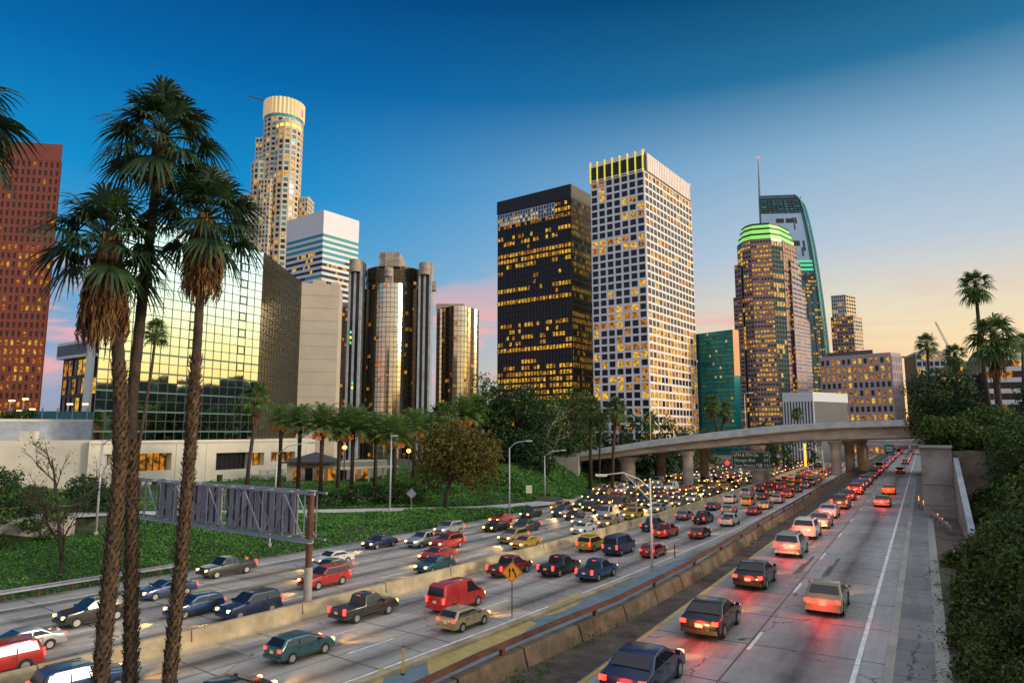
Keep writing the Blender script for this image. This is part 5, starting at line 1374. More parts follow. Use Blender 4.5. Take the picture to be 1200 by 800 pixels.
# ---- date palms
def date_crown_mesh(seed):
    g = random.Random(seed); mb = MB()
    for k in range(62):
        az = k * 2.39996 + g.uniform(-.2, .2); el0 = R(88 - 96 * (k / 62)); L_ = g.uniform(.88, 1.05); pts = []; p = Vector((0, 0, 0)); el = el0
        for q in range(9):
            pts.append(p.copy()); p = p + Vector((math.cos(az) * math.cos(el), math.sin(az) * math.cos(el), math.sin(el))) * (L_ / 8); el -= .03 + .030 * q
        mb.tube(pts, [.012 - .0012 * q for q in range(9)], 3, 0, cap=False); side = Vector((-math.sin(az), math.cos(az), 0))
        for q in range(1, 27):
            f = q / 27 * 8; i = int(f); c = pts[i].lerp(pts[min(8, i + 1)], f - i); d = (pts[min(8, i + 1)] - pts[i]).normalized() if i < 8 else d
            ll = .20 * math.sin(math.pi * min(1, .2 + .75 * q / 27)) + .04
            for s_ in (-1, 1):
                dr = (side * s_ * .8 + d * .65 + Vector((0, 0, g.uniform(-.25, .2)))).normalized(); w = d * .016
                t_ = c + dr * ll + Vector((0, 0, -.02)); mb.face([c - w, c + w, t_ + w * .2, t_ - w * .2])
    return mb.mesh('crown', M['date'])
def fruit_mesh(seed):
    g = random.Random(seed); mb = MB()
    for k in range(9):
        az = g.uniform(0, 6.28); d = Vector((math.cos(az), math.sin(az), 0)); a = d * .08; b = d * g.uniform(.22, .36) + Vector((0, 0, -g.uniform(.10, .26)))
        mb.bar(a, b, .012)
        for q in range(22):
            p = b + Vector((g.gauss(0, .035), g.gauss(0, .035), g.uniform(-.14, .02))); mb.box((-.02, -.02, -.026), (.02, .02, .026), 0, Matrix.Translation(p))
    return mb.mesh('fruit_cluster', M['fruit'])
dcs = [date_crown_mesh(600 + k) for k in range(3)]; fms = [fruit_mesh(610 + k) for k in range(2)]
dates = [(330, 489, 112, 26), (352, 492, 106, 30), (378, 495, 100, 34), (398, 500, 112, 28), (414, 498, 101, 36), (441, 503, 106, 32), (463, 507, 101, 33), (486, 497, 112, 30), (500, 502, 118, 27), (545, 482, 122, 30), (585, 480, 128, 24)]
dl = ['at the far left of the row, beside the glass side wall', 'second in the row, before the beige slab', 'third in the row, with the fullest crown before the beige slab', 'standing back between two nearer ones', 'below the first round tower with bright orange fruit', 'below the largest round hotel tower', 'right of the middle of the row, with a low crown', 'before the gap between the round towers', 'at the right of the row behind the olive brown tree', 'standing taller at the right, below the smaller round tower', 'at the far right, against the dark trees']
for k, ((u, v, D, rp), ll) in enumerate(zip(dates, dl)):
    top = at(u, v + 6, D); gz = left_ground(top.x, top.y)
    r = empty('date_palm', (top.x, top.y, gz), k * .9, 'date palm ' + ll, 'palm tree', 'row of date palms in front of the hotel'); h = top.z - gz; Rr = rp * 1.02 * D / 807
    mb = MB(); mb.tube([(0, 0, -.3), (0, 0, h * .5), (0, 0, h)], [.34, .28, .34], 10); mb.build('trunk', M['palm_trunk'], r, smooth=True)
    c = link('crown', dcs[k % 3], r, (0, 0, h)); c.scale = (Rr,) * 3
    c = link('fruit_cluster', fms[k % 2], r, (0, 0, h)); c.scale = (Rr,) * 3

# ---- broadleaf trees
def tree(name, u, v_top, D, wpx, label, m, seed, v_base=None, base_u=None, leaf=None, n=None, gaps=.0, squash=.85, trunk='bark', zb=None, trunk_r=None, nl=9, group=None, cat='tree', low=.30, branch=True, fill=.5):
    g = np.random.default_rng(seed); top = at(u, v_top, D)
    gz = zb if zb is not None else (left_ground(top.x, top.y) if top.x < 40 else 0)
    H = top.z - gz; W = wpx * D / 807
    bx = xat(base_u, D) if base_u else top.x
    r = empty(name, (bx, D, gz), 0, label, cat, group)
    cx0 = top.x - bx; lobes = []
    for k in range(nl):
        a = 2.39996 * k + g.uniform(-.4, .4); f = (k + .5) / nl; rad = W * .5 * (.25 + .45 * math.sqrt(1 - abs(2 * f - .85) ** 2 if abs(2 * f - .85) < 1 else .1))
        z = H * (low + (1 - low) * f * .84); lr = min(W * g.uniform(.20, .29), H * .55)
        lobes.append((cx0 + math.cos(a) * rad, math.sin(a) * rad, min(z, H - lr * squash), lr))
    s = leaf or max(.16, D * .0040); n = n or int(min(26000, 1.5 * sum(4 * math.pi * l[3] ** 2 for l in lobes) / (s * s)))
    P = []; Nn = []; tot = sum(l[3] ** 2 for l in lobes)
    for (x, y, z, lr) in lobes:
        k = int(n * lr * lr / tot); d = unit(g.normal(size=(k, 3))); rr = lr * (fill + (1.08 - fill) * g.random(k) ** .6) * (1 + .25 * np.sin(d[:, 0] * 5 + x) * np.sin(d[:, 2] * 6 + z) + .12 * np.sin(d[:, 1] * 11))
        p = np.array([x, y, z]) + d * rr[:, None] * [1, 1, squash]
        keep = np.sin(p[:, 0] * 2.3 / lr + 1) * np.sin(p[:, 1] * 2.1 / lr) * np.sin(p[:, 2] * 2.7 / lr + 2) > -1 + gaps * 2 * .5
        if gaps: keep &= g.random(k) > gaps * .6
        P.append(p[keep]); Nn.append(unit(d + g.normal(size=(k, 3)) * .7 + [0, 0, .25])[keep])
    P = np.concatenate(P); Nn = np.concatenate(Nn)
    leaf_object('crown', P, Nn, s * g.uniform(.7, 1.4, len(P)), M[m], .6, r)
    mb = MB(); tr = trunk_r or max(.12, W * .035); fork = Vector((cx0 * .35, 0, H * max(.22, low * .75)))
    mb.tube([(0, 0, -.3), (cx0 * .1, .1, fork.z * .5), tuple(fork)], [tr * 1.3, tr * 1.05, tr], 9)
    mb.build('trunk', M[trunk], r, smooth=True)
    mb = MB()
    for (x, y, z, lr) in lobes:
        e = Vector((x, y, z)); md = fork.lerp(e, .5) + Vector((g.uniform(-.1, .1) * W, g.uniform(-.05, .05) * W, .05 * H)); mb.tube([fork, md, e], [tr * .7, tr * .42, tr * .15], 6, cap=False)
        for q in range(3):
            d = unit(g.normal(size=3)) * lr * .8; mb.tube([md.lerp(e, .6), e + Vector(d)], [tr * .25, tr * .06], 4, cap=False)
    b = mb.build('branches', M[trunk], r, smooth=True)
    return r
tree('broad_tree', 536, 492, 92, 92, 'olive brown broad tree leaning over the ramp', 'tree_olive', 701, base_u=523, gaps=.25, low=.36, nl=13, trunk_r=.28, zb=-1.6, squash=.75)
TG = 'dark trees between the hotel and the bridge'
tree('broad_tree', 604, 446, 128, 74, 'large dark green tree in front of the black tower', 'tree_dark', 702, low=.12, nl=14, group=TG, gaps=.1)
tree('broad_tree', 574, 470, 136, 52, 'dark tree left of the largest dark one, below the pink cloud', 'tree_dark', 703, low=.15, nl=10, group=TG, gaps=.2)
tree('broad_tree', 572, 434, 170, 44, 'airy taller tree with see through crown right of the hotel', 'tree_mid', 704, low=.45, nl=10, group=TG, gaps=.55)
tree('broad_tree', 636, 462, 142, 56, 'mid green tree behind the white branched tree', 'tree_mid', 705, low=.1, nl=11, group=TG, gaps=.2)
tree('broad_tree', 668, 452, 150, 62, 'loose crowned tree against the foot of the black tower', 'tree_mid', 706, low=.2, nl=11, group=TG, gaps=.3)
tree('broad_tree', 622, 505, 122, 60, 'low dark tree above the green mound', 'tree_dark', 707, low=.05, nl=10, group=TG)
tree('broad_tree', 590, 505, 124, 50, 'low dark tree with drooping leaves beside the lamp on the mound', 'tree_dark', 708, low=.05, nl=9, group=TG)
tree('broad_tree', 656, 515, 140, 46, 'low dark tree just left of the bridge abutment', 'tree_dark', 709, low=.05, nl=9, group=TG)
TB = 'trees behind the bridge'
for k, (u, v, D, wp, ll) in enumerate(((706, 500, 172, 50, 'dark tree behind the left end of the bridge'), (742, 478, 170, 40, 'thin crowned tree in front of the corner of the white grid tower'), (736, 502, 165, 46, 'dark bush like tree below the white grid tower'), (786, 482, 176, 40, 'open tree with gaps before the right face of the white grid tower'), (768, 508, 165, 54, 'low dark tree behind the middle of the bridge'), (806, 498, 180, 36, 'dark tree at the right foot of the white grid tower'), (684, 508, 160, 40, 'dark tree behind the first fan palm at the bridge'), (826, 500, 200, 34, 'small green tree left of the two skirted palms'), (896, 490, 190, 30, 'dark tree in front of the rose granite tower'), (916, 494, 186, 26, 'small tree at the left of the low grey hall'), (952, 500, 184, 16, 'small round tree in front of the low grey hall'))):
    tree('broad_tree', u, v, D, wp, ll, ('tree_dark', 'tree_mid')[k % 2 if k not in (1, 3) else 0], 720 + k, low=.1, nl=8, gaps=.45 if k in (1, 3) else .15, group=TB, zb=ZL)
# white branched tree
def bare_branches(r, H, seed, m, name='branches', spread=.5, levels=4, r0=.22, start=.3, leaves=None):
    g = random.Random(seed); mb = MB(); tips = []
    def grow(p, d, L_, rad, lv):
        pts = [p]; q = p
        for _ in range(4):
            d = (d + Vector((g.gauss(0, .13), g.gauss(0, .13), g.gauss(.04, .08)))).normalized(); q = q + d * (L_ / 4); pts.append(q)
        mb.tube(pts, [rad * (1 - .13 * i) for i in range(5)], 7 if lv == 0 else 4, 0, cap=False)
        if lv >= levels: tips.append(q); return
        for k in range(3 if lv else 4):
            a = pts[1 + min(3, k)] if k < 3 else q; nd = (d + Vector((g.gauss(0, spread), g.gauss(0, spread), g.gauss(.1, .25)))).normalized(); grow(a, nd, L_ * g.uniform(.55, .75), rad * .55, lv + 1); 
            if lv == levels - 1: tips.append(a)
    grow(Vector((0, 0, -.2)), Vector((0, 0, 1)), H * start, r0, 0)
    o = mb.build(name, M[m], r, smooth=True); return tips
p = at(646, 562, 132); gz = left_ground(p.x, p.y)
r = empty('bare_tree', (p.x, p.y, gz), .4, 'tree with pale bare white branches standing before the dark trees', 'tree')
tips = bare_branches(r, zat(445, 132) - gz, 733, 'pale_bark', spread=.42, levels=3, r0=.30, start=.42)
g_ = np.random.default_rng(4); P = np.concatenate([np.array(t) + g_.normal(size=(14, 3)) * .7 for t in tips]); leaf_object('crown', P, unit(g_.normal(size=P.shape)), .5, M['tree_mid'], .6, r)
# grey bare tree before the left wall
p = at(72, 640, 50); gz = left_ground(p.x, p.y)
r = empty('bare_tree', (p.x, p.y, gz), 0, 'grey nearly leafless tree in front of the parking deck wall', 'tree')
tips = bare_branches(r, zat(500, 50) - gz, 741, 'bark', spread=.6, levels=5, r0=.17, start=.52)
g_ = np.random.default_rng(6); P = np.concatenate([np.array(t) + g_.normal(size=(3, 3)) * .18 for t in tips[::4]]); leaf_object('crown', P, unit(g_.normal(size=P.shape)), .16, M['tree_dark'], .6, r)
p = at(150, 600, 66); gz = left_ground(p.x, p.y)
r = empty('bare_tree', (p.x, p.y, gz), 2, 'small grey leafless tree behind the thick palm trunk', 'tree')
bare_branches(r, zat(505, 66) - gz, 742, 'bark', spread=.6, levels=4, r0=.11, start=.38)
# bushes on the left bank
BG = 'bushes along the top of the left bank'
for k, (u, v, D, wp, ll) in enumerate(((8, 542, 62, 70, 'dark leafy bush at the left edge before the parking deck'), (52, 560, 60, 50, 'low bush in front of the grey bare tree'), (108, 556, 68, 56, 'low dark bush left of the thick palm trunk'), (-20, 552, 56, 60, 'bush cut by the left edge of the picture'), (425, 570, 92, 90, 'clipped long bush below the date palms'), (470, 566, 96, 70, 'clipped bush below the middle date palms'), (385, 582, 86, 60, 'low bush right of the gantry post'), (490, 560, 104, 60, 'bush in the shade behind the olive brown tree'))):
    tree('bush', u, v, D, wp, ll, ('tree_dark', 'tree_mid')[k % 2], 760 + k, low=.05, nl=8, group=BG, cat='bush', squash=.6, trunk_r=.06)
for k, (u, v) in enumerate(((8, 482), (30, 480))):
    tree('small_tree', u, v, 118, 22, ('small round tree on the parking deck at the left edge', 'small round tree on the parking deck beside the teal fence')[k], 'tree_mid', 780 + k, low=.2, nl=6, zb=zat(495, 118))
# right hand trees
RG = 'dark trees on the right hillside'
for k, (u, v, D, wp, m, ll, gp_) in enumerate(((1098, 430, 84, 74, 'tree_dark', 'large dark tree above the retaining wall', .1), (1084, 470, 94, 40, 'tree_glow', 'sunlit golden leaved tree behind the large dark tree', .35), (1128, 462, 80, 60, 'tree_dark', 'dark rounded tree right of the largest one', .1), (1158, 474, 72, 60, 'shrub', 'dull green tree below the tallest right palms', .1), (1190, 478, 60, 60, 'tree_mid', 'green tree behind the nearest right palm trunk', .1), (1110, 486, 70, 62, 'shrub', 'low dark tree on the slope above the wing wall', .1), (1222, 440, 78, 60, 'tree_dark', 'dark tree cut by the right edge', .2))):
    t_, o_ = RC.near(xat(u, D), D); tree('broad_tree', u, v, D, wp, ll, m, 790 + k, low=.15, nl=12, gaps=gp_, group=RG, zb=right_z(t_, o_) - .3)
# ================================================================== street furniture
# ---- sign gantry seen from behind
gA = at(160, 601, 55.5); gB = at(364, 600, 43.0); zlo, zhi = zat(631, 43.3), zat(577, 43.3)
gr = empty('sign_gantry', (gB.x, gB.y, ZL), 0, 'steel truss sign gantry seen from behind, spanning the oncoming lanes on rusty posts', 'sign gantry'); o0 = Vector((gB.x, gB.y, ZL))
A = V2(gA.x, gA.y) - V2(o0.x, o0.y); B = V2(0, 0); d = (A - B).normalized(); n = V2(d.y, -d.x); LG = (A - B).length; zl, zh = zlo - ZL, zhi - ZL
for p, h0 in ((B, .75), (A, 0.0)):
    mb = MB(); mb.cyl((p.x, p.y), .20, h0 + 1.6, zh + .12, 16); po = mb.build('post', M['rust'], gr, smooth=False)
    mb = MB(); mb.cyl((p.x, p.y), .25, 0, h0 + 1.6, 16); mb.build('base', M['concrete'], po)
    mb = MB(); mb.cyl((p.x, p.y), .34, zh + .12, zh + .17, 16); mb.build('cap', M['steel'], po)
for z in (zl, zh):
    for q in (-.45, .45):
        mb = MB(); mb.bar(B - d * .9 + n * q + Vector((0, 0, z)), A + d * .3 + n * q + Vector((0, 0, z)), .13, .13); mb.build('chord', M['steel'], gr)
mb = MB(); NB = 10
for i in range(NB):
    a, b = B + d * (LG * i / NB), B + d * (LG * (i + 1) / NB)
    for q in (-.45, .45):
        if i % 2: a, b = b, a
        mb.bar(a + n * q + Vector((0, 0, zl)), b + n * q + Vector((0, 0, zh)), .075, .075)
        if i % 2: a, b = b, a
        mb.bar(a + n * q + Vector((0, 0, zl)), a + n * q + Vector((0, 0, zh)), .06, .06)
    for z in (zl, zh): mb.bar(a - n * .45 + Vector((0, 0, z)), a + n * .45 + Vector((0, 0, z)), .06); mb.bar(a - n * .45 + Vector((0, 0, z)), b + n * .45 + Vector((0, 0, z)), .05)
br_ = mb.build('lattice', M['steel'], gr)
mb = MB(); mb.bar(B - d * .9 - n * .62 + Vector((0, 0, zl - .05)), A - n * .62 + Vector((0, 0, zl - .05)), .45, .05); mb.build('walkway', M['steel'], gr)
nb = -n if (-n).dot(V2(-o0.x, -o0.y)) < 0 else n           # the side turned away from the camera
for (f0, f1, m) in ((.10, .46, 'panel_back'), (.50, .73, 'panel_back'), (.77, .90, 'panel_back')):
    p, q = B + d * LG * f0 + nb * .66, B + d * LG * f1 + nb * .66; mb = MB()
    T = Matrix(((d.x, nb.x, 0, p.x), (d.y, nb.y, 0, p.y), (0, 0, 1, 0), (0, 0, 0, 1))); W = (q - p).length
    mb.box((0, 0, zl + .12), (W, .06, zh - .02 + .12 * (f0 < .3)), 0, T); pn = mb.build('sign_panel', M[m], gr)
    mb = MB(); k = max(3, int(W / .75))
    for i in range(k + 1): a = W * i / k; mb.box((a - .035, -.10, zl + .12), (a + .035, -.002, zh), 0, T)
    mb.build('stiffener', M['steel_dark'], pn)
    mb = MB(); mb.box((0, .0, zl + .06), (W, .6, zl + .10), 0, T); mb.build('light_tray', M['steel'], pn)
mb = MB(); mb.bar(B + d * .5 + n * .5 + Vector((0, 0, zl)), B + d * .5 + n * .5 + Vector((0, 0, zh + .02)), .09); mb.build('ladder', M['steel_dark'], gr)

# ---- merge sign (yellow diamond)
x, y = gp(600, 723, ZL); ms = empty('merge_sign', (x, y, ZL), math.atan2(-x, y), 'yellow diamond merge sign with two black arrows on a thin post', 'road sign')
mb = MB(); mb.bar((0, 0, 0), (0, 0, 3.1), .09, .06); mb.build('post', M['rust'], ms)
zc = zat(670, y) - ZL; rr = .60
mb = MB(); P = [(0, -.06, zc - rr), (rr, -.06, zc), (0, -.06, zc + rr), (-rr, -.06, zc)]; mb.face(P); mb.face([(p[0], -.035, p[2]) for p in P][::-1])
for i in range(4): a, b = P[i], P[(i + 1) % 4]; mb.face([a, (a[0], -.035, a[2]), (b[0], -.035, b[2]), b])
pl = mb.build('sign_plate', mat('sign_yellow', (.75, .30, .02), .45, emis=(.8, .32, .02), estr=0.0), ms)
def marks(parent, polys, m, yy, name='marks'):
    mb = MB()
    for pg in polys: mb.face([(px_, yy, pz) for px_, pz in pg])
    return mb.build(name, m, parent)
M['sign_black'] = mat('sign_black', (.012, .011, .01), .6)
k = rr
bord = []
for i in range(4):
    c = [(0, -1), (1, 0), (0, 1), (-1, 0)]; a, b = c[i], c[(i + 1) % 4]
    bord.append([(a[0] * k * .93, zc + a[1] * k * .93), (b[0] * k * .93, zc + b[1] * k * .93), (b[0] * k * .87, zc + b[1] * k * .87), (a[0] * k * .87, zc + a[1] * k * .87)])
def S_(pts): return [(px_ * k, zc + pz * k) for px_, pz in pts]
arrow_l = [S_([(-.30, -.45), (-.17, -.45), (-.17, .12), (-.30, .12)]), S_([(-.40, .10), (-.07, .10), (-.235, .46)])]
arrow_r = [S_([(.30, -.45), (.44, -.45), (.36, -.12), (.24, -.16)]), S_([(.24, -.16), (.36, -.12), (.20, .14), (.08, .10)]), S_([(-.01, .06), (.31, .19), (.03, .46)])]
marks(pl, bord + arrow_l + arrow_r, M['sign_black'], -.0625, 'arrow_marks')
# ---- other small signs, posts
def sign_back(u, vb, vt, D, wpx, label, shape, m='steel', zb=None):
    p = at(u, vb, D); zb = left_ground(p.x, p.y) if zb is None else zb; r = empty('road_sign', (p.x, p.y, zb), 0, label, 'road sign'); z = zat(vt, D) - zb; w_ = wpx * D / 807 / 2
    mb = MB(); mb.bar((0, .04, -.3), (0, .04, z + w_ * .3), .07, .07); mb.build('post', M['steel' if m == 'steel' else 'rust'], r)
    mb = MB()
    if shape == 'diamond': mb.prism([(0, 0)] * 0 or [(-w_, z), (0, z - w_), (w_, z), (0, z + w_)], -.03, 0); mb.v = [(x_, zz_, y_) for x_, y_, zz_ in mb.v]
    else: mb.box((-w_, -.03, z - w_ * 1.3), (w_, 0, z + w_ * 1.3))
    mb.build('sign_plate', M[m], r)
    return r
sign_back(482, 590, 578, 88, 12, 'grey back of a diamond road sign standing beside the ramp', 'diamond')
sign_back(620, 590, 573, 104, 7, 'small square cream road sign beside the ramp nose', 'square', 'plate')
sign_back(853, 560, 542, 168, 6, 'small red diamond sign beyond the bridge columns', 'diamond', 'tail_far', ZL)
x, y = gp(472, 790, ZL); r = empty('marker_post', (x, y, ZL), 0, 'thin yellow flexible marker post standing in the blue grey gore', 'marker post')
mb = MB(); mb.cyl((0, 0), .045, .06, 1.15, 10); mb.build('post', mat('marker_yellow', (.75, .42, .03), .5), r); mb = MB(); mb.cyl((0, 0), .10, 0, .06, 12); mb.build('base', M['trim'], r); mb = MB(); mb.cyl((0, 0), .05, 1.15, 1.2, 10); mb.build('cap', M['trim'], r)
x, y = gp(791, 653, ZL); r = empty('marker_post', (x, y, ZL), 0, 'thin brown marker post at the road edge behind the pale street lamp', 'marker post'); mb = MB(); mb.cyl((0, 0), .05, 0, 1.1, 8); mb.build('post', M['rust'], r)

# ---- street lamps
def lamp(u, D, vt, arm, label, pole='lamp_pole', zb=None, r0=.11, lit=False, group='street lamps along the freeway', vb=None, curve=False):
    """arm: end of the arm in the picture (u, v)"""
    p = at(u, 500, D); zb = (left_ground(p.x, p.y) if zb is None else zb); r = empty('street_lamp', (p.x, p.y, zb), 0, label, 'street lamp', group); h = zat(vt, D) - zb
    mb = MB(); mb.tube([(0, 0, -.1), (0, 0, h * .5), (0, 0, h)], [r0, r0 * .85, r0 * .65], 10); mb.build('pole', M[pole], r, smooth=True)
    mb = MB(); mb.cyl((0, 0), r0 * 1.7, 0, .35, 10); mb.build('base', M['concrete'], r)
    e = at(arm[0], arm[1], D) - Vector((p.x, p.y, zb)); s = Vector((0, 0, h * .985))
    mb = MB()
    if curve: mb.tube([s - Vector((0, 0, .7)), s.lerp(e, .25) + Vector((0, 0, -.05)), s.lerp(e, .6) + Vector((0, 0, .30)), e], [r0 * .45] * 4, 8); mb.tube([s - Vector((0, 0, 1.6)), s.lerp(e, .3) - Vector((0, 0, .6)), s.lerp(e, .55) + Vector((0, 0, .18))], [r0 * .35] * 3, 6)
    else: mb.tube([s, s.lerp(e, .35) + Vector((0, 0, (e.z - s.z) * .35)), e], [r0 * .6, r0 * .5, r0 * .4], 8)
    mb.build('arm', M[pole], r, smooth=True)
    d_ = (e - s); d_.z = 0; d_.normalize(); hd = MB(); hd.bar(e - d_ * .15 - Vector((0, 0, .04)), e + d_ * .75 - Vector((0, 0, .02)), .30, .16); hh = hd.build('lamp_head', M[pole], r)
    hd = MB(); hd.bar(e + d_ * .05 - Vector((0, 0, .14)), e + d_ * .65 - Vector((0, 0, .12)), .24, .05); hd.build('lens', M['lamp_glow' if lit else 'rail_top'], hh)
    return r
xl, yl = gp(760, 668, ZL)
lamp(760, yl, 560, (709, 556), 'pale street lamp with a curved double arm beside the raised road', 'pale_pole', ZL, .105, curve=True)
lamp(962, 118, 527, (941, 526), 'small pale street lamp in front of the big bridge columns', 'pale_pole', 0, .12, curve=True, zb=-.05) if False else lamp(962, 118, 527, (941, 526), 'small pale street lamp in front of the big bridge columns', 'pale_pole', -.05, .12, curve=True)
lamp(597, 88, 524, (617, 516), 'grey street lamp rising from the ramp in front of the dark trees')
lamp(638, 108, 534, (658, 527), 'grey street lamp on the green mound left of the bridge')
lamp(459, 84, 516, (459, 510), 'slim grey lamp post standing on the bank below the date palms')
lamp(326, 84, 532, (362, 518), 'grey street lamp with a long arm in front of the podium balcony')
lamp(122, 62, 520, (132, 515), 'thin grey lamp post behind the thick palm trunk')
lamp(322, 62, 620, (322, 600), 'short grey post at the road edge below the sign gantry', group=None)
lamp(1091, 88, 423, (1064, 418), 'dark street lamp reaching left above the right hand trees', 'steel_dark', 6, .12)
for (u, vt, ll) in ((762, 477, 'tall thin lamp post on the bridge in front of the white grid tower'), (874, 462, 'tall thin lamp post on the bridge in front of the teal block')):
    D = bdepth(u) + .7; lamp(u, D, vt, (u + 4, vt - 2), ll, 'pale_pole', zat(interp(u, BU, BT), D) - .1, .09, group='lamp posts on the bridge')
for k, (u, v) in enumerate(((12, 470), (28, 468), (21, 482), (36, 480), (80, 474), (98, 474), (54, 484))):
    D = 126 + k; p = at(u, v, D); zb = zat(492, D); r = empty('deck_lamp', (p.x, p.y, zb), 0, 'short lit yellow lamp post on the roof of the parking deck', 'street lamp', 'lit lamp posts on the parking deck')
    mb = MB(); mb.cyl((0, 0), .1, 0, p.z - zb, 8); mb.build('pole', M['pale_pole'], r); mb = MB(); mb.box((-.15, -.2, p.z - zb), (.75, .2, p.z - zb + .22)); mb.build('lamp_head', M['lamp_glow'], r)
for k, (u, v) in enumerate(((404, 524), (479, 528))):
    D = 110; p = at(u, v, D); zb = left_ground(p.x, p.y); r = empty('globe_lamp', (p.x, p.y, zb), 0, ('orange glowing globe lamp among the date palms before the beige slab', 'orange glowing globe lamp below the middle date palms')[k], 'street lamp')
    mb = MB(); mb.cyl((0, 0), .09, 0, p.z - zb - .3, 8); mb.build('pole', M['steel_dark'], r)
    mb = MB(); mb.tube([(0, 0, p.z - zb - .32), (0, 0, p.z - zb - .15), (0, 0, p.z - zb + .15), (0, 0, p.z - zb + .32)], [.12, .34, .34, .1], 12); mb.build('globe', mat('globe_glow', (1, .5, .1), .4, emis=(1, .40, .06), estr=5), r, smooth=True)

# ---- green overhead sign on the bridge column
D = bdepth(886) - .4; a, b = at(857, 529, D), at(902, 529, D); zt_, zb_ = zat(528.5, D), zat(549, D)
sg = empty('overhead_sign', (a.x, D, zb_), 0, 'dark green overhead road sign with white lettering fixed to the bridge column', 'road sign'); W, H = b.x - a.x, zt_ - zb_
mb = MB(); mb.box((0, 0, 0), (W, .12, H)); sp_ = mb.build('sign_plate', mat('sign_green', (.008, .032, .022), .6, spec=.2), sg)
M['sign_white'] = mat('sign_white', (.42, .42, .40), .5)
mb = MB(); t_ = .05
for q in ((.1, .1, W - .1, .1 + t_), (.1, H - .1 - t_, W - .1, H - .1), (.1, .1, .1 + t_, H - .1), (W - .1 - t_, .1, W - .1, H - .1)): mb.box((q[0], -.012, q[1]), (q[2], -.002, q[3]))
mb.build('border', M['sign_white'], sp_)
def text(body, x, z, size, parent, m, yy=-.015, al='LEFT'):
    cu = bpy.data.curves.new('lettering', 'FONT'); cu.body = body; cu.size = size; cu.align_x = al; cu.extrude = .004
    tmp = bpy.data.objects.new('lettering', cu); C.objects.link(tmp); bpy.context.view_layer.update(); me = bpy.data.meshes.new_from_object(tmp.evaluated_get(bpy.context.evaluated_depsgraph_get())); bpy.data.objects.remove(tmp); me.materials.clear(); me.materials.append(M[m]); o = bpy.data.objects.new('lettering', me); C.objects.link(o); o.scale = (.82, 1, 1); o.parent = parent; o.location = (x, yy, z); o.rotation_euler = (math.pi / 2, 0, 0); return o
ln = H / 3.35
for k, (s1, s2) in enumerate((('6TH & 9TH Sts', '1/4'), ('Olympic Blvd', '3/4'), ('Santa Monica Fwy', '1 1/4'))):
    z = H - ln * (k + 1) - .02; text(s1, .45, z, ln * .92, sp_, 'sign_white'); text(s2, W - .35, z, ln * .92, sp_, 'sign_white', al='RIGHT')
mb = MB(); cxs, czs, sr = W * .74, H - ln * 3 + .28, .42
mb.face([(cxs - sr, -.013, czs + sr * .55), (cxs - sr * .6, -.013, czs - sr * .5), (cxs, -.013, czs - sr), (cxs + sr * .6, -.013, czs - sr * .5), (cxs + sr, -.013, czs + sr * .55)]); mb.build('shield', mat('shield_blue', (.05, .09, .35), .5), sp_)
mb = MB(); mb.face([(cxs - sr, -.014, czs + sr * .55), (cxs + sr, -.014, czs + sr * .55), (cxs + sr * .85, -.014, czs + sr * .95), (cxs - sr * .85, -.014, czs + sr * .95)]); mb.build('shield_top', mat('shield_red', (.45, .04, .04), .5), sp_)
text('10', cxs, czs - sr * .45, .55, sp_, 'sign_white', -.02, 'CENTER')
mb = MB()
for f in (.2, .5, .8): mb.box((W * f - .08, .13, H * .2), (W * f + .08, .5, H + .5))
mb.build('bracket', M['steel_dark'], sg)
mb = MB(); mb.box((.3, -.9, -.25), (W - .3, -.7, -.12)); mb.build('light_bar', M['steel'], sg)
# far green sign
a = at(1037, 530, 215); r = empty('overhead_sign', (a.x, 215, a.z), 0, 'distant small green road sign under the far end of the bridge', 'road sign')
mb = MB(); mb.box((0, 0, 0), (2.9, .12, 2.4)); mb.build('sign_plate', M['teal_glass'], r); mb = MB()
for k in range(2): mb.box((.4, -.02, .5 + k * .8), (2.4, -.002, .85 + k * .8))
mb.build('lettering', M['sign_white'], r); mb = MB(); mb.bar((1.4, .2, -a.z - .1), (1.4, .2, .2), .25); mb.build('post', M['steel'], r)
p = at(945, 560, 158); r = empty('post', (p.x, p.y, -.1), 0, 'yellow orange post standing under the bridge between the columns', 'post'); r.name = 'yellow_pole'
mb = MB(); mb.cyl((0, 0), .22, 0, zat(519, 158), 10); mb.build('shaft', M['amber'], r); mb = MB(); mb.cyl((0, 0), .4, 0, .3, 10); mb.build('base', M['concrete'], r)

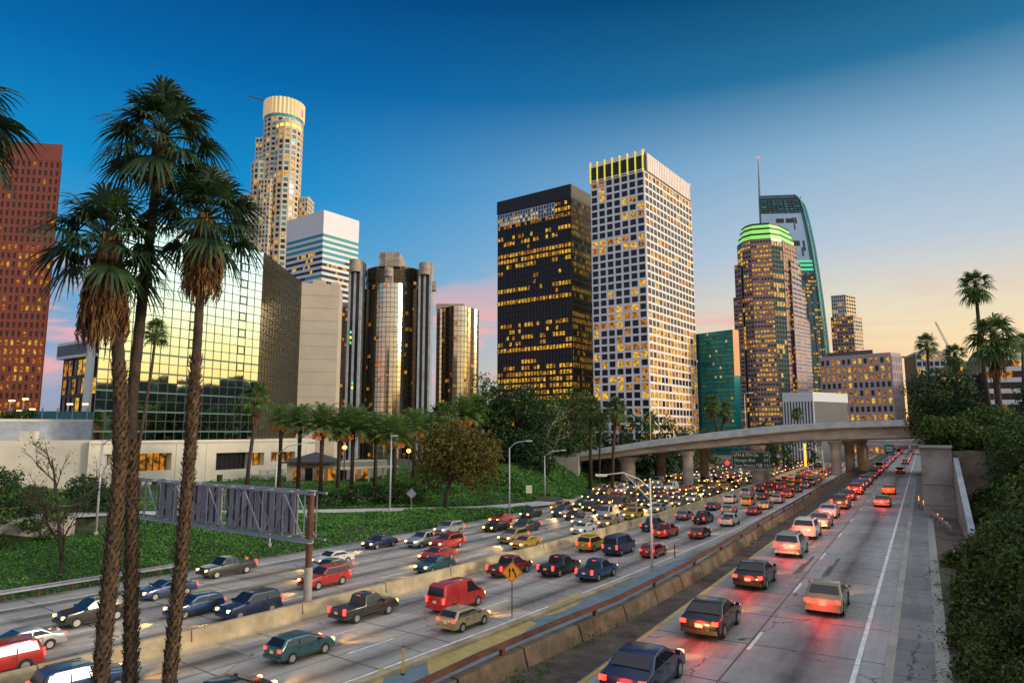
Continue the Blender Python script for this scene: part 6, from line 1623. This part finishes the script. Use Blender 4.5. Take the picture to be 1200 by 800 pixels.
# ================================================================== vehicles
COL = {}
for nme, c, met in (('white', (.58, .58, .57), 0), ('silver', (.40, .41, .42), .6), ('grey', (.16, .165, .17), .5), ('black', (.012, .012, .014), .2), ('red', (.42, .02, .018), .2), ('dark red', (.16, .012, .014), .3), ('blue', (.022, .06, .16), .4), ('dark blue', (.012, .025, .08), .4), ('teal', (.025, .10, .115), .4), ('tan', (.40, .30, .17), .4), ('yellow', (.50, .27, .02), .1), ('dark grey', (.05, .052, .055), .5)):
    m = mat('car_paint_' + nme.replace(' ', '_'), c, .32, met, spec=.5); m.node_tree.nodes['Principled BSDF'].inputs['Coat Weight'].default_value = .6; m.node_tree.nodes['Principled BSDF'].inputs['Coat Roughness'].default_value = .06; COL[nme] = m
KIND = {   # length, width, height, belt, lower outline rear->front over the top, index of rear window base/top, windscreen top/base
    'sedan': (4.7, 1.82, 1.45, .98, [(-2.28, .30), (-2.35, .62), (-2.30, .92), (-1.62, 1.02), (-.95, 1.40), (-.55, 1.45), (.25, 1.44), (1.15, 1.00), (2.00, .86), (2.30, .64), (2.33, .30)], (3, 4, 6, 7)),
    'hatchback': (4.2, 1.78, 1.52, .98, [(-2.05, .30), (-2.10, .70), (-2.05, 1.00), (-1.98, 1.05), (-1.55, 1.47), (-1.2, 1.52), (.15, 1.50), (1.05, 1.02), (1.80, .90), (2.07, .66), (2.10, .30)], (3, 4, 6, 7)),
    'suv': (4.7, 1.92, 1.80, 1.12, [(-2.28, .36), (-2.35, .78), (-2.32, 1.08), (-2.26, 1.16), (-1.98, 1.72), (-1.6, 1.80), (.20, 1.78), (1.02, 1.18), (2.08, 1.05), (2.32, .78), (2.34, .36)], (3, 4, 6, 7)),
    'pickup truck': (5.5, 1.95, 1.85, 1.12, [(-2.70, .42), (-2.75, .80), (-2.74, 1.10), (-.78, 1.12), (-.62, 1.76), (-.3, 1.84), (.55, 1.82), (1.30, 1.20), (2.45, 1.08), (2.72, .80), (2.74, .42)], (3, 4, 6, 7)),
    'van': (5.3, 2.00, 2.25, 1.25, [(-2.58, .36), (-2.63, .80), (-2.62, 1.20), (-2.60, 1.30), (-2.45, 2.12), (-2.1, 2.25), (1.05, 2.20), (1.95, 1.32), (2.45, 1.12), (2.63, .80), (2.63, .36)], (3, 4, 6, 7)),
}
def car_geo(kind, far):
    """geometry of one vehicle: dict part -> list of (MB, material)"""
    L_, W, H, belt, prof, (i0, i1, i2, i3) = KIND[kind]; hw = W / 2; G = {}
    def yt(z): return 1 - .20 * max(0, (z - belt) / (H - belt))
    b = MB(); cxp = sum(p[0] for p in prof) / len(prof); cz = .8
    stations = [(-hw, .955), (-hw + .10, 1.0), (0, 1.012), (hw - .10, 1.0), (hw, .955)]
    k = len(prof)
    for y, s in stations:
        for (x, z) in prof: b.v.append((cxp + (x - cxp) * (s if abs(s - 1.012) > 1e-6 else 1.0) * (1.0 if y else 1.012), y * yt(z), cz + (z - cz) * s))
    for i in range(len(stations) - 1):
        for j in range(k):
            j2 = (j + 1) % k; b.f.append((i * k + j, i * k + j2, (i + 1) * k + j2, (i + 1) * k + j)); b.m.append(0)
    b.f.append(tuple(range(k))[::-1]); b.m.append(0); n4 = (len(stations) - 1) * k; b.f.append(tuple(n4 + j for j in range(k))); b.m.append(0)
    ax = (L_ * .30, -L_ * .29); wr = .33 if kind in ('sedan', 'hatchback') else .38
    for x in ax:
        for s in (-1, 1): 
            n = 12; c = [(x + (wr + .06) * math.cos(2 * math.pi * q / n), s * (hw + .004), wr + (wr + .06) * math.sin(2 * math.pi * q / n)) for q in range(n)]
            c = [(px_, py_, max(.28, pz)) for px_, py_, pz in c]; b.face(c if s < 0 else c[::-1], 1)
    for s in (-1, 1):                              # door seams, handles and dark sills
        for xx in (ax[0] - wr - .16, (ax[0] + ax[1]) / 2, ax[1] + wr + .10):
            b.box((xx - .012, min(s * hw, s * (hw + .003)), .40), (xx + .012, max(s * hw, s * (hw + .003)), belt - .02), 1)
        for xx in ((ax[0] + ax[1]) / 2 + .22, ax[1] + wr + .28): b.box((xx - .10, min(s * hw, s * (hw + .03)), belt - .16), (xx + .08, max(s * hw, s * (hw + .03)), belt - .12), 1)
        b.box((ax[1] + wr + .1, min(s * (hw - .02), s * (hw + .012)), .24), (ax[0] - wr - .1, max(s * (hw - .02), s * (hw + .012)), .36), 1)
    if kind == 'pickup truck':
        b.box((-2.6, -hw + .14, 1.105), (-.85, hw - .14, 1.135), 1)
    G['body'] = [b]
    def pane(pa, pb, wa, wb, off):
        q = MB(); (xa, za), (xb, zb) = pa, pb; dx, dz = xb - xa, zb - za; l = math.hypot(dx, dz); nx, nz = (dz / l * off, -dx / l * off)
        A0, B0 = .10, .90; xs = lambda f: xa + dx * f + nx; zs = lambda f: za + dz * f + nz
        ya, yb = wa * hw * yt(zs(A0)), wb * hw * yt(zs(B0)); q.face([(xs(A0), -ya, zs(A0)), (xs(A0), ya, zs(A0)), (xs(B0), yb, zs(B0)), (xs(B0), -yb, zs(B0))]); return q
    G['rear_window'] = [pane(prof[i0], prof[i1], .84, .84, -.025)] if False else [pane(prof[i0], prof[i1], .86, .86, -.03)]
    G['windscreen'] = [pane(prof[i2], prof[i3], .86, .86, -.03)]
    sw = []
    z0_, z1_ = belt + .06, H - .14
    rx0, rx1 = prof[i0][0] + .22, prof[i1][0] + .10; fx1, fx0 = prof[i2][0] - .02, prof[i3][0] - .22; mid = (rx1 + fx1) / 2 - .05
    if kind == 'pickup truck': mid = rx1 + .55
    if kind == 'van': rx0 = rx1 = .25; mid = .3; fx1 -= .15
    for s in (-1, 1):
        for (a0, a1, b1, b0) in ((rx0, rx1, mid - .04, mid - .04), (mid + .04, mid + .04, fx1, fx0)):
            if a1 >= b1 - .1: continue
            q = MB(); yy = lambda z: s * (hw * yt(z) + .012); f = [(a0, yy(z0_), z0_), (b0, yy(z0_), z0_), (b1, yy(z1_), z1_), (a1, yy(z1_), z1_)]; q.face(f if s < 0 else f[::-1]); sw.append(q)
    G['side_window'] = sw
    wh, rm = [], []
    for x in ax:
        for s in (-1, 1):
            q = MB(); q.tube([(x, s * (hw - .20), wr), (x, s * (hw + .025), wr)], wr, 16); wh.append(q); q = MB(); q.tube([(x, s * (hw - .05), wr), (x, s * (hw + .035), wr)], wr * .62, 10); rm.append(q)
    G['wheel'] = wh; G['rim'] = rm
    hl, tl = [], []
    hx = prof[-2][0]; tx = prof[2][0]; hz = prof[-2][1]; tz = prof[2][1] - .10
    for s in (-1, 1):
        q = MB(); q.box((hx - .16, s * (hw - .12) - .20 if s > 0 else -hw + .12 - .02, hz - .03), (hx + .04, s * (hw - .12) + .03 if s > 0 else -hw + .12 + .24, hz + .16)); hl.append(q)
        q = MB(); hh = .42 if kind in ('suv', 'van', 'pickup truck') else .17
        y0_, y1_ = sorted((s * (hw - .04), s * (hw - .30 if hh < .3 else hw - .22))); q.box((tx - .06, y0_, tz - hh * .5), (tx + .10, y1_, tz + hh * .5)); tl.append(q)
    G['headlight'] = hl; G['tail_light'] = tl
    q = MB(); q.box((prof[i1][0] - .02, -.18, prof[i1][1] - .09), (prof[i1][0] + .06, .18, prof[i1][1] - .03)); G['brake_light'] = [q]
    q = MB(); q.box((tx - .085, -.17, tz - .22), (tx - .03, .17, tz - .05)); G['licence_plate'] = [q]
    q1 = MB(); q1.box((prof[1][0] - .05, -hw * .93, prof[0][1] + .03), (prof[1][0] + .12, hw * .93, prof[0][1] + .22)); q2 = MB(); q2.box((prof[-1][0] - .10, -hw * .93, prof[0][1] + .02), (prof[-1][0] + .05, hw * .93, prof[0][1] + .20)); G['bumper'] = [q1, q2]
    q = MB(); q.box((hx - .02, -hw * .5, hz - .16), (hx + .045, hw * .5, hz + .02)); G['grille'] = [q]
    mr = []
    for s in (-1, 1):
        y = s * (hw + .10); q = MB(); q.box((fx0 - .05, min(y - .09, y + .09), belt + .04), (fx0 + .10, max(y - .09, y + .09), belt + .20)); mr.append(q)
    G['wing_mirror'] = mr
    if kind == 'suv':
        rr_ = []
        for s in (-1, 1): q = MB(); q.bar((-1.7, s * hw * .68, H + .045), (.1, s * hw * .68, H + .035), .05, .05); rr_.append(q)
        G['roof_rail'] = rr_
    return G
PM = {'rear_window': 'car_glass', 'windscreen': 'car_glass', 'side_window': 'car_glass', 'wheel': 'tyre', 'rim': 'rim', 'headlight': 'head_on', 'tail_light': 'tail_on', 'brake_light': 'tail_on', 'licence_plate': 'plate', 'bumper': None, 'grille': 'trim', 'wing_mirror': None, 'roof_rail': 'trim'}
M['tail_dim'] = mat('tail_light_dim', (.35, .015, .01), .3, emis=(1, .03, .01), estr=1.2, sampling=False)
proto = {}; far_mesh = {}
def proto_car(kind, braking):
    key = (kind, braking)
    if key in proto: return proto[key]
    G = car_geo(kind, False); out = []
    for part, L_ in G.items():
        for i, b in enumerate(L_):
            mm = COL['white'] if (part == 'body' or PM.get(part) is None) else M['tail_dim' if (part in ('tail_light', 'brake_light') and not braking) else PM[part]]
            me = b.mesh(part, [mm, M['trim']] if part == 'body' else [mm])
            if part == 'body':
                bm = bmesh.new(); bm.from_mesh(me)
                es = [e for e in bm.edges if len(e.link_faces) == 2 and e.calc_face_angle(0) > R(24) and e.calc_length() > .12 and all(f.material_index == 0 for f in e.link_faces)]
                bmesh.ops.bevel(bm, geom=es, offset=.045, segments=2, profile=.6, affect='EDGES', clamp_overlap=True)
                for f in bm.faces: f.smooth = True
                bm.to_mesh(me); bm.free(); me.set_sharp_from_angle(angle=R(38))
            out.append((part, i, me))
    proto[key] = out; return out
def far_car_mesh(kind, colour, toward):
    key = (kind, colour, toward)
    if key in far_mesh: return far_mesh[key]
    G = car_geo(kind, True); mats = [COL[colour], M['car_glass'], M['tyre'], M['head_far'], M['tail_far'], M['trim'], M['plate']]; ix = {'body': 0, 'rear_window': 1, 'windscreen': 1, 'side_window': 1, 'wheel': 2, 'headlight': 3, 'tail_light': 4, 'brake_light': 4, 'bumper': 0, 'grille': 5, 'wing_mirror': 0, 'licence_plate': 6}
    mb = MB()
    for part, L_ in G.items():
        if part not in ix: continue
        for b in L_:
            o = len(mb.v); mb.v += b.v; mb.f += [tuple(o + i for i in f) for f in b.f]; mb.m += [5 if (part == 'body' and m) else ix[part] for m in b.m]
    far_mesh[key] = mb.mesh('car', mats); return far_mesh[key]
NCAR = [0]
BEAM = bpy.data.lights.new('headlight_beam', 'SPOT'); BEAM.energy = 480; BEAM.color = (1, .56, .16); BEAM.spot_size = R(75); BEAM.spot_blend = .7; BEAM.shadow_soft_size = .12
GLOW = bpy.data.lights.new('brake_glow', 'POINT'); GLOW.energy = 72; GLOW.color = (1, .03, .02); GLOW.shadow_soft_size = .25
def glow(parent):
    o = bpy.data.objects.new('brake_glow', GLOW); C.objects.link(o); o.parent = parent; o.location = (-2.75, 0, .85)
def beam(parent, sc_):
    o = bpy.data.objects.new('headlight_beam', BEAM); C.objects.link(o); o.parent = parent; o.location = (2.5, 0, .72); o.rotation_euler = (0, R(-90 + 7), 0)
def car(kind, colour, cv, t, o, z, toward, label, group, near, braking=True):
    SC = .84 if cv is RC else .74
    p = cv.pt(t, o, z); rz = cv.rz(t) + (math.pi if toward else 0); nm = kind.replace(' ', '_') if kind in ('van', 'suv', 'pickup truck') else kind + '_car'
    NCAR[0] += 1; label = label.replace('pickup truck', 'pickup')
    if not near:
        ob = link(nm, far_car_mesh(kind, colour, toward), None, p, rz); ob.scale = (SC,) * 3; (beam(ob, SC) if p.y < 175 and NCAR[0] % 2 else None); return tag(ob, label, 'car' if kind not in ('van', 'pickup truck') else kind.split()[-1], group)
    r = empty(nm, p, rz, label, 'car' if kind not in ('van', 'pickup truck') else kind.split()[-1], group); r.scale = (SC,) * 3
    body = None; wheels = []
    if p.y < 150: beam(r, SC)
    if cv is RC: glow(r)
    for part, i, me in proto_car(kind, braking):
        par = r if part != 'rim' else wheels[i]
        if part == 'bumper': par = body
        ob = link(part, me, par)
        if part == 'body': body = ob
        if part == 'wheel': wheels.append(ob)
        if part in ('body', 'bumper', 'wing_mirror'):
            ob.material_slots[0].link = 'OBJECT'; ob.material_slots[0].material = COL[colour]
    return r
ORD = ['first', 'second', 'third', 'fourth', 'fifth', 'sixth', 'seventh', 'eighth', 'ninth', 'tenth', 'eleventh', 'twelfth', 'thirteenth', 'fourteenth', 'fifteenth', 'sixteenth', 'seventeenth', 'eighteenth', 'nineteenth', 'twentieth']
def screen(p):
    y_ = p.y * cp + (p.z - CAMZ) * sp; return 600 + 800 * p.x / y_, 400 - 800 * (-(p.y) * sp + (p.z - CAMZ) * cp) / y_
g = random.Random(77)
palette = ['white', 'white', 'silver', 'silver', 'grey', 'black', 'black', 'red', 'blue', 'dark blue', 'teal', 'tan', 'yellow', 'red', 'yellow', 'dark grey', 'dark red']
kinds = ['sedan', 'sedan', 'sedan', 'suv', 'suv', 'hatchback', 'hatchback', 'sedan', 'suv', 'van', 'pickup truck']
# ---- raised road: left lane queue, braking
def place_px(u, v, cv, z): x, y = gp(u, v, z); return cv.near(x, y)
queue = [('sedan', 'dark blue', 706, 812, 0), ('sedan', 'black', 798, 742, 0), ('sedan', 'black', 857, 687, 1), ('suv', 'silver', 906, 651, 1), ('suv', 'white', 929, 630, 1), ('sedan', 'silver', 948, 618, 1), ('sedan', 'white', 961, 606, 1), ('suv', 'dark grey', 981, 596, 1), ('sedan', 'dark red', 990, 586, 1), ('suv', 'red', 999, 579, 1)]
lastt = 0
for k, (kd, co, u, v, near) in enumerate(queue):
    t, o = place_px(u, v, RC, 0); o = -1.95 + (.1 if k % 2 else -.1); t += 1.2
    lab = ['dark blue sedan at the bottom edge, lowest car in the raised road queue', 'black sedan second from the bottom in the raised road queue', 'low black sedan with bright brake lights, alone behind the silver suv', 'silver suv with bright red brake lights directly behind the white suv', 'white suv between the silver suv and the silver sedan', 'silver sedan braking between the white suv and the white sedan', 'white sedan in the queue just behind the dark grey suv', 'dark grey suv in the queue just ahead of the white sedan', 'dark red sedan in the queue just ahead of the dark grey suv', 'red suv in the queue just ahead of the dark red sedan'][k]
    car(kd, co, RC, t, o, 0.0, False, lab, 'cars queueing in the left lane of the raised road', True, True); lastt = t
t = lastt + 5.6
qk = 0
while t < 285:
    kd = g.choice(kinds[:8] if t < 130 else kinds); co = g.choice(palette)
    lab = (co + ' ' + kd + ', ' + ORD[qk] + ' car beyond the red suv in the raised road queue') if qk < 10 else 'small ' + co + ' ' + kd + ' braking in the distant part of the raised road queue'
    car(kd, co, RC, t, -1.95 + g.uniform(-.15, .15), 0, False, lab, 'cars queueing in the left lane of the raised road', t < 92); t += g.uniform(5.2, 6.4) * (1 if t < 130 else 1.15); qk += 1
for k, (kd, co, u, v, br2, lab) in enumerate((('sedan', 'tan', 940, 708, True, 'tan sedan alone in the right lane of the raised road, beside the black sedan'), ('sedan', 'tan', 1024, 592, True, 'tan sedan in the right lane, just behind the yellow hatchback'), ('hatchback', 'yellow', 1032, 578, True, 'yellow hatchback in the right lane just ahead of the tan sedan'), ('sedan', 'dark grey', 1049, 554, True, 'dark grey sedan alone in the right lane near the retaining wall'))):
    t, o = place_px(u, v, RC, 0); car(kd, co, RC, t, 1.85, 0, False, lab, 'cars in the right lane of the raised road', t < 95, br2)
t = 175
while t < 280: co = g.choice(palette); car('sedan', co, RC, t, 1.85, 0, False, 'small distant ' + co + ' sedan in the right lane beyond the bridge', 'cars in the right lane of the raised road', False); t += g.uniform(8, 13)
# ---- middle carriageway, driving away
names_m = ['receding lane beside the barrier', 'middle receding lane', 'receding lane beside the gore']
for ln_, o in enumerate((2.45, 5.4, 8.35)):
    t = (21, 26.5, 33)[ln_]; i = 0
    while t < 215:
        p = LC.pt(t, o, ZL); u, v = screen(p)
        near = t < 72; kd = g.choice(kinds); co = g.choice(palette)
        if -40 < u and v < 850:
            lab = '%s %s, tail lights red, %s from left in the %s' % (co, kd, ORD[i], names_m[ln_]) if i < 9 else 'small %s %s far down the %s' % (co, kd, names_m[ln_])
            car(kd, co, LC, t, o + g.uniform(-.12, .12), ZL, False, lab, 'cars driving away on the middle carriageway', near, True); i += 1
        t += g.uniform(8.0, 13) if t < 80 else g.uniform(6.5, 10.5)
# ---- oncoming carriageway
names_l = ['oncoming lane beside the barrier', 'oncoming lane second from the barrier', 'oncoming lane third from the barrier', 'oncoming lane fourth from the barrier', 'oncoming lane by the ivy bank', 'merging lane below the mound', 'outermost merging lane']
cols = [( (735, 592), 1.4), ((774, 558), 1.6)]
bad = []
for (u, back, r_) in ((805, 2.5, 1.0), (824, 16, .95), (774, 16, .95), (735, 4, 1.5), (893, 16, 1.1), (886, 2.5, 1.35)): D_ = bdepth(u) + back; bad.append((xat(u, D_), D_, r_))
for ln_, o in enumerate((-3.0, -5.85, -8.7, -11.55, -14.4, -18.2, -22.0)):
    t = (29.5, 31, 34.5, 39, 44, 101, 112)[ln_]; i = 0
    while t < 235:
        p = LC.pt(t, o, ZL); u, v = screen(p); near = t < 68; kd = g.choice(kinds); co = g.choice(palette)
        ok = u > -40 and all(math.hypot(p.x - bx, p.y - by) > br_ + 3.4 for bx, by, br_ in bad)
        if ln_ == 0 and 36.5 < t < 42: ok = ok
        if ok:
            lab = '%s %s, headlights on, %s from left in the %s' % (co, kd, ORD[i], names_l[ln_]) if i < 9 else 'small %s %s in the distant jam, %s' % (co, kd, names_l[ln_])
            car(kd, co, LC, t, o + g.uniform(-.2, .2), ZL, True, lab, 'oncoming cars on the left carriageway', near); i += 1
        t += (g.uniform(6.5, 13.5) if t < 72 else g.uniform(5.2, 7.6))
